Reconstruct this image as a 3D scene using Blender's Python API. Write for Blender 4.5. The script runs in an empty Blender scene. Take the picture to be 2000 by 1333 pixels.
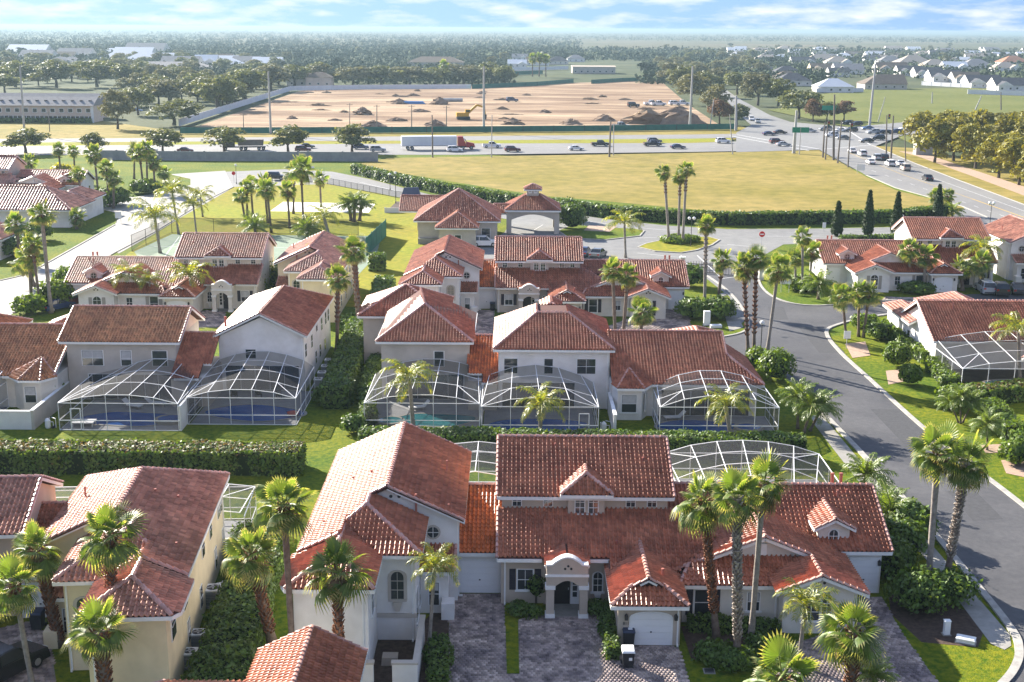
import bpy, bmesh, math, random
import numpy as np
from mathutils import Vector, Matrix
HAZE = 0.00016
random.seed(7); np.random.seed(7)
SC = bpy.context.scene
COL = SC.collection
R_ = math.radians
# ------------------------------------------------------------------ camera, sky, sun, exposure
CAM_H = 36.0; CAM_PITCH = R_(13.9); CAM_ROLL = R_(0.40); FOC = 2470.0
cd = bpy.data.cameras.new('camera'); cam = bpy.data.objects.new('camera', cd); COL.objects.link(cam)
cd.sensor_width = 36.0; cd.lens = 36.0 * FOC / 2000.0
cd.clip_start = 0.5; cd.clip_end = 60000
cam.matrix_world = Matrix.Translation((0, 0, CAM_H)) @ Matrix.Rotation(math.pi/2 - CAM_PITCH, 4, 'X') @ Matrix.Rotation(CAM_ROLL, 4, 'Z')
SC.camera = cam
SUN_EL, SUN_AZ = R_(25.5), R_(-43)          # azimuth from +Y towards +X: the sun stands left and beyond
S_DIR = Vector((math.sin(SUN_AZ)*math.cos(SUN_EL), math.cos(SUN_AZ)*math.cos(SUN_EL), math.sin(SUN_EL)))
W = bpy.data.worlds.new('World'); SC.world = W; W.use_nodes = True
nt = W.node_tree; nt.nodes.clear()
def wn(t, **k):
    n = nt.nodes.new(t)
    for a, b in k.items(): setattr(n, a, b)
    return n
wo = wn('ShaderNodeOutputWorld'); bg = wn('ShaderNodeBackground'); sky = wn('ShaderNodeTexSky')
sky.sky_type = 'NISHITA'; sky.sun_disc = False; sky.sun_elevation = SUN_EL; sky.sun_rotation = SUN_AZ
sky.air_density = 1.0; sky.dust_density = 0.1; sky.ozone_density = 3.0
SKY_STRENGTH = 0.15
bg.inputs[1].default_value = SKY_STRENGTH
tc = wn('ShaderNodeTexCoord'); sep = wn('ShaderNodeSeparateXYZ'); nt.links.new(tc.outputs['Generated'], sep.inputs[0])
# the sky just over the horizon is read a little higher up, so that the clear winter blue reaches down to it
addz = wn('ShaderNodeMath', operation='MULTIPLY_ADD'); addz.inputs[1].default_value = 1.0; addz.inputs[2].default_value = 0.75
nt.links.new(sep.outputs[2], addz.inputs[0])
cmb = wn('ShaderNodeCombineXYZ'); nt.links.new(sep.outputs[0], cmb.inputs[0]); nt.links.new(sep.outputs[1], cmb.inputs[1]); nt.links.new(addz.outputs[0], cmb.inputs[2])
nrm = wn('ShaderNodeVectorMath', operation='NORMALIZE'); nt.links.new(cmb.outputs[0], nrm.inputs[0]); nt.links.new(nrm.outputs[0], sky.inputs[0])
# fair-weather clouds: noise on the view direction, stretched sideways as low far clouds are
mp = wn('ShaderNodeMapping'); mp.inputs['Scale'].default_value = (22, 22, 105); mp.inputs['Location'].default_value = (3.1, 0.4, 0.2)
nt.links.new(tc.outputs['Generated'], mp.inputs[0])
nz = wn('ShaderNodeTexNoise'); nz.inputs['Scale'].default_value = 1.0; nz.inputs['Detail'].default_value = 7; nz.inputs['Roughness'].default_value = 0.55
nt.links.new(mp.outputs[0], nz.inputs[0])
rmp = wn('ShaderNodeValToRGB'); rmp.color_ramp.elements[0].position = 0.44; rmp.color_ramp.elements[1].position = 0.78
nt.links.new(nz.outputs[0], rmp.inputs[0])
cmul = wn('ShaderNodeMath', operation='MULTIPLY'); cmul.inputs[1].default_value = 0.85; nt.links.new(rmp.outputs[0], cmul.inputs[0])
mix = wn('ShaderNodeMix', data_type='RGBA'); skt = wn('ShaderNodeVectorMath', operation='MULTIPLY'); skt.inputs[1].default_value = (.67, .585, .60); nt.links.new(sky.outputs[0], skt.inputs[0])
nt.links.new(cmul.outputs[0], mix.inputs[0]); nt.links.new(skt.outputs[0], mix.inputs[6])
mix.inputs[7].default_value = (2.0, 1.98, 2.0, 1)
nt.links.new(mix.outputs[2], bg.inputs[0]); nt.links.new(bg.outputs[0], wo.inputs[0])
sl = bpy.data.lights.new('sun', 'SUN'); sl.energy = 4.2; sl.angle = R_(0.5); sl.color = (1.0, 0.93, 0.82)
sun = bpy.data.objects.new('sun', sl); COL.objects.link(sun); sun.location = (-60, 100, 120)
sun.rotation_mode = 'QUATERNION'; sun.rotation_quaternion = (-S_DIR).to_track_quat('-Z', 'Y')
SC.view_settings.view_transform = 'Standard'; SC.view_settings.look = 'None'; SC.view_settings.exposure = 2.1
SC.view_settings.gamma = 1.0; SC.view_settings.use_curve_mapping = False
SC.render.engine = 'CYCLES'
SC.cycles.max_bounces = 8; SC.cycles.diffuse_bounces = 3; SC.cycles.glossy_bounces = 2; SC.cycles.transparent_max_bounces = 16; SC.cycles.transmission_bounces = 3; SC.cycles.volume_bounces = 0

def G(px, py, z=0.0):
    """the place on the level ground (or at height z) that a point of the photograph shows"""
    u, v = px - 1000.0, py - 666.5
    c, s = math.cos(CAM_ROLL), math.sin(CAM_ROLL)
    u, v = u*c + v*s, -u*s + v*c
    dx = u/FOC; dy = math.cos(CAM_PITCH) - v/FOC*math.sin(CAM_PITCH); dz = -math.sin(CAM_PITCH) - v/FOC*math.cos(CAM_PITCH)
    t = (z - CAM_H)/dz
    return (dx*t, dy*t)
def HZ(px, py, Y):
    """height above ground of a photograph point known to stand at distance Y, and its x"""
    u, v = px - 1000.0, py - 666.5
    c, s = math.cos(CAM_ROLL), math.sin(CAM_ROLL)
    u, v = u*c + v*s, -u*s + v*c
    dx = u/FOC; dy = math.cos(CAM_PITCH) - v/FOC*math.sin(CAM_PITCH); dz = -math.sin(CAM_PITCH) - v/FOC*math.cos(CAM_PITCH)
    t = Y/dy
    return (dx*t, CAM_H + dz*t)
# ------------------------------------------------------------------ materials
MATS = {}
def mat(name, c1, c2=None, rough=0.8, scale=1.0, bump=0.0, bscale=None, spec=0.3, tint=0.0, metal=0.0, big=None, detail=4, lo=0.35, hi=0.65, transl=0.0, rand=0.0, bdist=0.02, coord='Object', stretch=None):
    m = bpy.data.materials.new(name); m.use_nodes = True; n = m.node_tree.nodes; l = m.node_tree.links
    b = n['Principled BSDF']; b.inputs['Roughness'].default_value = rough; b.inputs['Metallic'].default_value = metal
    b.inputs['Specular IOR Level'].default_value = spec
    c2 = c2 or c1
    tcn = n.new('ShaderNodeTexCoord'); cs = tcn.outputs[coord]
    if stretch:
        mpn = n.new('ShaderNodeMapping'); mpn.inputs['Scale'].default_value = stretch; l.new(cs, mpn.inputs[0]); cs = mpn.outputs[0]
    nz = n.new('ShaderNodeTexNoise'); nz.inputs['Scale'].default_value = scale; nz.inputs['Detail'].default_value = detail; nz.inputs['Roughness'].default_value = 0.65
    l.new(cs, nz.inputs['Vector'])
    rp = n.new('ShaderNodeValToRGB'); rp.color_ramp.elements[0].position = lo; rp.color_ramp.elements[1].position = hi
    rp.color_ramp.elements[0].color = (*c1, 1); rp.color_ramp.elements[1].color = (*c2, 1)
    l.new(nz.outputs[0], rp.inputs[0]); col = rp.outputs[0]
    def mult(col, facsock, lo_, hi_):
        mr = n.new('ShaderNodeMapRange'); mr.inputs['To Min'].default_value = lo_; mr.inputs['To Max'].default_value = hi_
        l.new(facsock, mr.inputs['Value'])
        mx = n.new('ShaderNodeVectorMath'); mx.operation = 'SCALE'; l.new(col, mx.inputs[0]); l.new(mr.outputs[0], mx.inputs['Scale'])
        return mx.outputs[0]
    if big:
        nb = n.new('ShaderNodeTexNoise'); nb.inputs['Scale'].default_value = big[0]; nb.inputs['Detail'].default_value = 3; l.new(cs, nb.inputs['Vector'])
        mr = n.new('ShaderNodeMapRange'); mr.inputs['From Min'].default_value = 0.38; mr.inputs['From Max'].default_value = 0.62; l.new(nb.outputs[0], mr.inputs['Value'])
        mm = n.new('ShaderNodeMix'); mm.data_type = 'RGBA'; l.new(mr.outputs[0], mm.inputs[0]); l.new(col, mm.inputs[6])
        sc_ = n.new('ShaderNodeVectorMath'); sc_.operation = 'MULTIPLY'; l.new(col, sc_.inputs[0]); sc_.inputs[1].default_value = big[1]
        l.new(sc_.outputs[0], mm.inputs[7]); col = mm.outputs[2]
    if tint or rand:
        at = n.new('ShaderNodeAttribute'); at.attribute_name = 'tint'; oi = n.new('ShaderNodeObjectInfo')
        ad = n.new('ShaderNodeMath'); ad.operation = 'ADD'; l.new(at.outputs['Fac'], ad.inputs[0]); l.new(oi.outputs['Random'], ad.inputs[1])
        fr = n.new('ShaderNodeMath'); fr.operation = 'FRACT'; l.new(ad.outputs[0], fr.inputs[0])
        a = tint or rand
        col = mult(col, fr.outputs[0], 1-a, 1+a)
    l.new(col, b.inputs['Base Color'])
    if bump:
        nb2 = n.new('ShaderNodeTexNoise'); nb2.inputs['Scale'].default_value = bscale or scale*4; nb2.inputs['Detail'].default_value = 5; l.new(cs, nb2.inputs['Vector'])
        bp = n.new('ShaderNodeBump'); bp.inputs['Strength'].default_value = bump; bp.inputs['Distance'].default_value = bdist
        l.new(nb2.outputs[0], bp.inputs['Height']); l.new(bp.outputs[0], b.inputs['Normal'])
    if transl:
        tr = n.new('ShaderNodeBsdfTranslucent'); ms = n.new('ShaderNodeMixShader'); ms.inputs[0].default_value = transl
        tm = n.new('ShaderNodeVectorMath'); tm.operation = 'MULTIPLY'; tm.inputs[1].default_value = (1.9, 1.7, 0.7); l.new(col, tm.inputs[0]); l.new(tm.outputs[0], tr.inputs['Color'])
        out = n['Material Output']; l.new(b.outputs[0], ms.inputs[1]); l.new(tr.outputs[0], ms.inputs[2]); l.new(ms.outputs[0], out.inputs[0])
    MATS[name] = m
    return m
M_ = MATS
mat('stucco_white', (.84,.82,.79), (.77,.75,.72), .9, .9, .3, 30, .1, big=(.45,(.91,.90,.885)), detail=7, lo=.3, hi=.7)
mat('stucco_cream', (.80,.68,.46), (.73,.62,.42), .9, .9, .3, 30, .1, big=(.45,(.91,.90,.885)), detail=7, lo=.3, hi=.7)
mat('stucco_beige', (.55,.47,.385), (.49,.42,.35), .9, .9, .3, 30, .1, big=(.45,(.91,.90,.885)), detail=7, lo=.3, hi=.7)
mat('stucco_taupe', (.55,.50,.44), (.49,.45,.40), .9, .9, .3, 30, .1, big=(.45,(.91,.90,.885)), detail=7, lo=.3, hi=.7)
mat('stucco_offwhite', (.74,.70,.63), (.67,.64,.58), .9, .9, .3, 30, .1, big=(.45,(.91,.90,.885)), detail=7, lo=.3, hi=.7)
mat('stucco_pink', (.68,.55,.46), (.62,.50,.42), .9, .9, .3, 30, .1, big=(.45,(.91,.90,.885)), detail=7, lo=.3, hi=.7)
mat('trim_white', (.82,.82,.80), (.74,.74,.72), .6, 1.5, 0, None, .3)
mat('door_white', (.80,.80,.80), (.76,.76,.76), .5, 1, 0, None, .4)
TILEB = (1, (.72,.66,.66))
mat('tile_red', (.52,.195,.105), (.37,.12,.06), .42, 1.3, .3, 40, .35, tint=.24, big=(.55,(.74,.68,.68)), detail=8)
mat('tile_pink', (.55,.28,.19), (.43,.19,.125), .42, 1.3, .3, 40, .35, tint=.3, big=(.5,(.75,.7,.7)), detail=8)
mat('tile_orange', (.62,.165,.035), (.46,.105,.028), .45, 1.6, .3, 40, .45, tint=.28, big=(.8,(.62,.55,.6)))
mat('tile_terracotta', (.56,.26,.115), (.42,.17,.075), .42, 1.3, .3, 40, .35, tint=.32, big=(.5,(.75,.7,.7)), detail=8)
mat('roof_underlay', (.12,.05,.04), (.09,.04,.03), .9, 2)
mat('ridge_cap', (.58,.34,.27), (.46,.22,.17), .4, 2.0, .2, 30, .5, tint=.2)
mat('glass', (.025,.03,.04), (.05,.055,.06), .08, .6, 0, None, .7)
mat('blind', (.50,.50,.50), (.42,.42,.42), .6, 3)
mat('shutter_dark', (.03,.027,.04), None, .6)
mat('shutter_grey', (.34,.32,.29), None, .6)
mat('door_dark', (.018,.014,.018), None, .4)
mat('dark_metal', (.03,.03,.032), (.05,.05,.05), .5, 3)
mat('pipe_red', (.42,.16,.12), (.35,.12,.09), .7, 3)
mat('alu_white', (.80,.80,.80), None, .45, 1, 0, None, .4)
mat('concrete', (.36,.345,.315), (.27,.26,.235), .9, .9, .2, 12, .2, big=(.12,(.8,.8,.8)))
mat('kerb', (.40,.385,.345), (.28,.265,.245), .9, 1.5, .2, 12, .2)
mat('pool_deck', (.30,.30,.30), (.24,.24,.245), .85, 1.2, .1, 20, .2)
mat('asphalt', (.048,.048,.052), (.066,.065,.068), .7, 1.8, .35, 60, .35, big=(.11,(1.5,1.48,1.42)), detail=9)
mat('asphalt_light', (.28,.265,.24), (.22,.21,.19), .65, .9, .25, 40, .4, big=(.05,(1.15,1.15,1.12)))  # aged asphalt, made paler still: low-sun glare is put into its colour
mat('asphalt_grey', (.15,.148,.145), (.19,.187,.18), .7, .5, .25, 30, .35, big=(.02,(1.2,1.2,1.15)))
mat('asphalt_patch', (.070,.070,.073), (.052,.052,.055), .8, 2.5, .3, 60, .3)
mat('road_paint', (.70,.70,.68), (.50,.50,.48), .7, 3)
mat('road_paint_yellow', (.60,.38,.06), (.45,.30,.08), .7, 3)
mat('lawn', (.028,.080,.006), (.125,.165,.010), .95, 2.2, .9, 9, .1, big=(.09,(1.7,1.22,.9)), detail=10, bdist=.06)
mat('grass_gold', (.28,.225,.022), (.15,.155,.014), .95, .9, .6, 6, .1, big=(.045,(.95,1.15,.8)), detail=8, bdist=.05)
mat('grass_dry', (.31,.23,.07), (.185,.155,.04), .95, .25, .8, 2.2, .1, big=(.03,(.78,.83,.58)), detail=9, bdist=.08)
mat('meadow_green', (.165,.165,.042), (.105,.125,.033), .95, .3, .6, 4, .1, big=(.02,(.8,.85,.7)), detail=8, bdist=.05)
mat('far_ground', (.045,.06,.028), (.10,.105,.05), .95, .02, 0, None, .1, big=(.003,(.75,.85,.7)), detail=10)
mat('marsh', (.17,.13,.08), (.10,.095,.05), .95, .006, 0, None, .05, big=(.0012,(.6,.75,.6)), detail=12)
mat('mulch', (.045,.028,.02), (.09,.06,.045), .95, 3, .5, 20)
mat('mulch_pale', (.42,.30,.22), (.32,.22,.16), .95, 3, .5, 20)
mat('dirt', (.46,.345,.225), (.20,.125,.078), .95, .045, .9, .35, .1, big=(.02,(.58,.52,.50)), detail=12, lo=.38, hi=.66, bdist=1.2, stretch=(.45,1.5,1))
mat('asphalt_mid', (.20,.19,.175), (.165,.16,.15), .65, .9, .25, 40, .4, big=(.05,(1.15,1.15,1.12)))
mat('dirt_pile', (.20,.145,.11), (.30,.21,.14), .95, .3, .8, 2, .1, bdist=.3)
mat('sand', (.78,.74,.68), (.70,.66,.60), .95, 1, .2, 6)
mat('paver', (.48,.385,.33), (.32,.25,.22), .85, 1.2, .2, 30, .3, tint=.4, big=(.55,(.42,.42,.48)))
mat('joint_sand', (.24,.205,.20), (.17,.15,.15), .9, 2)
mat('water', (.008,.07,.28), (.015,.10,.34), .12, .5, .1, 3, .3)
mat('water_teal', (.03,.15,.17), (.04,.20,.22), .06, .5, .1, 3, .6)
mat('court_green', (.17,.23,.165), (.21,.26,.19), .9, .6)
mat('hedge_leaf', (.055,.115,.016), (.115,.17,.028), .55, .9, 0, None, .4, transl=.25, tint=.35)
mat('hedge_tan', (.19,.125,.055), (.12,.14,.035), .6, .8, 0, None, .3, transl=.2, tint=.35)
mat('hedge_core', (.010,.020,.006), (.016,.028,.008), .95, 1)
mat('shrub_leaf', (.075,.14,.012), (.13,.19,.018), .5, .9, 0, None, .4, transl=.3, tint=.3)
mat('fan_leaf', (.085,.16,.025), (.14,.20,.04), .5, 1.0, 0, None, .5, transl=.36, tint=.25)
mat('fan_tip', (.34,.33,.13), (.26,.29,.10), .5, 1.0, 0, None, .4, transl=.4, tint=.2)
mat('fan_dead', (.24,.17,.09), (.17,.115,.06), .8, 2.0, 0, None, .2, transl=.15)
mat('queen_leaf', (.17,.22,.022), (.10,.17,.025), .40, 1.0, 0, None, .5, transl=.36, tint=.3)
mat('queen_gold', (.36,.33,.035), (.25,.28,.03), .42, 1.0, 0, None, .5, transl=.36, tint=.25)
mat('petiole', (.22,.24,.06), None, .5, 1)
mat('palm_trunk', (.23,.18,.145), (.13,.095,.075), .95, 2.5, .8, 14, .1, bdist=.04)
mat('palm_grey', (.34,.30,.26), (.21,.185,.16), .95, 3, .8, 14, .1, bdist=.04)
mat('palm_boot', (.24,.105,.055), (.11,.055,.035), .9, 3, .4, 20, .1, tint=.35)
mat('palm_boot_pale', (.40,.35,.29), (.22,.18,.15), .9, 3, .4, 20, .1, tint=.35)
mat('tree_leaf', (.105,.125,.045), (.165,.18,.07), .6, .7, 0, None, .3, transl=.22, tint=.35, rand=.2)
mat('tree_olive', (.23,.205,.03), (.14,.15,.022), .6, .7, 0, None, .3, transl=.25, tint=.35)
mat('tree_grey', (.20,.195,.11), (.14,.145,.075), .7, .7, 0, None, .2, transl=.15, tint=.35)
mat('tree_brown', (.20,.12,.075), (.13,.08,.05), .7, .7, 0, None, .2, transl=.15, tint=.35)
mat('cypress_leaf', (.020,.045,.010), (.035,.06,.014), .7, .9, 0, None, .3, transl=.15, tint=.3)
mat('wood_far', (.050,.070,.034), (.075,.095,.045), .9, .02, 0, None, .1, tint=.35)
mat('bark', (.12,.095,.075), (.07,.055,.045), .95, 3, .6, 15, .1)
mat('wood_pole', (.22,.19,.165), (.15,.13,.115), .9, 2)
mat('pole_concrete', (.46,.45,.43), (.38,.37,.36), .9, 2)
mat('steel', (.40,.41,.42), (.34,.35,.36), .5, 2, metal=.3)
mat('fence_black', (.02,.02,.02), None, .6)
mat('fence_green', (.02,.13,.10), (.03,.17,.13), .8, .6)
mat('wall_grey', (.33,.33,.33), (.26,.26,.265), .9, .4, .1, 10)
mat('wall_white', (.78,.78,.78), (.70,.70,.71), .8, .4)
mat('sign_white', (.80,.80,.80), None, .5); mat('sign_red', (.55,.03,.03), None, .5); mat('sign_green', (.01,.22,.13), None, .5)
mat('lamp_globe', (.85,.84,.80), None, .3, 1, 0, None, .5)
mat('tyre', (.018,.018,.018), None, .8); mat('rim', (.45,.45,.46), None, .4, metal=.6)
mat('car_glass', (.015,.018,.022), None, .06, 1, 0, None, .8)
mat('plastic_black', (.022,.023,.028), (.03,.031,.036), .5, 2); mat('plastic_navy', (.035,.045,.08), None, .5)
mat('lamp_red', (.45,.02,.015), None, .3); mat('lamp_clear', (.75,.75,.72), None, .2)
mat('shingle_dark', (.075,.075,.085), (.11,.108,.115), .9, .8, .3, 5, .2, big=(.3,(.8,.8,.85)))
mat('shingle_brown', (.17,.135,.105), (.125,.10,.08), .9, .8, .3, 5, .2)
mat('shingle_grey', (.28,.27,.265), (.22,.21,.21), .9, .8, .3, 5, .2)
mat('shingle_tan', (.42,.36,.29), (.34,.29,.24), .9, .8, .3, 5, .2)
mat('roof_metal', (.66,.68,.70), (.60,.62,.64), .5, .8)
mat('yellow_paint', (.62,.36,.02), (.50,.28,.02), .5, 2)
mat('blue_paint', (.05,.18,.42), None, .5); mat('truck_red', (.38,.012,.018), None, .3, 1, 0, None, .6)
mat('trailer_white', (.74,.76,.78), (.66,.68,.70), .5, .4); mat('dump_grey', (.24,.21,.18), (.18,.16,.14), .7, .8)
for nm, c in dict(white=(.78,.78,.78), black=(.012,.012,.014), red=(.16,.016,.014), navy=(.02,.035,.10), silver=(.40,.42,.44), grey=(.12,.13,.14), blue=(.04,.12,.30), tan=(.50,.44,.36), maroon=(.09,.012,.016)).items():
    mat('car_'+nm, c, None, .25, 1, 0, None, .7)
def screen_mat():
    m = bpy.data.materials.new('insect_screen'); m.use_nodes = True; n = m.node_tree.nodes; l = m.node_tree.links
    b = n['Principled BSDF']; b.inputs['Base Color'].default_value = (.06,.06,.065,1); b.inputs['Roughness'].default_value = .6; b.inputs['Specular IOR Level'].default_value = .3
    t = n.new('ShaderNodeBsdfTransparent'); ms = n.new('ShaderNodeMixShader'); ms.inputs[0].default_value = .36
    trl = n.new('ShaderNodeBsdfTranslucent'); trl.inputs[0].default_value = (.05,.05,.05,1)
    m2 = n.new('ShaderNodeMixShader'); m2.inputs[0].default_value = .4; l.new(b.outputs[0], m2.inputs[1]); l.new(trl.outputs[0], m2.inputs[2])
    l.new(t.outputs[0], ms.inputs[1]); l.new(m2.outputs[0], ms.inputs[2]); l.new(ms.outputs[0], n['Material Output'].inputs[0]); MATS['screen'] = m
    m = bpy.data.materials.new('fence_mesh'); m.use_nodes = True; n = m.node_tree.nodes; l = m.node_tree.links
    b = n['Principled BSDF']; b.inputs['Base Color'].default_value = (.03,.03,.03,1)
    t = n.new('ShaderNodeBsdfTransparent'); ms = n.new('ShaderNodeMixShader'); ms.inputs[0].default_value = .36
    l.new(t.outputs[0], ms.inputs[1]); l.new(b.outputs[0], ms.inputs[2]); l.new(ms.outputs[0], n['Material Output'].inputs[0]); MATS['fence_mesh'] = m
screen_mat()
# ------------------------------------------------------------------ mesh tools
class MB:
    def __init__(s): s.v = []; s.f = []; s.m = []; s.t = []; s.ms = []
    def mi(s, name):
        if name not in s.ms: s.ms.append(name)
        return s.ms.index(name)
    def add(s, vs, fs, m, tint=0.0):
        o = len(s.v); s.v.extend([tuple(p) for p in vs]); k = s.mi(m)
        for f in fs: s.f.append(tuple(i+o for i in f)); s.m.append(k); s.t.append(tint)
    def box(s, x0, x1, y0, y1, z0, z1, m, tint=0.0):
        s.hexa([(x0,y0,z0),(x1,y0,z0),(x1,y1,z0),(x0,y1,z0),(x0,y0,z1),(x1,y0,z1),(x1,y1,z1),(x0,y1,z1)], m, tint)
    def hexa(s, p, m, tint=0.0):
        s.add(p, [(0,3,2,1),(4,5,6,7),(0,1,5,4),(1,2,6,5),(2,3,7,6),(3,0,4,7)], m, tint)
    def prism(s, pts, z0, z1, m, bottom=False):
        n = len(pts); v = [(x,y,z0) for x,y in pts]+[(x,y,z1) for x,y in pts]
        fs = [(i,(i+1)%n,n+(i+1)%n,n+i) for i in range(n)]+[tuple(range(n,2*n))]
        if bottom: fs.append(tuple(range(n-1,-1,-1)))
        s.add(v, fs, m)
    def poly(s, pts, m): s.add(pts, [tuple(range(len(pts)))], m)
    def beam(s, p, q, w, m, h=None, tint=0.0):
        p, q = Vector(p), Vector(q); d = (q-p)
        if d.length < 1e-6: return
        d.normalize(); up = Vector((0,0,1)) if abs(d.z) < .95 else Vector((0,1,0))
        a = d.cross(up).normalized()*(w/2); b = a.normalized().cross(d).normalized()*((h or w)/2)
        s.hexa([p-a-b, p+a-b, q+a-b, q-a-b, p-a+b, p+a+b, q+a+b, q-a+b], m, tint)
    def tube(s, pts, rads, m, n=8, cap=True):
        rings = []; o = len(s.v); k = s.mi(m)
        for i, (p, r) in enumerate(zip(pts, rads)):
            p = Vector(p); a = Vector(pts[max(i-1,0)]); b = Vector(pts[min(i+1,len(pts)-1)]); d = (b-a).normalized()
            up = Vector((1,0,0)) if abs(d.x) < .9 else Vector((0,1,0)); u = d.cross(up).normalized(); w = d.cross(u)
            for j in range(n):
                t = 2*math.pi*j/n; s.v.append(tuple(p+u*(r*math.cos(t))+w*(r*math.sin(t))))
        for i in range(len(pts)-1):
            for j in range(n):
                s.f.append((o+i*n+j, o+i*n+(j+1)%n, o+(i+1)*n+(j+1)%n, o+(i+1)*n+j)); s.m.append(k); s.t.append(0.0)
        if cap:
            s.f.append(tuple(o+j for j in range(n-1,-1,-1))); s.m.append(k); s.t.append(0.0)
            s.f.append(tuple(o+(len(pts)-1)*n+j for j in range(n))); s.m.append(k); s.t.append(0.0)
    def ball(s, c, r, m, n=8, k=5, sq=1.0):
        vs = []; fs = []
        for i in range(k+1):
            a = math.pi*i/k - math.pi/2
            for j in range(n):
                b = 2*math.pi*j/n; vs.append((c[0]+r*math.cos(a)*math.cos(b), c[1]+r*math.cos(a)*math.sin(b), c[2]+r*sq*math.sin(a)))
        for i in range(k):
            for j in range(n): fs.append((i*n+j, i*n+(j+1)%n, (i+1)*n+(j+1)%n, (i+1)*n+j))
        s.add(vs, fs, m)
    def mesh(s, name, smooth=False):
        me = bpy.data.meshes.new(name); me.from_pydata(s.v, [], s.f)
        for x in s.ms: me.materials.append(MATS[x])
        if s.f:
            me.polygons.foreach_set('material_index', s.m)
            if any(s.t):
                a = me.attributes.new('tint', 'FLOAT', 'FACE'); a.data.foreach_set('value', s.t)
            if smooth: me.polygons.foreach_set('use_smooth', [True]*len(s.f))
        me.update(); return me
    def build(s, name, parent=None, smooth=False, loc=None, **k):
        return link(s.mesh(name, smooth), name, parent, loc, **k)
def link(me, name, parent=None, loc=None, kind=None, label=None, cat=None, group=None):
    o = bpy.data.objects.new(name, me); COL.objects.link(o)
    if parent is not None: o.parent = parent
    if loc is not None: o.location = loc
    tag(o, label, cat, group, kind); return o
def tag(o, label=None, cat=None, group=None, kind=None):
    if label: o['label'] = label
    if cat: o['category'] = cat
    if group: o['group'] = group
    if kind: o['kind'] = kind
def thing(name, label, cat, loc=(0,0,0), rot=0.0, group=None):
    o = bpy.data.objects.new(name, None); COL.objects.link(o); o.empty_display_size = .3
    o.location = loc; o.rotation_euler = (0,0,rot); tag(o, label, cat, group); return o
def np_mesh(name, V, F, mats, tints=None, midx=None, smooth=False):
    """V (n,3) array, F (m,k) array of equal-size faces"""
    me = bpy.data.meshes.new(name); m, k = F.shape
    me.vertices.add(len(V)); me.vertices.foreach_set('co', np.ascontiguousarray(V, dtype=np.float32).ravel())
    me.loops.add(m*k); me.loops.foreach_set('vertex_index', np.ascontiguousarray(F, dtype=np.int32).ravel())
    me.polygons.add(m); me.polygons.foreach_set('loop_start', np.arange(0, m*k, k, dtype=np.int32)); me.polygons.foreach_set('loop_total', np.full(m, k, dtype=np.int32))
    for x in mats: me.materials.append(MATS[x])
    if midx is not None: me.polygons.foreach_set('material_index', np.asarray(midx, dtype=np.int32))
    if tints is not None:
        a = me.attributes.new('tint', 'FLOAT', 'FACE'); a.data.foreach_set('value', np.asarray(tints, dtype=np.float32))
    if smooth: me.polygons.foreach_set('use_smooth', [True]*m)
    me.update(calc_edges=True); me.validate(); return me
def leaf_quads(P, N, size, rng, ar=1.6):
    """one small bent-free leaf quad at each point, roughly facing N"""
    n = len(P); N = N + rng.normal(0, .55, (n,3)); N /= np.linalg.norm(N, axis=1)[:,None]+1e-9
    r = rng.normal(0, 1, (n,3)); u = np.cross(N, r); u /= np.linalg.norm(u, axis=1)[:,None]+1e-9; w = np.cross(N, u)
    s = (size*rng.uniform(.45,1.5,n))[:,None]
    V = np.stack([P-u*s*ar*.5, P-w*s*.5, P+u*s*ar*.5, P+w*s*.5], 1).reshape(-1,3)
    F = np.arange(4*n).reshape(n,4); return V, F
def sheet(name, pts, m, z, kind='structure', **k):
    b = MB(); b.poly([(x,y,z) for x,y in pts], m); return b.build(name, kind=kind, **k)
def gp(l, z=0.0): return [G(x, y, z) for x, y in l]
# ------------------------------------------------------------------ house kit
def in_poly(X, Y, poly):
    ins = np.zeros(X.shape, bool); n = len(poly); j = n-1
    for i in range(n):
        xi, yi = poly[i]; xj, yj = poly[j]
        if abs(yj-yi) > 1e-9:
            c = ((yi > Y) != (yj > Y)) & (X < (xj-xi)*(Y-yi)/(yj-yi)+xi); ins ^= c
        j = i
    return ins
TILE_PROF = {0: ([-.5,-.40,-.25,-.10,0.02,.25,.5], [0,.085,.125,.085,0.0,-.015,0]), 1: ([-.5,-.36,-.14,.0,.5], [0,.115,.115,0,0])}
_TILE_ME = {}
def single_tile(matname, tw, th):
    if matname in _TILE_ME: return _TILE_ME[matname]
    u, hgt = TILE_PROF[0]; b = MB(); n = len(u)
    vs = [(x*tw, 0, z+.065) for x, z in zip(u, hgt)]+[(x*tw, th*1.08, z+.006) for x, z in zip(u, hgt)]+[(x*tw, 0, z-.01) for x, z in zip(u, hgt)]
    fs = [(i,i+1,n+i+1,n+i) for i in range(n-1)]+[(2*n+i,2*n+i+1,i+1,i) for i in range(n-1)]
    b.add(vs, fs, matname); _TILE_ME[matname] = b.mesh('roof_tile'); return _TILE_ME[matname]
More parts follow.
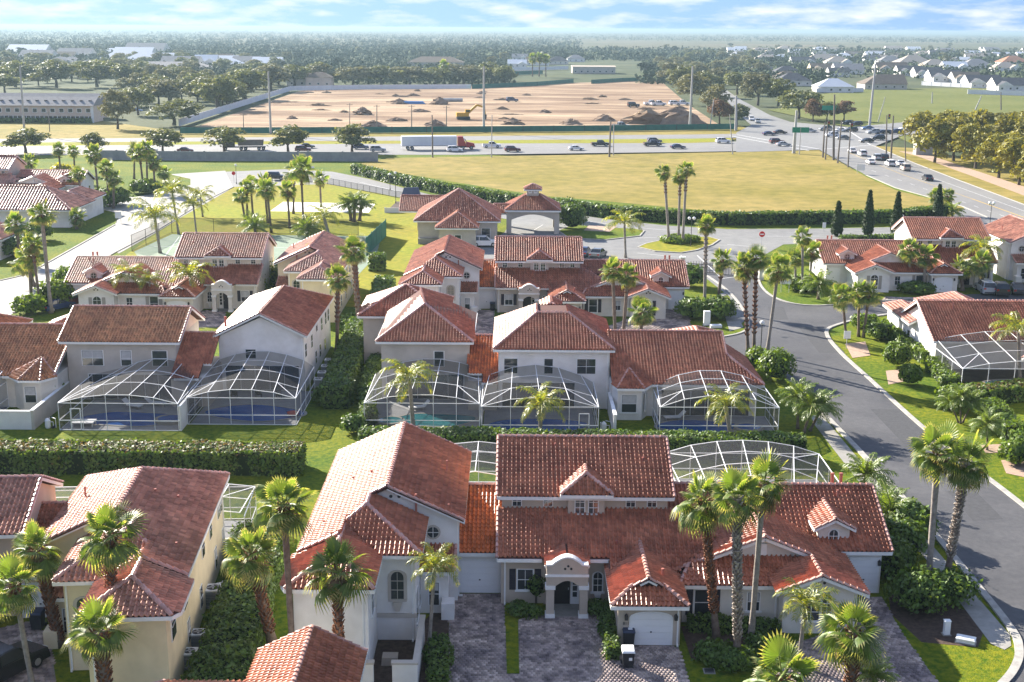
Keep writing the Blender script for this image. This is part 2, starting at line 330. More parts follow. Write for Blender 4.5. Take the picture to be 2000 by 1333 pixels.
class House:
    def __init__(s, name, label, cat='house', group=None, org=(0,0), loc=None, mx=1, my=1, rot=0.0, lod=0, singles=0, dz=0.0):
        loc = loc or (org[0], org[1]); s.o = org; s.mx, s.my, s.lod, s.singles = mx, my, lod, singles
        s.root = thing(name, label, cat, (loc[0], loc[1], dz), rot, group)
        s.loc = Vector((loc[0], loc[1], dz)); s.rot = rot
        s.b = {}; s.planes = []; s.caps = MB()
    def P(s, x, y, z): return (s.mx*(x-s.o[0]), s.my*(y-s.o[1]), z)
    def mb(s, part): return s.b.setdefault(part, MB())
    def box(s, x0, x1, y0, y1, z0, z1, m, part='wall'):
        a = s.P(x0,y0,z0); b = s.P(x1,y1,z1)
        s.mb(part).box(min(a[0],b[0]),max(a[0],b[0]),min(a[1],b[1]),max(a[1],b[1]),z0,z1,m)
    def poly(s, pts, m, part='wall'): s.mb(part).poly([s.P(*p) for p in pts], m)
    def gable_wall(s, pts, m, depth=(0,.12,0), part='wall'):
        q = [s.P(*p) for p in pts]; dx = s.mx*depth[0]; dy = s.my*depth[1]; n = len(q)
        r = [(x+dx,y+dy,z) for x,y,z in q]
        s.mb(part).add(q+r, [tuple(range(n)), tuple(range(2*n-1,n-1,-1))]+[(i,(i+1)%n,n+(i+1)%n,n+i) for i in range(n)], m)
    def beam(s, p, q, w, m, part='trim', h=None): s.mb(part).beam(s.P(*p), s.P(*q), w, m, h)
    def plane(s, pts, m='tile_red', singles=True): s.planes.append(([Vector(s.P(*p)) for p in pts], m, singles))
    def ridge(s, p, q, m='ridge_cap', r=.14):
        p, q = Vector(s.P(*p)), Vector(s.P(*q)); d = q-p; L = d.length
        if L < .1: return
        d.normalize(); w = d.cross(Vector((0,0,1))).normalized(); up = w.cross(d).normalized()
        if up.z < 0: up = -up
        n = max(1, int(L/.42)) if s.lod < 2 else 1
        for i in range(n):
            a = p+d*(L*i/n); b = p+d*(L*(i+1)/n); vs = []
            for c, rr, li in ((a, r*1.12, .05), (b, r*.92, .0)):
                for k in range(5):
                    t = math.pi*k/4; vs.append(c+w*(rr*math.cos(t))+up*(rr*math.sin(t)*.9+.03+li))
            s.caps.add(vs, [(k,k+1,6+k,5+k) for k in range(4)]+[(4,3,2,1,0),(5,6,7,8,9)], m, random.random())
    def eave(s, p, q, m='trim_white', h=.22, w=.07):
        p = (p[0],p[1],p[2]-h/2-.03); q = (q[0],q[1],q[2]-h/2-.03); s.mb('fascia').beam(s.P(*p), s.P(*q), w, m, h)
    def roof(s, x0, x1, y0, y1, ze, sl, axis='x', hips=(0,0), m='tile_red', which=(1,1), eaves=True, caps=True):
        """rectangular roof; hips = hip at the low and the high end of the ridge"""
        sw = (lambda u, v, z: (u,v,z)) if axis == 'x' else (lambda u, v, z: (v,u,z))
        if axis == 'y': x0, x1, y0, y1 = y0, y1, x0, x1
        hw = (y1-y0)/2; yc = (y0+y1)/2; zr = ze+sl*hw
        a = x0+(hw if hips[0] else 0); b = x1-(hw if hips[1] else 0)
        if which[0]: s.plane([sw(x0,y0,ze), sw(x1,y0,ze), sw(b,yc,zr), sw(a,yc,zr)], m)
        if which[1]: s.plane([sw(x1,y1,ze), sw(x0,y1,ze), sw(a,yc,zr), sw(b,yc,zr)], m)
        if hips[0]: s.plane([sw(x0,y1,ze), sw(x0,y0,ze), sw(a,yc,zr)], m); s.eave(sw(x0,y0,ze), sw(x0,y1,ze))
        if hips[1]: s.plane([sw(x1,y0,ze), sw(x1,y1,ze), sw(b,yc,zr)], m); s.eave(sw(x1,y0,ze), sw(x1,y1,ze))
        if caps: s.ridge(sw(a,yc,zr), sw(b,yc,zr))
        for k, (xe, xr) in enumerate(((x0,a),(x1,b))):
            for ye in (y0, y1):
                if hips[k]:
                    if caps: s.ridge(sw(xe,ye,ze), sw(xr,yc,zr))
                else:
                    if caps: s.ridge(sw(xe,ye,ze), sw(xr,yc,zr), r=.11)
                    s.eave(sw(xe,ye,ze), sw(xr,yc,zr), h=.2)
        if eaves:
            s.eave(sw(x0,y0,ze), sw(x1,y0,ze)); s.eave(sw(x0,y1,ze), sw(x1,y1,ze))
        return zr
    # ---- openings: f is the side of the plan that the wall faces
    def frame(s, f, x, y, z):
        U = {'S':(1,0),'N':(-1,0),'E':(0,1),'W':(0,-1)}[f]; D = {'S':(0,-1),'N':(0,1),'E':(1,0),'W':(-1,0)}[f]
        return lambda u, w, d: s.P(x+U[0]*u+D[0]*d, y+U[1]*u+D[1]*d, z+w)
    def lprism(s, b, T, pts, d0, d1, m):
        n = len(pts); b.add([T(u,w,d0) for u,w in pts]+[T(u,w,d1) for u,w in pts], [(i,(i+1)%n,n+(i+1)%n,n+i) for i in range(n)]+[tuple(range(n,2*n))], m)
    def arch(s, w, h, rise, k=8):
        if rise <= 0: return [(-w/2,0),(w/2,0),(w/2,h),(-w/2,h)]
        return [(-w/2,0),(w/2,0)]+[(w/2*math.cos(math.pi*i/k), h-rise+rise*math.sin(math.pi*i/k)) for i in range(k+1)]
    def window(s, f, x, y, z, w, h, rise=0, nx=1, nz=2, sill=True, shutters=None, blind=True, case=.09, glass='glass', trim='trim_white'):
        T = s.frame(f, x, y, z); b = MB()
        s.lprism(b, T, [(u*(1+2*case/w), q*(1+case/h)-case*.5) for u,q in s.arch(w,h,rise)], -.02, .05, trim)
        if sill: s.lprism(b, T, [(-w/2-.18,-.16),(w/2+.18,-.16),(w/2+.18,-.04),(-w/2-.18,-.04)], -.02, .12, trim)
        for i in range(1, nx): u = -w/2+w*i/nx; s.lprism(b, T, [(u-.016,0),(u+.016,0),(u+.016,h-.04),(u-.016,h-.04)], .06, .085, trim)
        for i in range(1, nz): q = h*i/nz; s.lprism(b, T, [(-w/2,q-.018),(w/2,q-.018),(w/2,q+.018),(-w/2,q+.018)], .06, .095, trim)
        wi = b.build('window', s.root)
        b = MB(); s.lprism(b, T, s.arch(w,h,rise), .045, .066, glass); b.build('pane', wi)
        if blind and rise == 0 and random.random() < .7:
            k = random.choice((.35,.5,.5,.62)); b = MB(); s.lprism(b, T, [(-w/2+.03,h*(1-k)),(w/2-.03,h*(1-k)),(w/2-.03,h-.03),(-w/2+.03,h-.03)], .05, .0675, 'blind'); b.build('blind', wi)
        if shutters:
            for sg in (-1,1):
                b = MB(); u0 = sg*(w/2+.14); u1 = sg*(w/2+.14+w*.42); u0,u1 = min(u0,u1),max(u0,u1)
                s.lprism(b, T, [(u0,-.04),(u1,-.04),(u1,h+.04-(rise*.3)),(u0,h+.04-(rise*.3))], -.02, .06, shutters)
                for i in range(1, 8): q = h*i/8; s.lprism(b, T, [(u0+.04,q-.012),(u1-.04,q-.012),(u1-.04,q+.012),(u0+.04,q+.012)], .06, .075, shutters)
                b.build('shutter', s.root)
        return wi
    def round_window(s, f, x, y, z, r, trim='stucco_taupe'):
        T = s.frame(f, x, y, z); b = MB(); k = 16
        C = lambda q: [(q*math.cos(2*math.pi*i/k), q*math.sin(2*math.pi*i/k)) for i in range(k)]
        s.lprism(b, T, C(r*1.35), -.02, .06, trim)
        for a in (0, 1):
            pts = [(-r,-.02),(r,-.02),(r,.02),(-r,.02)]; s.lprism(b, T, [(q,p) if a else (p,q) for p,q in pts], .07, .09, 'trim_white')
        w = b.build('window', s.root); b = MB(); s.lprism(b, T, C(r), .05, .075, 'glass'); b.build('pane', w)
    def dots(s, f, x, y, z, r=.11, q=.26):
        T = s.frame(f, x, y, z); b = MB(); k = 8
        for cx, cz in ((-q,0),(q,0),(0,q*.95)): s.lprism(b, T, [(cx+r*math.cos(2*math.pi*i/k), cz+r*math.sin(2*math.pi*i/k)) for i in range(k)], -.02, .02, 'dark_metal')
        b.build('gable_vent', s.root)
    def garage(s, f, x, y, z, w, h, rise=0, rows=4, m='door_white'):
        T = s.frame(f, x, y, z); b = MB()
        s.lprism(b, T, s.arch(w+.22, h+.1, rise), -.02, .03, 'trim_white')
        hh = h-rise; 
        for i in range(rows):
            s.lprism(b, T, [(-w/2,hh*i/rows+.012),(w/2,hh*i/rows+.012),(w/2,hh*(i+1)/rows-.012),(-w/2,hh*(i+1)/rows-.012)], .02, .055, m)
        if rise: s.lprism(b, T, [(w/2,hh+.012)]+[p for p in s.arch(w,h,rise)[2:] if p[1] > hh+.02]+[(-w/2,hh+.012)], .02, .055, m)
        o = b.build('garage_door', s.root); b = MB(); s.lprism(b, T, [(-.05,h*.4),(.05,h*.4),(.05,h*.4+.07),(-.05,h*.4+.07)], .05, .1, 'dark_metal'); b.build('handle', o); return o
    def door(s, f, x, y, z, w, h, m='door_dark', side=True):
        T = s.frame(f, x, y, z); b = MB(); s.lprism(b, T, [(-w/2,0),(w/2,0),(w/2,h),(-w/2,h)], -.02, .06, m)
        for u in (-w*.25, w*.25):
            for q in (.25, 1.2): s.lprism(b, T, [(u-w*.16,q),(u+w*.16,q),(u+w*.16,q+.7),(u-w*.16,q+.7)], .06, .08, m)
        d = b.build('door', s.root)
        b = MB(); s.lprism(b, T, [(w*.38,1.0),(w*.44,1.0),(w*.44,1.15),(w*.38,1.15)], .06, .12, 'steel'); b.build('handle', d)
        if side:
            b = MB(); u = w/2+.32; s.lprism(b, T, [(u-.28,0),(u+.28,0),(u+.28,h),(u-.28,h)], -.02, .05, 'trim_white'); o = b.build('sidelight', s.root)
            b = MB()
            for i in range(4): s.lprism(b, T, [(u-.14,.5+i*.42),(u+.14,.5+i*.42),(u+.14,.84+i*.42),(u-.14,.84+i*.42)], .05, .06, 'glass')
            b.build('pane', o)
    def downpipe(s, f, x, y, z):
        T = s.frame(f, x, y, 0); b = MB(); s.lprism(b, T, [(-.05,.1),(.05,.1),(.05,z),(-.05,z)], .0, .09, 'trim_white'); s.lprism(b, T, [(-.05,.05),(.05,.05),(.05,.16),(-.05,.16)], .08, .3, 'trim_white'); b.build('downpipe', s.root)
    def vent_pipe(s, x, y, z, h=.6, r=.07, m='pipe_red'):
        b = MB(); b.tube([s.P(x,y,z-.3), s.P(x,y,z+h)], [r,r], m, 7); b.tube([s.P(x,y,z+h-.1), s.P(x,y,z+h-.02)], [r*1.25,r*1.25], m, 7); b.build('vent_pipe', s.root)
    def lamp(s, f, x, y, z):
        T = s.frame(f, x, y, z); b = MB(); s.lprism(b, T, [(-.05,-.12),(.05,-.12),(.05,.1),(-.05,.1)], 0, .05, 'dark_metal'); s.lprism(b, T, [(-.09,-.2),(.09,-.2),(.11,.08),(0,.2),(-.11,.08)], .05, .2, 'dark_metal'); b.build('wall_lamp', s.root)
    def finish(s):
        for k, b in s.b.items(): b.build(k, s.root)
        if s.caps.f: s.caps.build('ridge_cap', s.root, kind='stuff')
        if not s.planes: return
        und = MB(); VV = []; FF = []; TT = []; MI = []; mats = []; off = 0; inds = []
        tw, th = (.30,.36) if s.lod == 0 else ((.32,.40) if s.lod == 1 else (.55,1.0))
        u, hg = TILE_PROF[0 if s.lod == 0 else 1]; u = np.array(u); hg = np.array(hg)*(1 if s.lod < 2 else 1.1); n = len(u)
        for pts, m, single in s.planes:
            nrm = Vector((0,0,0))
            for i in range(len(pts)):
                a, b = pts[i], pts[(i+1)%len(pts)]; nrm += a.cross(b)
            if nrm.z < 0: nrm = -nrm; pts = pts[::-1]
            nrm.normalize()
            und.add([p-nrm*.03 for p in pts]+[p-nrm*.12 for p in pts], [tuple(range(len(pts))), tuple(range(2*len(pts)-1,len(pts)-1,-1))]+[(i,len(pts)+i,len(pts)+(i+1)%len(pts),(i+1)%len(pts)) for i in range(len(pts))], 'roof_underlay')
            dn = Vector((0,0,-1)); d = (dn-nrm*dn.dot(nrm)).normalized(); a = (-d).cross(nrm).normalized()
            A = [p.dot(a) for p in pts]; D = [p.dot(d) for p in pts]; p0 = pts[0]
            na = int((max(A)-min(A))/tw)+1; nd = int((max(D)-min(D))/th)+1
            twe = (max(A)-min(A))/na
            ac = min(A)+(np.arange(na)+.5)*twe; dc = max(D)-(np.arange(nd)+.5)*th
            AA, DD = np.meshgrid(ac, dc); ins = in_poly(AA, DD, list(zip(A, D)))
            ca = AA[ins]; cdn = DD[ins]+th*.5
            if len(ca) == 0: continue
            a_, d_, n_, p_ = (np.array(q) for q in (a, d, nrm, p0))
            B = p_+(ca-p0.dot(a))[:,None]*a_+(cdn-p0.dot(d))[:,None]*d_
            B = B+np.random.normal(0,.004,(len(B),1))*n_
            if m not in mats: mats.append(m)
            mi = mats.index(m)
            if s.singles and single:
                for bb in B: inds.append((bb, a_, -d_, n_, m))
                continue
            off = s._tiles(B, a_, d_, n_, twe, th, u, hg, n, VV, FF, TT, MI, mi, off)
        roof = und.build('roof', s.root)
        if inds:
            Rm = Matrix.Rotation(s.rot, 3, 'Z'); cp = Vector((0,0,CAM_H))
            key = [((Rm @ Vector(t[0]))+s.loc-cp).length for t in inds]; order = np.argsort(key)
            for k in order[:s.singles]:
                bb, a_, up, n_, m = inds[k]
                o = bpy.data.objects.new('roof_tile', single_tile(m, tw, th)); COL.objects.link(o); o.parent = roof
                M = Matrix.Identity(4)
                for r in range(3): M[r][0], M[r][1], M[r][2], M[r][3] = a_[r], up[r], n_[r], bb[r]
                o.matrix_local = M
            rest = order[s.singles:]; groups = {}
            for k in rest:
                t = inds[k]; groups.setdefault((tuple(np.round(t[1],5)), tuple(np.round(t[3],5)), t[4]), []).append(t)
            for g in groups.values():
                off = s._tiles(np.array([t[0] for t in g]), g[0][1], -g[0][2], g[0][3], tw, th, u, hg, n, VV, FF, TT, MI, mats.index(g[0][4]), off)
        if VV:
            me = np_mesh('roof_tiles', np.concatenate(VV), np.concatenate(FF), mats, np.concatenate(TT), np.concatenate(MI))
            link(me, 'roof_tiles', roof, kind='stuff')
    def _tiles(s, B, a_, d_, n_, tw, th, u, hg, n, VV, FF, TT, MI, mi, off):
        k = len(B); lip = s.lod == 0
        rows = [(0, .065), (-th*1.08, .006)]+([(0, None)] if lip else [])
        V = []
        for dd, hh in rows:
            h = (hg+hh) if hh is not None else (hg-.01)
            V.append(B[:,None,:]+(u*tw)[None,:,None]*a_+dd*d_+h[None,:,None]*n_)
        V = np.concatenate(V, 1); nv = V.shape[1]
        f = [(i,i+1,n+i+1,n+i) for i in range(n-1)]+([(2*n+i,2*n+i+1,i+1,i) for i in range(n-1)] if lip else [])
        F = (np.array(f)[None]+(np.arange(k)*nv)[:,None,None]+off).reshape(-1,4)
        VV.append(V.reshape(-1,3)); FF.append(F); TT.append(np.repeat(np.random.rand(k), len(f))); MI.append(np.full(k*len(f), mi))
        return off+k*nv
SL = .46
# ------------------------------------------------------------------ the kinds of house (plans in metres, front towards -y)
def house_two_wing(label, wallm='stucco_white', tile='tile_red', court=True, yf=88.2, hipfar=False, **k):
    """two-storey house end-on to the street, with a stepped front and a walled entry court"""
    h = House('townhouse', label, org=(-8.0, 75.0), **k); w = wallm
    h.box(-12.2,-3.4,75.4,yf-.4,0,5.66,w); h.box(-12.21,-5.7,69.9,75.4,0,5.66,w); h.box(-12.2,-8.0,65.5,69.9,0,5.5,w)
    xr = -7.8; zr = 5.7+SL*4.85
    yr = yf-4.85 if hipfar else yf
    h.plane([(-2.95,75.0,5.7),(-2.95,yf,5.7),(xr,yr,zr),(xr,75.0,zr)], tile)
    if hipfar: h.plane([(-2.95,yf,5.7),(-12.65,yf,5.7),(xr,yr,zr)], tile); h.eave((-2.95,yf,5.7),(-12.65,yf,5.7)); h.ridge((xr,yr,zr),(-12.65,yf,5.7))
    zT = 5.7+SL*3.75
    h.plane([(-12.65,yf,5.7),(-12.65,69.9,5.7),(-10.15,69.9,5.7+SL*2.5),(-10.15,72.0,5.7+SL*2.5),(-8.9,73.25,zT),(-8.9,75.0,zT),(xr,75.0,zr),(xr,yr,zr)], tile)
    h.plane([(-8.9,73.25,zT),(-10.3,71.9,5.7+SL*2.3),(-7.6,69.5,5.7),(-5.25,69.5,5.7)], tile)
    h.plane([(-5.25,69.5,5.7),(-5.25,75.4,5.7),(-8.9,75.4,zT),(-8.9,73.25,zT)], tile)
    zf = 5.55+SL*2.5
    h.plane([(-7.6,65.1,5.55),(-7.6,69.6,5.55),(-10.1,72.1,zf),(-10.1,67.6,zf)], tile)
    h.plane([(-12.6,65.1,5.55),(-7.6,65.1,5.55),(-10.1,67.6,zf)], tile)
    h.plane([(-12.95,69.95,5.4),(-12.95,66.0,5.4),(-12.6,65.1,5.55),(-10.1,67.6,zf),(-10.1,69.95,zf)], tile)
    for a, b in [((xr,75.0,zr),(xr,yr,zr)),((xr,75.0,zr),(-8.9,75.0,zT)),((-8.9,75.0,zT),(-8.9,73.25,zT)),((-8.9,73.25,zT),(-5.25,69.5,5.7)),((-8.9,73.25,zT),(-10.1,72.0,zf)),((-10.1,72,zf),(-10.1,67.6,zf)),((-10.1,67.6,zf),(-7.6,65.1,5.55)),((-10.1,67.6,zf),(-12.6,65.1,5.55)),((-10.15,69.9,5.7+SL*2.5),(-12.65,69.9,5.7))]: h.ridge(a, b)
    h.ridge((xr,75,zr),(-2.95,75,5.7), r=.11); h.ridge((xr,yr,zr),(-2.95,yf,5.7), r=.11)
    for a, b in [((-2.95,75,5.7),(-2.95,yf,5.7)),((-12.65,69.9,5.7),(-12.65,yf,5.7)),((-5.25,69.5,5.7),(-7.6,69.5,5.7)),((-5.25,69.5,5.7),(-5.25,75.4,5.7)),((-12.6,65.1,5.55),(-7.6,65.1,5.55)),((-7.6,65.1,5.55),(-7.6,69.6,5.55)),((-12.95,66,5.4),(-12.95,69.95,5.4)),((-12.6,65.1,5.55),(-12.95,66,5.4))]: h.eave(a, b)
    h.eave((xr,75.05,zr),(-2.95,75.05,5.7), h=.2)
    for y, dy in ((75.41,.12),(yf-.53,.12))[:1 if hipfar else 2]: h.gable_wall([(-12.2,y,5.6),(-3.4,y,5.6),(xr,y,5.6+SL*4.4)], w, (0,dy))
    h.round_window('S', -4.95, 75.4, 4.75, .36); h.dots('S', -7.35, 75.4, 7.15)
    h.window('S', -6.75, 69.9, 2.75, .75, 1.75, .38, 2, 3, True, case=.2, trim='stucco_taupe')
    T = h.frame('S', -6.75, 69.9, 2.3); b = MB(); h.lprism(b, T, [(-.12,-.3),(.12,-.3),(.3,.28),(-.3,.28)], -.02, .22, 'stucco_taupe'); b.build('sill_bracket', h.root)
    h.box(-8.05,-5.6,69.78,69.9,1.55,1.8,'stucco_taupe','trim')
    h.window('E', -8.0, 67.4, 3.1, .8, 1.7); h.window('E', -5.7, 71.0, .9, 1.0, 1.9); h.window('E', -5.7, 73.2, .9, .9, 1.6)
    for y in (77.5, 80.5, 84, yf-1.7): h.window('W', -12.2, y, 3.6, .8, 1.3, sill=False)
    for y in (71.5, 76, 82, 85.5): h.window('W', -12.2, y, .9, .7, 1.3, sill=False)
    for y in (70.9, 67.2): h.window('W', -12.21, y, 3.3, 1.1, 1.6, sill=False)
    for x in (-10.6, -5.2): h.window('N', x, yf-.4, 3.6, .9, .9, sill=False)
    h.window('N', -7.6, yf-.4, .3, 2.2, 2.1, nx=3, nz=1, sill=False)
    h.box(-5.7,-3.9,73.6,75.4,0,2.9,w); h.plane([(-5.7,73.2,3.0),(-3.5,73.2,3.0),(-3.5,75.4,3.9),(-5.7,75.4,3.9)], tile, False); h.eave((-5.7,73.2,3.0),(-3.5,73.2,3.0)); h.ridge((-3.5,73.2,3.0),(-3.5,75.4,3.9), r=.1)
    h.box(-4.3,-3.5,72.6,73.6,0,1.1,w); h.window('S', -4.8, 73.6, .6, .6, 1.5, sill=False)
    if court:
        c = 'trim_white'
        h.box(-5.35,-5.15,64.2,69.9,0,1.6,w,'court_wall'); h.box(-6.55,-5.15,63.95,64.2,0,1.6,w,'court_wall'); h.box(-8.3,-7.6,63.95,64.2,0,1.6,w,'court_wall'); h.box(-8.3,-8.05,64.2,65.5,0,1.6,w,'court_wall')
        h.box(-5.42,-5.08,64.27,69.88,1.6,1.72,'stucco_taupe','wall_cap'); h.box(-6.6,-5.08,63.88,64.27,1.6,1.72,'stucco_taupe','wall_cap'); h.box(-8.36,-7.55,63.88,64.27,1.6,1.72,'stucco_taupe','wall_cap')
        h.box(-7.98,-5.4,64.3,69.85,.01,.06,'mulch','court_floor')
    h.downpipe('E',-3.4,76.0,5.4); h.downpipe('S',-8.3,65.5,5.2); h.downpipe('W',-12.2,yf-.9,5.4); h.downpipe('S',-5.85,69.9,5.4)
    h.vent_pipe(-6.0,75.2,6.5,.9); h.vent_pipe(-4.4,yf-6,6.4,.8); h.vent_pipe(-10.5,79.5,6.7,.25); h.vent_pipe(-9.2,79.0,7.3,.3); h.vent_pipe(-11.5,73,6.2,.25); h.vent_pipe(-4.0,76.2,6.15,.2)
    h.finish(); return h
def house_portico(label, wallm='stucco_beige', tile='tile_red', number=None, **k):
    """house with a ridge along the street, clerestory upper floor, dormer, arched portico and a one-car garage"""
    h = House('townhouse', label, org=(4.0, 78.0), **k); w = wallm
    h.box(-.6,10.35,75.0,78.4,0,3.25,w); h.box(-.58,10.33,78.4,87.8,0,6.2,w)
    h.roof(-.9,10.7,77.9,88.3,6.25,SL,'x',(0,0),tile)
    zg = 6.2+SL*4.7
    for x, dx in ((-.59,.12),(10.22,.12)): h.gable_wall([(x,78.4,6.15),(x,87.8,6.15),(x,83.1,zg)], w, (dx,0))
    h.plane([(-.85,74.4,3.4),(6.2,74.4,3.4),(6.2,73.2,2.85),(10.2,73.2,2.85),(13.4,76.2,4.23),(10.9,78.5,5.29),(-.85,78.5,5.29)], tile)
    h.ridge((-.85,74.4,3.4),(-.85,78.5,5.29), r=.11); h.eave((-.85,74.4,3.4),(2.0,74.4,3.4)); h.eave((5.0,74.4,3.4),(6.4,74.4,3.4)); h.eave((-.85,74.4,3.4),(-.85,78.5,5.29), h=.2)
    # dormer
    h.box(3.75,6.15,77.95,78.5,4.9,6.5,w); h.box(3.9,6.0,78.4,80.5,6.3,6.55,w)
    zd = 6.55; xc = 4.95; hw = 1.7; s2 = .55; zt = zd+s2*hw
    h.plane([(xc-hw,77.45,zd),(xc+hw,77.45,zd),(xc,78.9,zt)], tile); h.plane([(xc+hw,77.45,zd),(xc+hw,79.0,zd),(xc,80.6,zt),(xc,78.9,zt)], tile); h.plane([(xc-hw,79.0,zd),(xc-hw,77.45,zd),(xc,78.9,zt),(xc,80.6,zt)], tile)
    for q in ((xc-hw,77.45,zd),(xc+hw,77.45,zd),(xc,80.6,zt)): h.ridge((xc,78.9,zt), q)
    h.eave((xc-hw,77.45,zd),(xc+hw,77.45,zd)); h.eave((xc-hw,77.45,zd),(xc-hw,78,zd)); h.eave((xc+hw,77.45,zd),(xc+hw,78,zd))
    for x in (xc-.42, xc+.46): h.window('S', x, 77.95, 5.12, .58, 1.15, .29, 2, 3, False, case=.06)
    h.box(xc-.75,xc+.8,77.8,77.95,4.95,5.06,'trim_white','trim')
    for x in (.4, 2.45, 7.9, 9.3): h.window('S', x, 78.4, 5.42, .55, .66, 0, 2, 2, False, blind=False, case=.06)
    # portico
    P0, P1, F = 2.25, 4.85, 73.0
    T = h.frame('S', 3.55, F, 0); b = MB(); pts = []
    hw_ = 1.3; N = 12
    outer = [(-hw_,3.55),(-hw_*.72,3.58)]+[(-hw_*.62+hw_*1.24*i/10, 3.72+.36*math.sin(math.pi*i/10)) for i in range(11)]+[(hw_*.72,3.58),(hw_,3.55)]
    inner = [(-.8+1.6*i/N, 2.12+.42*math.sin(math.pi*i/N)) for i in range(N+1)]
    ring = [(-hw_,2.1)]+outer+[(hw_,2.1)]+inner[::-1]
    n = len(ring); vs = [T(u,q,0) for u,q in ring]+[T(u,q,-.45) for u,q in ring]
    b.add(vs, [tuple(range(n)), tuple(range(2*n-1,n-1,-1))]+[(i,(i+1)%n,n+(i+1)%n,n+i) for i in range(n)], w)
    o = b.build('portico', h.root)
    b = MB()
    for i in range(len(outer)-1):
        p, q = outer[i], outer[i+1]; b.beam(T(p[0],p[1]+.04,-.22), T(q[0],q[1]+.04,-.22), .56, 'trim_white', .1)
    h.lprism(b, T, [(-1.36,2.82),(1.36,2.82),(1.36,2.97),(-1.36,2.97)], -.02, .08, 'trim_white'); b.build('coping', o)
    h.dots('S', 3.6, F, 3.35, .08, .19)
    for x in (P0+.25, P1-.25):
        b = MB(); a1 = h.P(x-.25,F,0); a2 = h.P(x+.25,F+.5,0); X = sorted((a1[0],a2[0])); Y = sorted((a1[1],a2[1]))
        b.box(X[0],X[1],Y[0],Y[1],.0,2.1,w); b.box(X[0]-.06,X[1]+.06,Y[0]-.06,Y[1]+.06,0,.28,'trim_white'); b.box(X[0]-.07,X[1]+.07,Y[0]-.07,Y[1]+.07,1.95,2.2,'trim_white'); b.build('column', o)
    h.box(P0,P1,73.5,75.0,3.0,3.4,w); h.box(P0,P0+.3,73.5,75,2.2,3.0,w); h.box(P1-.3,P1,73.5,75,2.2,3,w)
    h.roof(P0-.1,P1+.1,73.4,77.5,3.42,.42,'y',(0,0),tile,eaves=False,caps=False)
    h.box(P0+.1,P1-.1,73.2,75.0,.005,.05,'concrete','porch_floor'); h.door('S', 3.3, 75.0, .05, 1.05, 2.3)
    h.window('S', .95, 75.0, 1.05, .95, 1.35, 0, 2, 2, True, 'shutter_dark'); h.window('S', 5.6, 75.0, .95, .55, 1.3, .27, 2, 3, True)
    T = h.frame('S', 5.6, 75.0, .55); b = MB(); h.lprism(b, T, [(-.1,-.35),(.1,-.35),(.22,.25),(-.22,.25)], -.02, .16, 'trim_white'); b.build('sill_bracket', h.root)
    # garage
    h.box(6.45,10.2,69.5,75.0,0,2.7,w); e = 2.78; xc = 8.3; hw = 2.3; sg = .52; zr = e+sg*hw; yh = 69.0
    cut = .62
    h.plane([(xc-hw,yh,e),(xc+hw,yh,e),(xc+hw*(1-cut),yh+hw*cut,e+sg*hw*cut),(xc-hw*(1-cut),yh+hw*cut,e+sg*hw*cut)], tile)
    yv = yh+hw*cut-.25
    h.plane([(xc+hw,yh,e),(xc+hw,75.5,e),(xc,75.5+.0,zr),(xc,yv,zr),(xc+hw*(1-cut),yv,e+sg*hw*cut),(xc+hw*(1-cut),yh+hw*cut,e+sg*hw*cut)], tile)
    h.plane([(xc-hw,75.5,e),(xc-hw,yh,e),(xc-hw*(1-cut),yh+hw*cut,e+sg*hw*cut),(xc-hw*(1-cut),yv,e+sg*hw*cut),(xc,yv,zr),(xc,75.5,zr)], tile)
    h.ridge((xc,yv,zr),(xc,76.4,zr))
    for sg_ in (-1,1):
        h.ridge((xc+sg_*hw,yh,e),(xc+sg_*hw*(1-cut),yh+hw*cut,e+sg*hw*cut)); h.ridge((xc,yv,zr),(xc+sg_*hw*(1-cut),yv,e+sg*hw*cut), r=.1)
        h.eave((xc+sg_*hw,yh,e),(xc+sg_*hw,75,e)); h.eave((xc,yv-.02,zr-.03),(xc+sg_*hw*.22,yv-.02,zr-.03-sg*hw*.22), h=.12, w=.08)
    h.eave((xc-hw,yh,e),(xc+hw,yh,e)); h.gable_wall([(xc-hw*.38,yv+.3,e+sg*hw*cut),(xc+hw*.38,yv+.3,e+sg*hw*cut),(xc,yv+.3,zr-.05)], 'dark_metal', (0,.1), 'gable_vent')
    h.garage('S', 8.45, 69.5, .03, 2.4, 2.1, .42); h.lamp('S', 6.95, 69.5, 1.9); h.lamp('S', 9.92, 69.5, 1.9)
    if number:
        cu = bpy.data.curves.new('house_number', 'FONT'); cu.body = number; cu.size = .26; cu.extrude = .01; cu.materials.append(M_['dark_metal'])
        dg = bpy.data.objects.new('house_number', cu); COL.objects.link(dg); dep = bpy.context.evaluated_depsgraph_get(); me = bpy.data.meshes.new_from_object(dg.evaluated_get(dep)); bpy.data.objects.remove(dg)
        o = link(me, 'house_number', h.root); p = h.P(6.75,69.47,1.35); o.location = p; o.rotation_euler = (math.pi/2,0,0)
    for x in (1.2, 5.0, 8.8): h.window('N', x, 87.8, 3.7, 1.0, 1.3, nx=2, sill=False)
    h.window('N', 4.5, 87.8, .3, 2.4, 2.1, nx=3, nz=1, sill=False); h.window('W', -.58, 86, 3.7, .8, 1.2, sill=False)
    h.downpipe('S',-.35,75.0,3.1); h.downpipe('S',10.05,69.5,2.6); h.downpipe('N',-.3,87.8,6.0); h.downpipe('N',10.0,87.8,6.0)
    h.vent_pipe(3.0,82.2,8.1,.4); h.vent_pipe(8.9,81.0,7.7,.25); h.vent_pipe(6.8,75.6,3.95,.25); h.vent_pipe(5.2,76.8,4.5,.15); h.vent_pipe(9.3,71.6,3.6,.45,.09)
    h.finish(); return h
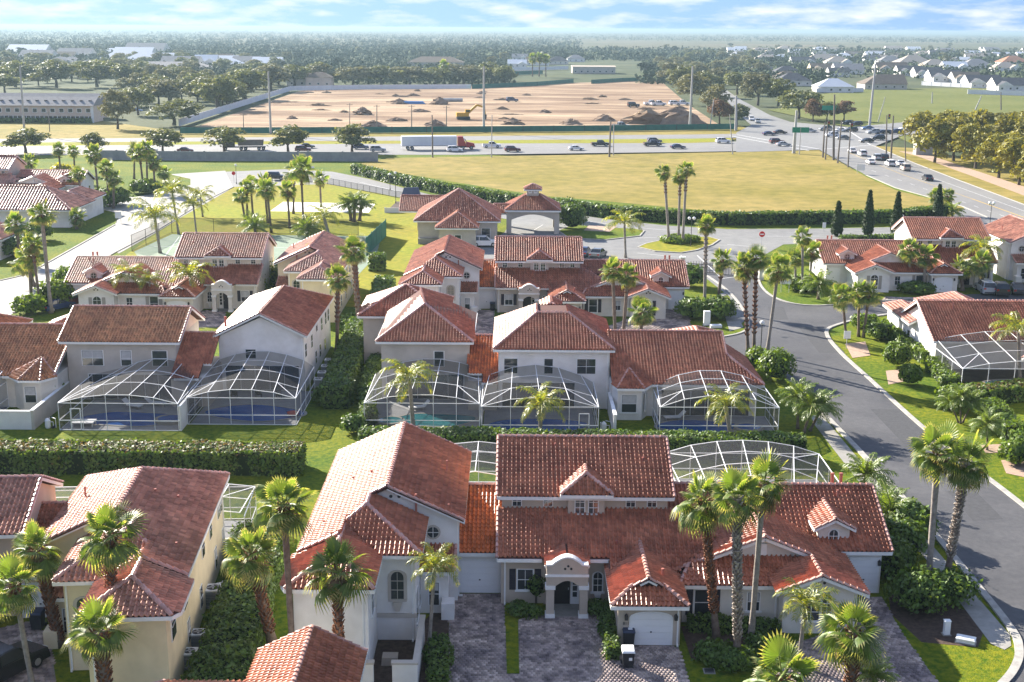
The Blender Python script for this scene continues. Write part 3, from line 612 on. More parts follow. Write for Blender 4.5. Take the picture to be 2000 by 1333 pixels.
def house_gabled(label, wallm='stucco_offwhite', tile='tile_red', round_dormer=False, arched=True, shut='shutter_dark', **k):
    """one-storey house: main ridge along the street, a broad and a small front gable, gabled dormer, side garage"""
    h = House('townhouse', label, org=(18.0, 77.0), **k); w = wallm
    h.box(10.7,24.3,77.0,87.2,0,3.05,w); h.box(10.72,20.9,72.6,77.0,0,2.62,w); h.box(16.7,21.2,71.2,77.0,0,2.55,w)
    ye, ze = 76.6, 3.1; yr = 82.1; zr = ze+SL*(yr-ye)
    h.plane([(20.4,ye,ze),(24.85,ye,ze),(24.85,yr,zr),(10.4,yr,zr),(10.4,79.0,ze+SL*2.4),(14.5,79.0,ze+SL*2.4)], tile); h.plane([(24.85,87.6,ze),(10.4,87.6,ze),(10.4,yr,zr),(24.85,yr,zr)], tile)
    h.ridge((10.4,yr,zr),(24.85,yr,zr)); h.ridge((24.85,ye,ze),(24.85,yr,zr), r=.11); h.eave((21.5,ye,ze),(24.85,ye,ze)); h.eave((24.85,ye,ze),(24.85,yr,zr), h=.2); h.eave((24.85,87.6,ze),(24.85,yr,zr), h=.2); h.eave((24.85,87.6,ze),(10.4,87.6,ze))
    h.gable_wall([(24.29,77.0,3.0),(24.29,87.2,3.0),(24.29,yr,3.0+SL*5.1)], w, (-.12,0))
    # broad front gable, its right slope running down over the small one
    xa, za = 15.95, 5.15; yg = 73.9; sl = .40
    xl = 10.3; zl = za-sl*(xa-xl); xrr = 21.75; zrr = za-sl*(xrr-xa)
    h.plane([(xl,yg,zl),(xa,yg,za),(xa,81.2,za),(xl,78.6,zl+.05)], tile)
    xb = 18.85; zb = za-sl*(xb-xa)
    h.plane([(xa,yg,za),(xb,yg,zb),(xb,70.7,zb),(xrr,70.7,zrr),(xrr,76.9,zrr),(xa,81.2,za)], tile)
    xc2 = 16.1; zc = zb-sl*(xb-xc2)
    h.plane([(xb,70.7,zb),(xb,yg+.1,zb),(xc2,73.6,zc),(xc2,70.7,zc)], tile)
    h.ridge((xa,yg,za),(xa,81.0,za)); h.ridge((xa,yg,za),(xl,yg,zl), r=.13); h.ridge((xa,yg,za),(xb,yg,zb), r=.13); h.ridge((xb,70.7,zb),(xb,yg,zb), r=.12); h.ridge((xb,70.7,zb),(xrr,70.7,zrr), r=.12); h.ridge((xb,70.7,zb),(xc2,70.7,zc), r=.12)
    h.eave((xa,yg,za),(xl+.9,yg,zl+.36), h=.2); h.eave((xa,yg,za),(xb,yg,zb), h=.2); h.eave((xb,70.7,zb),(xrr,70.7,zrr), h=.2); h.eave((xb,70.7,zb),(xc2,70.7,zc), h=.2); h.eave((xrr,70.7,zrr),(xrr,76.6,zrr))
    h.gable_wall([(11.4,74.3,2.6),(20.5,74.3,2.6),(20.5,74.3,za-sl*(20.5-xa)-.12),(xa,74.3,za-.12),(11.4,74.3,za-sl*(xa-11.4)-.12)], w, (0,.15))
    h.gable_wall([(16.7,71.19,2.4),(21.2,71.19,2.4),(21.2,71.19,zb-sl*(21.2-xb)-.12),(xb,71.19,zb-.12),(16.7,71.19,zb-sl*(xb-16.7)-.12)], w, (0,.15))
    # shed roof under the broad gable
    h.plane([(10.45,72.1,2.72),(16.9,72.1,2.72),(18.2,74.3,3.72),(11.6,74.3,3.72)], tile); h.ridge((10.45,72.1,2.72),(11.2,73.7,3.45), r=.12); h.eave((10.45,72.1,2.72),(16.5,72.1,2.72))
    h.window('S', 12.0, 72.6, .55, 1.0, 1.65, 0, 1, 2, True, shut); h.window('S', 15.15, 72.6, .85, .7, 1.2, 0, 2, 2, True)
    if arched:
        for x, q in ((18.4,1.0),(19.35,.55)): h.window('S', x, 71.2, .9, q, 1.7, q/2, 2, 3, True)
    else: h.window('S', 18.85, 71.2, .5, 1.0, 2.0, .5, 2, 4, True, shut)
    h.dots('S', 18.9, 71.2, 3.35, .1, .22); h.box(15.75,16.15,74.2,74.3,3.85,4.6,'trim_white','trim')
    h.garage('S', 23.2, 77.0, .03, 1.75, 2.3, .0, 5); h.lamp('S', 24.15, 77.0, 2.2); h.box(22.2,24.25,76.93,77.0,2.42,2.56,'trim_white','trim')
    # dormer
    xd = 21.2; yd = 77.6; hw = 1.35; zd = 4.35; sd = .5; zt = zd+sd*hw
    h.box(xd-1.05,xd+1.05,yd+.0,yd+3,2.9,4.45,w); h.gable_wall([(xd-1.05,yd-.01,4.4),(xd+1.05,yd-.01,4.4),(xd,yd-.01,4.4+.5*1.05)], w, (0,.1))
    h.plane([(xd-hw,yd-.35,zd),(xd,yd-.35,zt),(xd,81.1,zt),(xd-hw,79.6,zd)], tile); h.plane([(xd+hw,yd-.35,zd),(xd+hw,79.6,zd),(xd,81.1,zt),(xd,yd-.35,zt)], tile)
    h.ridge((xd,yd-.35,zt),(xd,81.1,zt))
    for sg_ in (-1,1): h.ridge((xd,yd-.35,zt),(xd+sg_*hw,yd-.35,zd), r=.1); h.eave((xd,yd-.35,zt),(xd+sg_*hw,yd-.35,zd), h=.16); h.eave((xd+sg_*hw,yd-.35,zd),(xd+sg_*hw,79.2,zd), h=.16)
    if round_dormer: h.round_window('S', xd, yd, 3.95, .34)
    else: h.window('S', xd, yd, 3.35, .55, .85, .27, 2, 2, True)
    for x in (13,17,21.5): h.window('N', x, 87.2, .8, 1.2, 1.4, nx=2, sill=False)
    h.window('E', 24.3, 84, .9, .8, 1.2, sill=False)
    h.downpipe('S',16.55,72.6,2.5); h.downpipe('E',24.3,86.8,2.9)
    h.vent_pipe(22.2,81.0,5.2,.5); h.vent_pipe(22.9,81.3,5.3,.35); h.vent_pipe(22.9,83,5.3,.9,.12); h.vent_pipe(22.3,83,5.3,.9,.12)
    h.finish(); return h
def connector(label, wallm='stucco_white', tile='tile_orange', x0=-3.4, x1=-.6, **k):
    """low garage between two houses under a steep bright tile roof"""
    h = House('garage_wing', label, cat='garage', org=((x0+x1)/2, 77.0), **k)
    h.box(x0+.02,x1-.02,76.6,87.0,0,3.0,wallm); zr = 3.0+SL*5.6
    h.plane([(x0+.02,76.2,3.0),(x1+.02,76.2,3.0),(x1+.02,81.8,zr),(x0+.02,81.8,zr)], tile); h.plane([(x1+.02,87.4,3.0),(x0+.02,87.4,3.0),(x0+.02,81.8,zr),(x1+.02,81.8,zr)], tile)
    h.ridge((x0+.1,81.8,zr),(x1-.1,81.8,zr)); h.eave((x0+.1,76.2,3.0),(x1-.35,76.2,3.0)); h.eave((x0+.1,87.4,3.0),(x1-.35,87.4,3.0))
    h.garage('S', (x0+x1)/2, 76.6, .03, 2.4, 2.25, 0, 5); h.finish(); return h
# ------------------------------------------------------------------ the ground and the roads
sheet('ground', [(-14000,-300),(14000,-300),(14000,26000),(-14000,26000)], 'far_ground', -.35)
sheet('marsh', [(-500,2300),(800,1900),(6000,2050),(9000,9000),(-3000,12000)], 'marsh', -.28)
sheet('lawn', [(-170,30),(120,30),(190,300),(120,330),(-10,372),(-190,372),(-260,300)], 'lawn', 0)
sheet('meadow', gp([(-120,285),(-120,232),(200,236),(345,256),(900,252),(1440,244),(1500,262),(1350,285),(900,290),(300,292)]), 'grass_dry', -.12)
sheet('construction_ground', gp([(380,249),(600,173),(860,171),(1000,165),(1290,158),(1345,205),(1405,244),(1380,250)]), 'dirt', -.04)
sheet('dry_field', gp([(690,322),(760,309),(950,306),(1350,299),(1600,294),(1690,345),(1750,372),(1900,410),(1870,424),(1700,428),(1400,414),(1200,395),(1050,382),(900,358),(760,335)]), 'grass_dry', .012)
sheet('east_meadow', gp([(1500,215),(1580,203),(1590,185),(1700,174),(1900,172),(2200,176),(2200,330),(1990,300),(1800,290),(1740,262),(1640,245)]), 'meadow_green', -.06)
sheet('road_verge', gp([(1700,285),(1790,290),(2000,335),(2250,400),(2250,520),(2000,402),(1870,350),(1790,320)]), 'grass_dry', .01)
sheet('sand_path', gp([(1755,296),(1790,305),(1900,345),(2100,420),(2100,398),(1900,332),(1800,298)]), 'mulch_pale', .022)
sheet('park_lawn', gp([(180,545),(298,462),(450,363),(560,353),(700,364),(860,394),(930,470),(780,560),(700,600),(240,600)]), 'grass_gold', .012)
sheet('sand_court', gp([(528,413),(553,395),(733,399),(720,416)]), 'sand', .03)
sheet('tennis_court', gp([(262,492),(336,458),(745,462),(735,500),(690,548),(300,548)]), 'court_green', .03)
for a in ([(300,482),(700,486)], [(350,463),(290,545)], [(620,464),(600,545)], [(520,464),(480,545)], [(430,463),(380,545)]):
    b = MB(); p, q = G(*a[0]), G(*a[1]); b.beam((*p,.034), (*q,.034), .12, 'road_paint', .004); b.build('court_line', kind='structure')
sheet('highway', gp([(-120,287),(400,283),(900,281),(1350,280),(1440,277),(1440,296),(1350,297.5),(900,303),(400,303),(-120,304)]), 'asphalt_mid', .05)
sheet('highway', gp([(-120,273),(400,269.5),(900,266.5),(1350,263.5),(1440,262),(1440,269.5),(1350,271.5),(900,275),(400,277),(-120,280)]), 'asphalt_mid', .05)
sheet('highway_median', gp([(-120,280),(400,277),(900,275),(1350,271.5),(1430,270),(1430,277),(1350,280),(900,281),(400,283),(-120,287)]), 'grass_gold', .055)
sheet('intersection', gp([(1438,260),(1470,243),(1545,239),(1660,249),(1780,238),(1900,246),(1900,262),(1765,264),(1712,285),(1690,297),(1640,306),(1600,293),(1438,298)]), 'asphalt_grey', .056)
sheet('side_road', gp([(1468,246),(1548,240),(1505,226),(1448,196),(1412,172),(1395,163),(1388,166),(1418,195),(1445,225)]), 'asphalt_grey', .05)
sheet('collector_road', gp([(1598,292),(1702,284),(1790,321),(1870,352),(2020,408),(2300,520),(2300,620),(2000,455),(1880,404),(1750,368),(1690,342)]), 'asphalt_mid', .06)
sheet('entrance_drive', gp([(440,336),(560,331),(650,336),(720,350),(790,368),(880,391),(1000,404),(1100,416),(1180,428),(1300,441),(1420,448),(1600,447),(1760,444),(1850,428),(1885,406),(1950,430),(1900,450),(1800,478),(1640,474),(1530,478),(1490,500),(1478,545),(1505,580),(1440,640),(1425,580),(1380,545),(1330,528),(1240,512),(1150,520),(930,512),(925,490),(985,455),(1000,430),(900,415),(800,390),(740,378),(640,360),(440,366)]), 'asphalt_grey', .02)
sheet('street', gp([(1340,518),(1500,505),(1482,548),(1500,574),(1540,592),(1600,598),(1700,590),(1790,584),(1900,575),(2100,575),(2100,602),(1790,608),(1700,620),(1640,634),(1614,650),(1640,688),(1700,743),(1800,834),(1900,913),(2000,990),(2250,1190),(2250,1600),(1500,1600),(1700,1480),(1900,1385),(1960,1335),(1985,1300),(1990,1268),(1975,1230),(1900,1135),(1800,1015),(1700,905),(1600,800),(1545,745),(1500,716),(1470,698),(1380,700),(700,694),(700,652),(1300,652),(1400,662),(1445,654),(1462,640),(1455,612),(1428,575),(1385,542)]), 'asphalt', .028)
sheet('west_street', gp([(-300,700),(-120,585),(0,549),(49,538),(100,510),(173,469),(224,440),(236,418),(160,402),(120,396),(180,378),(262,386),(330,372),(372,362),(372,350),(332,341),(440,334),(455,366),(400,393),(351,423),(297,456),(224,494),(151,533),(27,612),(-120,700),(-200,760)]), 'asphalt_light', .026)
def kerb(pts, name='kerb', w=.32, h=.13, closed=False):
    P = [Vector((*G(*p),0)) for p in pts]; b = MB(); n = len(P); L = []
    for i in range(n):
        a = P[i-1] if (i > 0 or closed) else P[i]; c = P[(i+1)%n] if (i < n-1 or closed) else P[i]
        d = (c-a).normalized(); s = Vector((-d.y, d.x, 0)); L.append((P[i]+s*w/2, P[i]-s*w/2))
    for i in range(n if closed else n-1):
        (a0,a1),(b0,b1) = L[i], L[(i+1)%n]; z = Vector((0,0,h))
        b.hexa([a0,a1,b1,b0,a0+z,a1+z,b1+z,b0+z], 'kerb')
    return b.build(name, kind='structure')
def smooth(pts, k=4):
    out = []; n = len(pts)
    for i in range(n-1):
        p0 = pts[max(i-1,0)]; p1 = pts[i]; p2 = pts[i+1]; p3 = pts[min(i+2,n-1)]
        for j in range(k):
            t = j/k; out.append(tuple(.5*((2*p1[c])+(-p0[c]+p2[c])*t+(2*p0[c]-5*p1[c]+4*p2[c]-p3[c])*t*t+(-p0[c]+3*p1[c]-3*p2[c]+p3[c])*t**3) for c in (0,1)))
    return out+[pts[-1]]
kerb(smooth([(1340,518),(1385,542),(1428,575),(1455,612),(1462,638),(1445,652),(1400,661)]))
kerb(smooth([(1545,745),(1600,800),(1700,905),(1800,1015),(1900,1135),(1975,1230),(1990,1268),(1985,1300),(1960,1335),(1900,1385)]), w=.5)
kerb(smooth([(2250,1190),(2000,990),(1900,913),(1800,834),(1700,743),(1640,688),(1614,650),(1640,634),(1700,620),(1790,608)]), w=.45)
kerb(smooth([(1490,520),(1482,548),(1500,574),(1540,592),(1600,598),(1700,590),(1790,584)]))
kerb([(1690,342),(1750,368),(1880,404),(1935,428)]); kerb([(1702,284),(1790,321),(1870,352),(2020,408)])
kerb([(0,549),(49,538),(100,510),(173,469),(224,440)]); kerb([(27,612),(151,533),(224,494),(297,456),(351,423),(400,393),(455,366)], w=.4)
sheet('pavement', gp([(1583,812),(1606,812),(1700,925),(1850,1100),(1972,1240),(1975,1262),(1962,1270),(1935,1258),(1830,1118),(1680,945),(1592,832)]), 'concrete', .022)
sheet('pavement', gp([(232,496),(300,458),(352,426),(402,398),(447,372),(438,368),(392,394),(345,420),(292,452),(222,488)]), 'concrete', .03)
sheet('pavement', gp([(1402,575),(1416,572),(1452,640),(1425,648)]), 'concrete', .03)
def island(pts, m, h=.13, name='traffic_island'):
    P = gp(pts); b = MB(); b.prism(P, 0, h, m); o = b.build(name, kind='structure'); kerb(pts, 'kerb', .3, h+.03, True); return o
island([(1246,484),(1262,477),(1300,469),(1345,464),(1385,464),(1405,470),(1390,480),(1360,490),(1330,495),(1280,492)], 'grass_gold')
island([(1090,452),(1120,440),(1180,446),(1240,448),(1258,452),(1250,462),(1180,470),(1110,466)], 'lawn')
sheet('planting_bed', gp([(1150,442),(1205,444),(1190,455),(1140,452)]), 'mulch_pale', .15)
def paint(p, q, w=.14, m='road_paint', z=.045):
    a, c = G(*p), G(*q); b = MB(); d = Vector((c[0]-a[0], c[1]-a[1], 0)).normalized(); s = Vector((-d.y,d.x,0))*w/2
    A = Vector((*a,z)); C = Vector((*c,z)); b.poly([A-s, C-s, C+s, A+s], m); return b.build('road_marking', kind='structure')
def dashes(p, q, n, w=.15, m='road_paint', z=.075, duty=.35):
    for i in range(n):
        t0, t1 = (i+.1)/n, (i+.1+duty)/n; paint((p[0]+(q[0]-p[0])*t0, p[1]+(q[1]-p[1])*t0), (p[0]+(q[0]-p[0])*t1, p[1]+(q[1]-p[1])*t1), w, m, z)
for y0, y1 in ((288,284.6),(293,289)): dashes((700,y0+.8), (1440,y1), 26)
dashes((700,271.3), (1440,266), 20)
paint((1440,264), (1600,292), .5, z=.08); paint((1425,266), (1580,295), .5, z=.08); paint((1705,284), (1610,292), .5, z=.08); paint((1648,250), (1700,284), .4, z=.08)
paint((1660,300), (1760,341), .16, 'road_paint_yellow', .08); paint((1760,341), (1900,390), .16, 'road_paint_yellow', .08); paint((1900,390), (2040,440), .3, 'road_paint_yellow', .08)
paint((1740,320), (1860,362), .14, z=.08); paint((1860,362), (2040,428), .14, z=.08); dashes((1700,333), (2000,437), 12, z=.08)
for a, c in (((1240,466),(1330,462)), ((1245,495),(1340,505)), ((1330,500),(1358,540)), ((1362,500),(1410,545)), ((1420,478),(1480,484)), ((1410,545),(1450,540)), ((1500,462),(1600,462)), ((1700,458),(1800,452)), ((1110,428),(1200,440)), ((1210,442),(1320,452)), ((700,356),(850,392)), ((1170,512),(1250,508)), ((1040,452),(1060,440))): paint(a, c, .16, z=.04)
# ------------------------------------------------------------------ driveways of laid stones
def pavers(pts, label_name='driveway', s=.24, lod=0):
    P = gp(pts); X = [p[0] for p in P]; Y = [p[1] for p in P]
    bs = sheet(label_name, P, 'joint_sand', .014)
    xs = np.arange(min(X), max(X), s); ys = np.arange(min(Y), max(Y), s)
    AX, AY = np.meshgrid(xs, ys); AX = AX+(np.arange(len(ys))%2)[:,None]*s*.5; ins = in_poly(AX, AY, P)
    x, y = AX[ins], AY[ins]; n = len(x)
    w = s*.475+np.random.uniform(-.006,.002,n); hz = .026+np.random.uniform(0,.004,n)
    co = [(-1,-1),(1,-1),(1,1),(-1,1)]
    V = np.zeros((n,8,3))
    for i,(a,c) in enumerate(co):
        V[:,i,0] = x+a*w; V[:,i,1] = y+c*w; V[:,i,2] = hz; V[:,4+i,0] = x+a*w; V[:,4+i,1] = y+c*w; V[:,4+i,2] = .010
    f = np.array([(0,1,2,3),(4,5,1,0),(5,6,2,1),(7,4,0,3)]); F = (f[None]+(np.arange(n)*8)[:,None,None]).reshape(-1,4)
    link(np_mesh('paving_stones', V.reshape(-1,3), F, ['paver'], np.repeat(np.random.rand(n),4)), 'paving_stones', bs, kind='stuff')
pavers([(880,1160),(985,1160),(985,1225),(1012,1215),(1018,1200),(1066,1200),(1150,1200),(1178,1205),(1196,1290),(1206,1262),(1325,1264),(1334,1290),(1345,1333),(1360,1420),(980,1440),(870,1420),(872,1333)])
pavers([(1560,1255),(1620,1235),(1640,1170),(1722,1166),(1760,1235),(1840,1345),(1900,1440),(1560,1440),(1500,1340)])
pavers([(-40,1235),(60,1215),(95,1240),(110,1333),(60,1420),(-80,1420)], s=.3)
pavers([(930,606),(965,606),(962,668),(925,664)], s=.45); pavers([(1180,640),(1280,604),(1345,604),(1350,650),(1180,660)], s=.45); pavers([(380,608),(440,606),(440,640),(385,640)], s=.45); pavers([(1730,580),(1800,582),(1780,600),(1720,594)], s=.5)
sheet('planting_strip', gp([(986,1180),(1062,1180),(1060,1200),(1012,1212),(1014,1318),(990,1318)]), 'lawn', .07)
sheet('planting_bed', gp([(1150,1185),(1200,1185),(1210,1290),(1192,1285),(1178,1205)]), 'mulch', .07)
sheet('planting_bed', gp([(1330,1225),(1530,1230),(1545,1275),(1480,1300),(1350,1290)]), 'mulch', .05)
sheet('planting_bed', gp([(1735,1160),(1830,1170),(1930,1210),(1910,1265),(1800,1255),(1740,1200)]), 'mulch', .012)
sheet('planting_bed', gp([(815,1225),(875,1170),(880,1333),(812,1400)]), 'mulch', .02)
for c in ([(1650,672),(1690,668),(1700,695),(1665,700)], [(1730,725),(1765,722),(1770,745),(1735,752)], [(1915,870),(1965,868),(1965,885),(1925,886)], [(1955,900),(2010,895),(2010,935),(1965,925)]): sheet('planting_bed', gp(c), 'mulch_pale', .03)
for px, py, r in ((1533,660,.42),(1560,700,.42),(1755,900,.45),(1480,600,.42),(1640,740,.42)):
    b = MB(); x, y = G(px,py); b.prism([(x+r*math.cos(2*math.pi*i/14), y+r*math.sin(2*math.pi*i/14)) for i in range(14)], .02, .036, 'dark_metal'); o = b.build('manhole_cover'); tag(o, {1533:'round manhole cover in the street beside the lamp',1560:'manhole cover in the street below the lamp',1755:'manhole cover near the left kerb behind the two street palms',1480:'manhole cover at the street mouth by the gate',1640:'manhole cover in the bend of the street'}[px], 'manhole cover')
for pts in ([(1560,640),(1600,640),(1650,690),(1600,690)], [(1700,800),(1760,800),(1830,865),(1765,868)], [(1850,960),(1905,960),(1960,1015),(1900,1018)], [(1500,600),(1530,600),(1540,625),(1505,625)]): sheet('road_patch', gp(pts), 'asphalt_patch', .033)
# ------------------------------------------------------------------ houses
NEAR = 'front row of tile roofed townhouses'; MID = 'townhouses seen from behind with screened pools'; BACK = 'third row of townhouses before the gatehouse'; WEST = 'townhouses along the west street'; EAST = 'townhouses east of the street'
house_two_wing('white two-storey townhouse with a walled entry court and round gable window, in the front row', 'stucco_white', 'tile_red', singles=300, group=NEAR)
connector('white garage door under a bright orange tile roof between white and beige front row houses', singles=150, group='low garages between houses')
house_portico('beige townhouse with arched entrance portico and paired dormer windows in the front row', 'stucco_beige', 'tile_red', '811', singles=300, group=NEAR)
house_gabled('off-white front row townhouse with broad grey gable behind three tall palms', 'stucco_offwhite', 'tile_red', singles=300, group=NEAR)
D0 = -1.2
house_two_wing('white two-storey townhouse in the third row left of the orange connecting roof', 'stucco_white', 'tile_red', False, loc=(-8.0-D0*0-1.0,75.0+86.2), lod=1, group=BACK)
connector('white garage under bright orange roof in the third row beside a wheelie bin', loc=(-2.0-1.4,77+86.5), lod=1, group='low garages between houses')
house_portico('taupe third row townhouse with portico and clerestory windows in front of the gatehouse', 'stucco_taupe', 'tile_red', loc=(4.0-1.4,78.0+86.0), lod=1, group=BACK)
house_gabled('third row off-white townhouse beside the street, gabled dormer and white garage door', 'stucco_offwhite', 'tile_red', arched=False, loc=(18.0-1.6,77+86.5), lod=1, group=BACK)
# mirrored pair by the tennis court
cW = -34.0
house_gabled('white townhouse with round dormer window and arched window with grey shutters near the west street', 'stucco_white', 'tile_red', True, False, 'shutter_grey', loc=(cW-18.0,77+86.2), mx=-1, lod=1, group=WEST)
house_portico('cream and white townhouse with arched doorway in front of the tennis court', 'stucco_offwhite', 'tile_red', loc=(cW-4.0,78+87), mx=-1, lod=1, group=WEST)
house_two_wing('cream two-storey townhouse half hidden behind palms right of the tennis court', 'stucco_cream', 'tile_pink', False, loc=(cW+8.0-.4,75+89), mx=-1, lod=1, group=WEST)
# east group
cE = 70.0
house_gabled('bright white townhouse with round dormer and arched garage east of the street', 'stucco_white', 'tile_red', True, False, 'shutter_grey', loc=(cE-18,77+104.5), mx=-1, lod=1, group=EAST)
house_portico('two-storey white townhouse with hipped upper roof below the collector road', 'stucco_offwhite', 'tile_red', loc=(cE-4.0-.5,78+106.5), mx=-1, lod=1, group=EAST)
house_two_wing('white townhouse with pink tile roof cut by the right edge of the photo', 'stucco_white', 'tile_pink', False, loc=(cE+8.5,75+110), mx=-1, lod=1, group=EAST)
# far west group
house_gabled('white townhouse with dark shutters and garage at the far end of the west street', 'stucco_white', 'tile_red', arched=False, loc=(-98.5,268.0), lod=2, group=WEST)
house_portico('pink-roofed portico townhouse on the far left among tall palms', 'stucco_pink', 'tile_pink', loc=(-113.5,268.5), lod=2, group=WEST)
house_two_wing('white two-storey townhouse cut by the left edge beyond the west street', 'stucco_white', 'tile_pink', False, loc=(-128,265), lod=2, group=WEST)
def simple_walls(h, x0, x1, y0, y1, z, m): h.box(x0, x1, y0, y1, 0, z, m)
# cream house, front left (stands a little askew)
house_two_wing('cream two-storey townhouse with air conditioners along its right wall, bottom left', 'stucco_cream', 'tile_pink', False, 86.7, True, loc=(-23.35,71.2), mx=-1, rot=R_(4.5), singles=300, group=NEAR)
connector('low garage with red tile roof between the cream and the pale pink front row houses', 'stucco_cream', 'tile_red', loc=(-29.3,73.0), mx=-1, rot=R_(4.5), singles=100, group='low garages between houses')
h = House('townhouse', 'pale pink townhouse with hipped pink tile roof cut by the left edge, front row', 'house', NEAR, org=(-35,78), loc=(-35.2,76.5), rot=R_(4.5), singles=250)
h.box(-44,-30.4,74,82,0,5.6,'stucco_pink'); h.roof(-46,-30.0,73.4,82.4,5.7,SL,'x',(0,0),'tile_pink')
h.gable_wall([(-30.39,74,5.6),(-30.39,82,5.6),(-30.39,77.9,7.5)],'stucco_pink',(-.1,0)); h.box(-44,-33,70,74,0,5.0,'stucco_pink'); h.roof(-46,-32.6,69.5,75,5.1,SL,'x',(0,1),'tile_pink'); h.finish()
h = House('townhouse', 'small hipped garage wing in the very foreground below the white house', 'house', NEAR, org=(-10.5,58.5), singles=300)
h.box(-12.8,-8.1,50.5,60.7,0,3.75,'stucco_white'); h.gable_wall([(-12.8,60.69,3.7),(-8.1,60.69,3.7),(-10.45,60.69,4.9)],'stucco_white',(0,-.1))
h.roof(-13.3,-7.6,49.5,61.2,3.8,.5,'y',(1,0),'tile_red'); h.roof(-17.5,-10.6,52.6,58.0,3.7,.46,'x',(0,0),'tile_red'); h.box(-17,-12.8,53,57.6,0,3.65,'stucco_white'); h.vent_pipe(-12.0,59.6,4.4,.2); h.finish()
# second row seen from behind
h = House('townhouse', 'taupe two-storey townhouse with hipped roof behind the left palm of the second row', 'house', MID, org=(-8.6,127), lod=0)
w = 'stucco_taupe'; h.box(-12.9,-4.2,121.0,134,0,5.95,w)
zT = 6+SL*5.6; 
h.plane([(-13.4,120.6,6),(-3.8,120.6,6),(-8.9,126.2,zT)]); h.plane([(-3.8,120.6,6),(-3.8,134,6),(-9.9,134,zT),(-8.9,126.2,zT)]); h.plane([(-13.4,134,6),(-13.4,120.6,6),(-8.9,126.2,zT),(-9.9,134,zT)])
for q in ((-13.4,120.6,6),(-3.8,120.6,6),(-9.9,134,zT)): h.ridge((-8.9,126.2,zT), q)
for a, b in (((-13.4,120.6,6),(-3.8,120.6,6)),((-3.8,120.6,6),(-3.8,134,6)),((-13.4,120.6,6),(-13.4,134,6))): h.eave(a,b)
h.box(-16.2,-7.2,134,143,0,5.5,w); h.roof(-16.8,-6.8,133.6,143.6,5.6,.5,'x',(1,1)); h.window('S', -7.2, 121.0, 3.45, .9, 1.5, sill=False, blind=False); h.vent_pipe(-5.5,125.5,6.7,.3); h.vent_pipe(-5.0,122.5,6.4,.2,.09,'alu_white')
h.window('S', -8.6, 121.0, .1, 7.6, 2.5, nx=5, nz=1, sill=False, blind=False); h.finish()  # the lanai recess's shade is put in as this wide dark glass
h = House('townhouse', 'white two-storey townhouse with four dark back windows in the second row', 'house', MID, org=(4,124), lod=0)
w = 'stucco_white'; h.box(-1.3,9.45,118.2,130.5,0,5.95,w); zT = 8.45; E6 = 6.0
h.plane([(-1.8,117.8,E6),(9.9,117.8,E6),(5.6,123.2,zT),(2.5,123.2,zT)]); h.plane([(-1.8,131,E6),(-1.8,117.8,E6),(2.5,123.2,zT),(2.5,127,zT)]); h.plane([(9.9,117.8,E6),(9.9,131,E6),(5.6,127,zT),(5.6,123.2,zT)]); h.plane([(9.9,131,E6),(-1.8,131,E6),(2.5,127,zT),(5.6,127,zT)])
h.plane([(2.5,123.2,zT),(5.6,123.2,zT),(5.6,127,zT),(2.5,127,zT)],'tile_red')
for a, b in (((2.5,123.2,zT),(-1.8,117.8,E6)),((5.6,123.2,zT),(9.9,117.8,E6)),((2.5,123.2,zT),(5.6,123.2,zT)),((2.5,123.2,zT),(2.5,127,zT))): h.ridge(a,b)
for a, b in (((-1.8,117.8,E6),(9.9,117.8,E6)),((-1.8,117.8,E6),(-1.8,131,E6)),((9.9,117.8,E6),(9.9,131,E6))): h.eave(a,b)
h.roof(2.9,5.2,126.5,131,7.9,.5,'y',(1,0))
h.downpipe('S',9.25,118.2,5.8); h.downpipe('S',-1.1,118.2,5.8)
for x, ww, nx in ((-.1,1.25,1),(3.55,.8,1),(7.2,1.75,2)): h.window('S', x, 118.2, 3.55, ww, 1.45, nx=nx, sill=False, blind=False)
h.window('S', 2.6, 118.2, .1, 7.0, 2.5, nx=5, nz=1, sill=False, blind=False)  # wide dark glass painted in for the shaded lanai opening
h.finish()
h = House('townhouse', 'white single-storey townhouse with bay and broad red roof right of centre', 'house', MID, org=(17,122), lod=0)
w = 'stucco_white'; h.box(9.47,23.4,116.0,129,0,3.25,w); zr = 3.3+SL*7.4
h.plane([(9.5,115.4,3.3),(23.95,115.4,3.3),(20.95,119.5,3.3+SL*4.1),(20.95,122.8,zr),(9.5,122.8,zr)]); h.plane([(23.95,115.4,3.3),(23.95,126,3.3),(20.95,126,3.3+SL*4.1),(20.95,119.5,3.3+SL*4.1)]); h.plane([(20.95,130.2,3.3),(9.5,130.2,3.3),(9.5,122.8,zr),(20.95,122.8,zr)])
h.ridge((9.9,122.8,zr),(20.95,122.8,zr)); h.ridge((20.95,122.8,zr),(20.95,119.5,3.3+SL*4.1), r=.11); h.ridge((20.95,119.5,3.3+SL*4.1),(23.95,115.4,3.3)); h.eave((9.9,115.4,3.3),(23.95,115.4,3.3)); h.eave((23.95,115.4,3.3),(23.95,126,3.3))
bay = [(9.55,115.9),(10.0,114.6),(12.3,114.6),(12.9,115.9)]
h.mb('wall').prism([h.P(x,y,0)[:2] for x,y in bay], 0, 3.2, w); ap = (11.2,116.6,4.55); bb = [(9.55,115.3,3.28),(9.9,114.1,3.25),(12.5,114.1,3.25),(13.3,115.6,3.3)]
for a, b in zip(bb, bb[1:]): h.plane([a,b,ap]); h.eave(a,b)
for q in bb[1:3]: h.ridge(q, ap, r=.1)
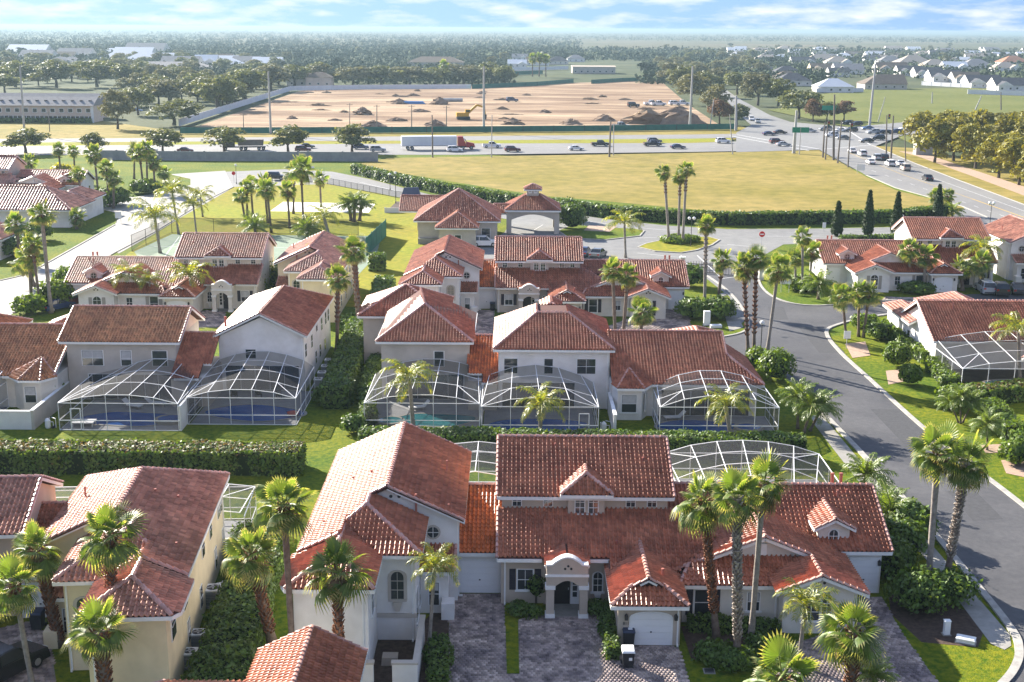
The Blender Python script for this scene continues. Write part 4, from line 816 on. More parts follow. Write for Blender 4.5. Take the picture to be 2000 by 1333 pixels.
h.window('S', 11.1, 114.6, .8, 1.35, 1.65, blind=True); h.window('E', 12.62, 115.25, .8, .7, 1.65, sill=False, blind=False); h.window('S', 18.5, 116.0, .1, 8.4, 2.5, nx=6, nz=1, sill=False, blind=False)  # widest pane: flat dark glass in place of a shaded lanai
h.roof(17.5,22.6,129,137,3.4,.42,'y',(0,1)); h.box(18,22.2,129,136.5,0,3.3,w); h.vent_pipe(14,121.8,6.1,.3); h.vent_pipe(12.2,121.9,6.2,.3); h.finish()
h = House('garage_wing', 'orange-red link roof between taupe and white second row houses', 'garage', 'low garages between houses', org=(-2.8,120), lod=0)
h.box(-4.2,-1.4,117.3,127,0,3.0,'stucco_taupe'); h.plane([(-4.3,118.4,3.5),(-2.9,118.4,3.5),(-2.9,116.9,2.95),(-1.35,116.9,2.95),(-1.35,124,5.9),(-4.3,124,5.9)],'tile_orange'); h.ridge((-4.2,124,5.9),(-1.4,124,5.9)); h.eave((-2.9,116.9,2.95),(-1.8,116.9,2.95)); h.eave((-4.3,118.4,3.5),(-2.9,118.4,3.5)); h.finish()
h = House('townhouse', 'taupe two-storey townhouse with terracotta gable roof, left of centre in the second row', 'house', MID, org=(-38.3,125), lod=0)
w = 'stucco_taupe'; h.box(-43.7,-33.0,120.2,129.6,0,5.95,w); h.roof(-44.3,-32.45,119.7,130.1,6,SL,'x',(0,0),'tile_terracotta')
h.gable_wall([(-33.02,120.2,5.9),(-33.02,129.6,5.9),(-33.02,124.9,5.9+SL*4.7)],'stucco_pink',(-.1,0))
for x, ww, nx in ((-41.2,2.0,2),(-37.9,.95,1),(-34.6,1.4,1)): h.window('S', x, 120.2, 3.5, ww, 1.5, nx=nx, sill=False)
h.window('S', -37.6, 120.2, .1, 8.2, 2.5, nx=6, nz=1, sill=False, blind=False); h.vent_pipe(-38.9,124.2,7.9,.25); h.vent_pipe(-36.6,124.2,7.9,.25); h.finish()  # the wide ground-floor pane stands in for the lanai's shade
h = House('garage_wing', 'red link roof between taupe and white gabled second row houses', 'garage', 'low garages between houses', org=(-31,120), lod=0)
h.box(-33.0,-29.4,117.9,126,0,3.0,'stucco_taupe'); h.plane([(-33.0,117.5,3.0),(-30.2,117.5,3.0),(-30.2,119.6,3.95),(-29.4,119.6,3.95),(-29.4,124,5.95),(-33.0,124,5.95)],'tile_red'); h.ridge((-32.9,124,5.95),(-29.5,124,5.95)); h.eave((-32.6,117.5,3),(-30.2,117.5,3)); h.eave((-30.2,119.6,3.95),(-29.4,119.6,3.95)); h.finish()
h = House('townhouse', 'bright white two-storey townhouse, gable end facing, beside the dark hedge in the second row', 'house', MID, org=(-25.3,130), lod=0)
w = 'stucco_white'; h.box(-29.6,-21.0,123.8,142.2,0,5.7,w); xr = -25.3; zr = 6+SL*4.7-.05
h.plane([(-30.0,142.4,5.8),(-30.0,123.3,5.8),(xr,123.3,zr),(xr,137,zr)],'tile_pink'); h.plane([(-20.6,123.3,5.8),(-20.6,142.4,5.8),(xr,137,zr),(xr,123.3,zr)],'tile_red'); h.plane([(-20.6,142.4,5.8),(-30,142.4,5.8),(xr,137,zr)],'tile_red')  # left slope takes a paler tile: its sunlit sheen is put into the colour
h.ridge((xr,123.3,zr),(xr,137,zr)); h.ridge((xr,123.3,zr),(-30,123.3,5.8),r=.11); h.ridge((xr,123.3,zr),(-20.6,123.3,5.8),r=.11); h.ridge((xr,137,zr),(-20.6,142.4,5.8)); h.eave((xr,123.3,zr),(-30,123.3,5.8),h=.18); h.eave((xr,123.3,zr),(-20.6,123.3,5.8),h=.18); h.eave((-20.6,123.3,5.8),(-20.6,142.4,5.8)); h.eave((-30,123.3,5.8),(-30,142.4,5.8))
h.gable_wall([(-29.6,123.79,5.65),(-21,123.79,5.65),(xr,123.79,5.65+SL*4.3)],w,(0,.1))
h.downpipe('E',-21.0,141.5,5.6); h.downpipe('S',-21.2,123.8,5.5); h.window('S', -26.4, 123.8, 3.4, 1.0, .9, sill=False, blind=False); h.window('S', -25.3, 123.8, .1, 7.4, 2.5, nx=5, nz=1, sill=False, blind=False)  # the broad low pane is dark glass drawn for lanai shade
for y, q in ((124.6,3.4),(128.5,3.4),(132,4.3),(135.5,3.6),(138.5,3.6),(131,1.0),(134,1.0),(137.5,.8),(140.5,3.5)): h.window('E', -21.0, y, q, .8, 1.3, sill=False, blind=False)
h.vent_pipe(-29.0,124.6,6.3,1.2,.12); h.vent_pipe(-27.3,131,7.0,.25); h.finish()
h = House('townhouse', 'single-storey townhouse with orange terracotta roof and turret bay at the left edge', 'house', MID, org=(-52,122), lod=0)
w = 'stucco_offwhite'; h.box(-66,-43.8,117.4,131,0,3.25,w); h.roof(-68,-43.9,116.8,131.4,3.3,SL,'x',(0,0),'tile_terracotta')
ap = (-45.5,118.4,4.7); bb = [(-48.4,117.1,3.3),(-46.9,115.6,3.2),(-44.8,115.6,3.2),(-43.7,117.0,3.25)]
for a, b in zip(bb, bb[1:]): h.plane([a,b,ap],'tile_terracotta'); h.eave(a,b)
for q in bb: h.ridge(q, ap, r=.1)
h.mb('wall').prism([h.P(x,y,0)[:2] for x,y in [(-48.0,117.4),(-46.7,116.1),(-45.0,116.1),(-43.8,117.4)]], 0, 3.15, w); h.window('S', -46, 116.1, .9, 1.0, 1.5, sill=False)
h.roof(-52,-45.2,131,139.5,3.4,.46,'y',(1,1),'tile_terracotta'); h.roof(-63,-54.5,131,140,3.4,.46,'y',(1,1),'tile_terracotta'); h.box(-51.6,-45.6,131,139,0,3.3,w); h.finish()
# right, behind the cages
h = House('townhouse', 'white single-storey townhouse right of the street with a long red roof', 'house', EAST, org=(54,138), lod=0)
w = 'stucco_white'; h.box(46.3,66,134.0,146.5,0,3.25,w); h.roof(45.8,68,133.4,146.8,3.3,SL,'x',(0,0),'tile_red')
h.gable_wall([(46.29,134,3.2),(46.29,146.5,3.2),(46.29,140.1,3.2+SL*6.1)],w,(.1,0)); h.roof(49.3,56.5,142,152,4.0,.46,'y',(0,1),'tile_pink'); h.roof(45.4,48.8,141,151.5,3.5,.46,'y',(0,1),'tile_pink'); h.box(46.0,56.0,146.5,151.3,0,3.6,w)
h.window('W', 46.3, 143.5, .9, .9, 1.2, sill=False); h.window('W', 46.3, 145.4, .9, .7, 1.0, sill=False)
for x in (48.0, 49.4): h.vent_pipe(x,138.6,5.7,.8)
h.vent_pipe(53,139.2,6.0,.3); h.finish()
h = House('townhouse', 'white back wall of the townhouse at the right edge behind the second pool screen', 'house', EAST, org=(62,112), lod=0)
h.box(53.2,66,113,126,0,3.2,'stucco_white'); h.roof(52.7,68,112.5,126.5,3.25,SL,'x',(0,0),'tile_red'); h.finish()
# far west, back of a single storey house
h = House('townhouse', 'single-storey townhouse with hipped red roof and screened porch beside the west street', 'house', WEST, org=(-92,234), lod=2)
h.box(-125,-81,229.5,241,0,3.2,'stucco_white'); h.roof(-128,-80.2,228.5,242.5,3.3,.5,'x',(0,1),'tile_pink'); h.roof(-88,-80.6,240,250,3.6,.5,'y',(0,1),'tile_pink'); h.box(-87.6,-81,241,249,0,3.5,'stucco_white'); h.finish()
h = House('townhouse', 'white townhouse end with dark windows at the left edge below the west street', 'house', WEST, org=(-88,196), lod=2)
h.box(-100,-80.5,196,206,0,3.2,'stucco_white'); h.roof(-101,-80,195.5,206.5,3.3,.5,'x',(0,1),'tile_pink')
for y in (198,201): h.window('E', -80.5, y, .9, 1.0, 1.4)
for x in (-82,-85,-88): h.window('S', x, 196, .5, 1.2, 2.0)
h.finish()
# ------------------------------------------------------------------ gatehouse with covered drive-through
h = House('gatehouse', 'red roofed clubhouse and drive-through gatehouse with small cupola', 'gatehouse', None, org=(-4,221), lod=1)
w = 'stucco_taupe'; h.box(-16.2,-2.8,214.6,228.6,0,3.95,w); e = 4.0
h.plane([(-16.9,214,e),(-2.1,214,e),(-9.5,221.4,8.6)]); h.plane([(-2.1,214,e),(-2.1,229,e),(-9.5,221.4,8.6)]); h.plane([(-16.9,229,e),(-16.9,214,e),(-9.5,221.4,8.6)]); h.plane([(-2.1,229,e),(-16.9,229,e),(-9.5,221.4,8.6)])
for q in ((-16.9,214),(-2.1,214),(-16.9,229),(-2.1,229)): h.ridge((-9.5,221.4,8.6),(*q,e)); 
for a, b in (((-16.9,214,e),(-2.1,214,e)),((-2.1,214,e),(-2.1,229,e)),((-16.9,214,e),(-16.9,229,e))): h.eave(a,b)
h.box(-12.4,-6.2,210.2,214.6,0,3.35,w); h.roof(-13.0,-5.7,209.6,219.5,3.45,.6,'y',(1,0)); h.box(-17.5,-12.6,230,236,0,3.6,w); h.roof(-20.5,-12,227,236,3.8,.5,'x',(0,0)); h.box(-16.2,-12.6,214.0,214.6,0,1.0,'concrete','terrace')
for x in (-10.6,-9.2): h.window('S', x, 210.2, .9, 1.0, 1.3, sill=False, blind=False)
h.window('S', -4.6, 214.6, .5, 1.4, 2.2, sill=False, blind=False)
e2 = 4.3; h.plane([(-1.4,225.6,e2),(8.6,225.6,e2),(4.9,229.6,6.6),(2.3,229.6,6.6)]); h.plane([(8.6,225.6,e2),(8.6,235,e2),(4.9,231,6.6),(4.9,229.6,6.6)]); h.plane([(-1.4,235,e2),(-1.4,225.6,e2),(2.3,229.6,6.6),(2.3,231,6.6)]); h.plane([(8.6,235,e2),(-1.4,235,e2),(2.3,231,6.6),(4.9,231,6.6)])
for a, b in (((-1.4,225.6,e2),(2.3,229.6,6.6)),((8.6,225.6,e2),(4.9,229.6,6.6)),((8.6,235,e2),(4.9,231,6.6))): h.ridge(a,b)
for a, b in (((-1.4,225.6,e2),(8.6,225.6,e2)),((8.6,225.6,e2),(8.6,235,e2)),((-1.4,225.6,e2),(-1.4,235,e2)),((8.6,235,e2),(-1.4,235,e2))): h.eave(a,b,h=.3)
for x in (-.7, 7.9):
    for y in (226.4, 234.3): h.box(x-.45,x+.45,y-.45,y+.45,0,3.7,w,'column')
h.box(-.9,8.2,226.1,226.7,3.5,4.25,w,'beam'); h.box(-.9,8.2,234.0,234.6,3.5,4.25,w,'beam'); h.box(-1.1,-.4,226.7,234,3.5,4.25,w,'beam'); h.box(7.6,8.3,226.7,234,3.5,4.25,w,'beam')
T = h.frame('S', 3.6, 226.1, 0); b = MB(); N = 14; inn = [(-3.7+7.4*i/N, 2.6+.88*math.sin(math.pi*i/N)) for i in range(N+1)]; ring = [(-3.9,2.5)]+[(-3.9,3.5),(3.9,3.5),(3.9,2.5)]+inn[::-1]; n = len(ring)
b.add([T(u,q,0) for u,q in ring]+[T(u,q,-.5) for u,q in ring], [tuple(range(n)), tuple(range(2*n-1,n-1,-1))]+[(i,(i+1)%n,n+(i+1)%n,n+i) for i in range(n)], w); b.build('arch', h.root)
h.box(2.5,4.7,229.2,231.4,6.3,7.6,w,'cupola'); h.roof(2.0,5.2,228.7,231.9,7.65,.55,'x',(1,1))
for x in (3.1, 4.1): h.window('S', x, 229.2, 6.95, .5, .45, nx=1, nz=1, sill=False, glass='lamp_globe')
h.roof(-3.5,2.4,226.5,231.5,3.6,.55,'x',(0,0)); h.finish()
# ------------------------------------------------------------------ screened pool enclosures
def cage(label, x0, x1, yo, yw, zs=2.6, rise=1.3, nb=5, nd=3, hipl=1.6, hipr=1.6, lift=.9, door=None, rot=0.0, side='both', group='screened pool enclosures'):
    """yo = outer wall, yw = wall of the house"""
    cx, cy = (x0+x1)/2, (yo+yw)/2; root = thing('pool_screen', label, 'pool screen', (cx,cy,0), rot, group)
    sg = 1 if yw > yo else -1
    t = [i/nb for i in range(nb+1)]; arc = lambda q: math.sin(math.pi*min(max(q,0),1))**.75
    def pt(i, j):
        v = j/nd; q = t[i]; L = hipl*v; R = hipr*v
        x = x0+L+(x1-x0-L-R)*q; z = zs+rise*arc(q)*(.75+.25*v)+lift*v*(.75 if 0 < i < nb else 1.0)
        return (x-cx, yo+(yw-yo)*v-cy, z)
    def bm(nm, segs, w=.05):
        b = MB()
        for p, q in segs: b.beam(p, q, w, 'alu_white')
        return b.build(nm, root)
    def panel(p): b = MB(); b.poly(p, 'screen'); b.build('screen_panel', root)
    for i in range(nb+1):
        p = pt(i,0); bm('post', [((p[0],p[1],0),p)])
        bm('roof_beam', [(pt(i,j),pt(i,j+1)) for j in range(nd)])
    for j in range(nd+1): bm('roof_beam', [(pt(i,j),pt(i+1,j)) for i in range(nb)])
    for k in (0, nb-1): bm('brace', [(pt(k+(k>0),0), pt(k+(k==0),1))], .05)
    a, c = pt(0,0), pt(nb,0)
    for z in (.04, .95, zs): bm('rail', [((a[0],a[1],z),(c[0],c[1],z))], .06)
    for i in range(nb):
        p, q = pt(i,0), pt(i+1,0)
        for z0, z1 in ((.04,.95),(.95,zs)): panel([(p[0],p[1],z0),(q[0],p[1],z0),(q[0],p[1],z1),(p[0],p[1],z1)])
        panel([(p[0],p[1],zs),(q[0],p[1],zs),(q[0],p[1],q[2]),(p[0],p[1],p[2])] if 0 < i < nb-1 else ([(p[0],p[1],zs),(q[0],p[1],zs),(q[0],p[1],q[2])] if i == 0 else [(p[0],p[1],zs),(q[0],p[1],zs),(p[0],p[1],p[2])]))
        for j in range(nd): panel([pt(i,j),pt(i+1,j),pt(i+1,j+1),pt(i,j+1)])
    for xs, i in ((x0-cx,0),(x1-cx,nb)):
        for j in range(nd):
            ya, yb = yo+(yw-yo)*j/nd-cy, yo+(yw-yo)*(j+1)/nd-cy
            bm('post', [((xs,yb,0),(xs,yb,zs))]); bm('rail', [((xs,ya,zs),(xs,yb,zs)),((xs,ya,.95),(xs,yb,.95)),((xs,ya,.04),(xs,yb,.04))], .06)
            panel([(xs,ya,.04),(xs,yb,.04),(xs,yb,zs),(xs,ya,zs)])
            if j > 0 or True: panel([(xs,ya,zs),(xs,yb,zs),pt(i,j+1),pt(i,j)])
    if door is not None:
        b = MB(); x = x0-cx+door; y = yo-cy-.05*sg
        for u in (0,.9): b.box(x+u-.04,x+u+.04,y-.03,y+.03,.05,2.1,'alu_white')
        for z in (.05,1.0,2.05): b.box(x,x+.9,y-.03,y+.03,z,z+.07,'alu_white')
        b.build('screen_door', root)
    return root
def blob(cx, cy, rx, ry, n=36, wob=0, ph=0.0):
    return [(cx+rx*math.cos(2*math.pi*i/n)*(1+wob*math.sin(4*math.pi*i/n+ph)), cy+ry*math.sin(2*math.pi*i/n)*(1+wob*math.cos(4*math.pi*i/n+ph))) for i in range(n)]
def pool(label, cx, cy, rx, ry, deck, wob=.22, ph=0.6, spa=None, water='water', rot=0.0):
    root = thing('swimming_pool', label, 'pool', (cx,cy,0), 0, 'screened swimming pools')
    x0,x1,y0,y1 = deck; sheet('pool_deck', [(x0,y0),(x1,y0),(x1,y1),(x0,y1)], 'pool_deck', .05)
    for i, (bx,by,ax,ay,wb,wt) in enumerate([(0,0,rx,ry,wob,water)]+([(spa[0]-cx,spa[1]-cy,spa[2],spa[2]*.9,0,water)] if spa else [])):
        P = blob(bx,by,ax,ay,40,wb,ph); Q = blob(bx,by,ax+.3,ay+.3,40,wb*.9,ph); n = len(P); b = MB(); z = .09+(.22 if i else 0)
        b.add([(x,y,z) for x,y in P]+[(x,y,z) for x,y in Q]+[(x,y,.03) for x,y in Q]+[(x,y,.055) for x,y in P], [(k,(k+1)%n,n+(k+1)%n,n+k) for k in range(n)]+[(n+k,n+(k+1)%n,2*n+(k+1)%n,2*n+k) for k in range(n)]+[(k,3*n+k,3*n+(k+1)%n,(k+1)%n) for k in range(n)], 'concrete'); b.build('coping', root)
        b = MB(); b.poly([(x,y,z-.025) for x,y in P], wt); b.build('water', root)
cage('white pool screen with a door before the taupe house with terracotta roof', -41.3,-30.4,110.3,119.9, 2.6,1.1,5,3, 3.2,.4,.8, door=1.1)
pool('blue kidney pool behind the taupe terracotta roofed house', -36.0,113.7,4.4,2.5,(-41.2,-30.5,110.4,119.9), spa=(-31.9,113.2,1.2))
cage('wide white pool screen in front of the white gabled second row house', -30.1,-20.0,112.3,123.5, 2.6,1.1,5,4, .5,1.0,.7)
pool('large blue pool behind the white gabled house', -24.6,115.9,4.3,2.5,(-29.9,-20.1,112.4,123.5), .12, 2.0)
cage('white pool screen behind the taupe hipped house, left palm before it', -13.5,-2.95,111.0,120.9, 2.6,1.1,5,3, 1.0,.4,.7)
pool('dark teal pool with round spa behind the taupe hipped house', -7.4,114.0,3.6,2.3,(-13.3,-3.0,111.2,120.9), .2,.4,(-11.4,113.2,1.1),'water_teal')
cage('dark shaded pool screen behind the white house with four back windows', -2.75,7.9,109.8,118.1, 2.7,1.2,4,3, .6,1.2,.7, door=8.9)
pool('navy pool behind the white house with four back windows', 2.4,112.6,4.5,2.2,(-2.6,7.8,109.9,118.1), .1,.4)
cage('white arched pool screen behind the single-storey white house, right palm before it', 13.5,24.3,110.0,116.0, 2.7,1.5,5,3, .3,.4,.5)
pool('blue pool with small spa behind the single-storey house', 17.4,112.7,3.4,2.0,(13.6,24.2,110.1,116.0), .15,.9,(22.0,111.9,1.1))
cage('grey screened pool enclosure behind the front row gabled house, low dome', 12.6,25.2,98.4,87.7, 2.3,1.5,6,3, .2,2.8,.6)
sheet('pool_deck', [(12.7,87.5),(25.1,87.5),(25.1,98.3),(12.7,98.3)], 'pool_deck', .05)
cage('pool screen seen between white and beige front row houses', -6.5,1.2,97.4,88.2, 2.6,1.2,4,3, .3,.3,.6)
sheet('pool_deck', [(-6.4,88.0),(1.1,88.0),(1.1,97.3),(-6.4,97.3)], 'pool_deck', .05)
cage('pale sunlit pool screen behind the cream front row house', -28.5,-18.9,88.8,82.8, 2.6,.45,5,2, .3,.3,.3, rot=R_(4))
sheet('pool_deck', [(-28.4,83),(-19,83),(-19,88.7),(-28.4,88.7)], 'pool_deck', .05)
cage('white pool screen behind the pale pink front row house', -35.5,-29.2,87.5,82.4, 2.8,.4,3,2, .3,.3,.3, rot=R_(4))
sheet('pool_deck', [(-35.4,82.6),(-29.3,82.6),(-29.3,87.4),(-35.4,87.4)], 'pool_deck', .05)
cage('pool screen cut by the left edge beside the turret bay', -60,-48.7,109.8,117.3, 2.6,1.1,5,3, .3,.3,1.0)
sheet('pool_deck', [(-60,109.9),(-48.8,109.9),(-48.8,117.3),(-60,117.3)], 'pool_deck', .05)
cage('sunlit pool screen behind the white house right of the street', 46.0,62,124.6,133.9, 2.6,1.2,6,3, .3,.3,.8)
sheet('pool_deck', [(46.2,124.8),(62,124.8),(62,133.9),(46.2,133.9)], 'pool_deck', .05)
pool('teal pool behind the white house right of the street', 54,128,4.5,1.8,(46.3,61.9,124.9,133.8), .1,.3,None,'water_teal')
cage('pool screen at the right edge with a pale solid roof', 49.6,62,104.5,113, 2.6,1.0,5,3, .3,.3,.6)
sheet('pool_deck', [(49.8,104.7),(62,104.7),(62,113),(49.8,113)], 'pool_deck', .05)
# cross walls and side items in the back yards
def gwall(label, x0, x1, y0, y1, z, m='stucco_white', name='garden_wall'):
    r = thing(name, label, 'wall', ((x0+x1)/2,(y0+y1)/2,0)); cx,cy = (x0+x1)/2,(y0+y1)/2
    b = MB(); b.box(x0-cx,x1-cx,y0-cy,y1-cy,0,z,m); b.build('wall', r); b = MB(); b.box(x0-cx-.04,x1-cx+.04,y0-cy-.04,y1-cy+.04,z,z+.08,'trim_white'); b.build('coping', r); return r
gwall('white garden wall beside the bay of the single-storey house', 9.3,9.55,109.9,117.2,1.9)
gwall('taupe garden wall left of the terracotta roofed house', -43.9,-43.65,110.4,120.0,1.8,'stucco_taupe')
gwall('short white garden wall end at the grass, lower left', -46.9,-43.9,110.4,110.65,1.7)
gwall('white dividing wall between the two left pool screens', -30.32,-30.18,110.3,113.5,2.3)
def ac_unit(label, x, y, r=0.0, s=1.0):
    t = thing('air_conditioner', label, 'air conditioner', (x,y,0), r, 'air conditioners beside the houses'); b = MB()
    b.box(-.42*s,.42*s,-.42*s,.42*s,.1,.85*s,'steel'); 
    for i in range(7): b.box(-.43*s,.43*s,-.43*s,.43*s,.18+i*.09*s,.2+i*.09*s,'dark_metal')
    b.build('housing', t); b = MB(); b.box(-.44*s,.44*s,-.44*s,.44*s,.85*s,.93*s,'trim_white'); b.build('top_cover', t)
    b = MB(); b.prism([(.33*s*math.cos(2*math.pi*i/14),.33*s*math.sin(2*math.pi*i/14)) for i in range(14)], .93*s,.945*s,'dark_metal'); b.build('fan_grille', t)
    b = MB()
    for i in range(4):
        a = math.pi*i/2; b.beam((.05*math.cos(a),.05*math.sin(a),.96*s),(.3*s*math.cos(a+.3),.3*s*math.sin(a+.3),.955*s),.12*s,'steel',.012)
    b.build('fan', t); b = MB(); b.box(-.55*s,.55*s,-.55*s,.55*s,.0,.1,'concrete'); b.build('pad', t); return t
ac_unit('air conditioner nearer the bottom of the photo beside the cream wall', *G(372,1300), R_(5)); ac_unit('air conditioner behind the nearest one beside the cream wall', *G(388,1262), R_(5))
ac_unit('large air conditioner beside the pool pump at the far end of the cream wall', *G(418,1180), R_(5), 1.25)
for i, q in enumerate(('first','second','third','fourth')):
    ac_unit(q+' air conditioner from the near end along the white wall by the dark hedge', -19.9, 125.2+i*2.6)
def pump(label, x, y, rot=0):
    t = thing('pool_pump', label, 'pool pump', (x,y,0), rot, 'pool pumps'); b = MB(); b.tube([(0,0,0),(0,0,.15),(0,0,.75),(0,0,.95)],[.2,.25,.25,.1],'alu_white',10); b.build('filter_tank', t)
    b = MB(); b.tube([(.5,-.2,.12),(.5,.4,.12)],[.13,.13],'plastic_black',8); b.build('motor', t)
    b = MB(); b.tube([(0,0,.6),(.5,0,.6),(.5,0,.1)],[.035]*3,'alu_white',6); b.tube([(-.3,.3,.05),(-.3,.3,.8),(0,.3,.8),(0,.6,.8)],[.035]*4,'alu_white',6); b.tube([(.7,.1,0),(.7,.1,.9),(.2,.5,.9)],[.035]*3,'alu_white',6); b.build('pipework', t)
pump('white pool filter and pipes right of the dark pool screen', 8.5, 111.0); pump('white pool pipes left of the screen door, lower left', -42.6, 110.9); pump('white pool pump beside the large air conditioner', *G(432,1165))
# ------------------------------------------------------------------ bins
def bin_(label, px, py, lid, s=1.0, rot=0, sticker=True):
    t = thing('wheelie_bin', label, 'bin', (*G(px,py),0), rot, 'wheelie bins by the garage doors'); b = MB()
    b.hexa([(-.27*s,-.3*s,.08),(.27*s,-.3*s,.08),(.27*s,.3*s,.08),(-.27*s,.3*s,.08),(-.33*s,-.38*s,1.0*s),(.33*s,-.38*s,1.0*s),(.33*s,.36*s,1.0*s),(-.33*s,.36*s,1.0*s)],'plastic_black'); b.build('body', t)
    b = MB(); b.hexa([(-.36*s,-.42*s,1.0*s),(.36*s,-.42*s,1.0*s),(.36*s,.38*s,1.0*s),(-.36*s,.38*s,1.0*s),(-.3*s,-.34*s,1.1*s),(.3*s,-.34*s,1.1*s),(.32*s,.38*s,1.12*s),(-.32*s,.38*s,1.12*s)],lid); l_ = b.build('lid', t)
    for sg in (-1,1): b = MB(); b.tube([(sg*.3*s,.32*s,.13),(sg*.37*s,.32*s,.13)],[.13,.13],'tyre',10); b.build('wheel', t)
    b = MB(); b.beam((-.28*s,.45*s,.98*s),(.28*s,.45*s,.98*s),.05,'plastic_black'); b.build('handle', t)
    if sticker: b = MB(); b.box(.02,.2*s,-.395*s,-.385*s,.55*s,.72*s,'sign_white') if lid != 'plastic_navy' else b.box(-.05,.2*s,-.2*s,.05*s,1.112*s,1.122*s,'sign_white'); b.build('sticker', t)
bin_('black wheelie bin with dusty white lid in front of the beige garage', 1226,1302,'trim_white',1.05); bin_('navy lidded wheelie bin against the beige garage wall', 1227,1262,'plastic_navy',1.05,0,True)
bin_('dark bin beside the garage at the right end of the front row', 1732,1128,'plastic_navy',1,R_(20),False); bin_('dark bin left of the taupe portico house in the third row', 962,607,'plastic_navy',1,0,False)
bin_('black bin beside the far west garage door', 246,382,'plastic_black',1,0,False); bin_('dark bin by the garage door, lower left corner', 75,1228,'plastic_navy',1.1,0,False)
# ------------------------------------------------------------------ hedges and shrubs
def hedge(label, pts, width, hgt, leaf=.16, dens=75, m1='hedge_leaf', m2=None, seed=1, name='hedge', group='clipped hedges', z0=0.0, jag=.07):
    """clipped hedge: a dark core with leaves standing proud of all its faces"""
    rng = np.random.default_rng(seed); P = [np.array(p) for p in pts]; cx, cy = P[0]
    root = thing(name, label, 'hedge', (cx,cy,z0), 0, group); core = MB(); VV=[]; FF=[]; MI=[]; TT=[]; off=0
    segs = list(zip(P, P[1:]))
    for k, (a, b) in enumerate(segs):
        d = b-a; L = np.linalg.norm(d); d = d/L; s = np.array([-d[1],d[0]]); w = width/2-.12
        a2 = a-np.array([cx,cy])+d*.1; b2 = b-np.array([cx,cy])-d*.1
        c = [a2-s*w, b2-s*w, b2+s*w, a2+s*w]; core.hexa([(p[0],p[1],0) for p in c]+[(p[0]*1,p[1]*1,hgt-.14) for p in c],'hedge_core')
        faces = [('top',L,width),('l',L,hgt),('r',L,hgt)]
        if k == 0: faces.append(('a',width,hgt))
        if k == len(segs)-1: faces.append(('b',width,hgt))
        for f, p, q in faces:
            n = int(p*q*dens)
            if n == 0: continue
            u = rng.random(n); v = rng.random(n); r = rng.normal(0,jag,n); bulge = .14*np.sin(u*L*.9+k)+.10*np.sin(u*L*2.3+seed)+.06*np.sin(u*L*5.1+v*4)
            if f == 'top': X = a[None]+d*(u*L)[:,None]+s*((v-.5)*width)[:,None]; edge = np.abs(v-.5)*2; Z = hgt+r+bulge*.5-.25*edge**6*.7; N = np.tile([0,0,1.],(n,1))
            elif f in 'lr':
                sg = 1 if f == 'l' else -1; Z = hgt*(v**.85); X = a[None]+d*(u*L)[:,None]+s*(sg*(width/2+r+bulge))[:,None]; N = np.tile([s[0]*sg,s[1]*sg,.35],(n,1))
            else:
                sg = -1 if f == 'a' else 1; base = a if f == 'a' else b; Z = hgt*v; X = base[None]+d*(sg*r)[:,None]+s*((u-.5)*width)[:,None]; N = np.tile([d[0]*sg,d[1]*sg,.35],(n,1))
            PP = np.concatenate([X-np.array([cx,cy]), Z[:,None]],1); V,F = leaf_quads(PP,N,leaf,rng); VV.append(V); FF.append(F+off); off += len(V)
            mi = np.zeros(n,int)
            if m2: mi = (rng.random(n) < (.5 if f == 'top' else .03)).astype(int)
            MI.append(mi); TT.append(rng.random(n))
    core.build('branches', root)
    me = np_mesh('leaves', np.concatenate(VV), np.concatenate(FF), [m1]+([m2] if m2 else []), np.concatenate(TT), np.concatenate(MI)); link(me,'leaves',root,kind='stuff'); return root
hedge('long tan topped hedge across the lower left lawn', [(-62,99.9),(-17.4,99.9)], 2.9, 2.1, .17, 75, 'hedge_leaf','hedge_tan',1)
hedge('clipped hedge between the front and second rows, left part by the white roof', [(-13.2,105.0),(-1.0,105.2)], 2.2, 1.9, .16, 75, 'hedge_leaf',None,2)
hedge('clipped hedge running behind the front row pool screens to the street', [(-.8,104.7),(25.4,104.4)], 2.2, 1.9, .16, 75, 'hedge_leaf',None,3)
hp = gp([(655,800),(676,738),(708,655)]); hedge('tall dark hedge between white gabled house and taupe hipped house', hp, 2.6, 2.3, .2, 50, 'hedge_leaf',None,4)
hp = gp([(738,655),(745,600),(752,565)]); hedge('green hedge beside the third row left of the white gabled roof', hp, 2.6, 2.0, .22, 40, 'hedge_leaf',None,5)
hp = gp([(720,835),(715,770),(738,705)]); hedge('narrow dark hedge left of the taupe pool screen', hp, 1.2, 1.4, .18, 50,'hedge_leaf',None,6)
hp = gp([(420,1380),(470,1230),(500,1130),(505,1060)]); hedge('loose dark hedge along the cream house side yard, bottom left', hp, 3.0, 1.5, .17, 90,'hedge_leaf',None,7,jag=.14)
hp = gp([(693,340),(760,357),(860,379),(1000,403),(1100,415),(1200,428),(1300,435),(1420,441),(1600,439),(1760,436),(1845,426)]); hedge('very long dark hedge between the dry field and the entrance drive', [(x,y+1.2) for x,y in hp], 2.6, 2.3, .34, 14,'hedge_leaf',None,8)
hedge('low clipped hedge behind the bright white east townhouse', gp([(1640,472),(1760,470)]), 1.4,1.0,.3,18,'hedge_leaf',None,9)
hedge('sunlit clipped hedge along the white wall right of the street, upper piece', gp([(1745,660),(1812,712)]), 1.6,1.5,.2,50,'shrub_leaf',None,10)
hedge('sunlit clipped hedge beside the right pool screen, middle piece', gp([(1822,722),(1860,765)]), 1.6,1.5,.2,50,'shrub_leaf',None,11)
hedge('tan topped hedge between the two right pool screens', gp([(1862,792),(2040,775)]), 2.4,1.7,.2,50,'hedge_leaf','hedge_tan',12)
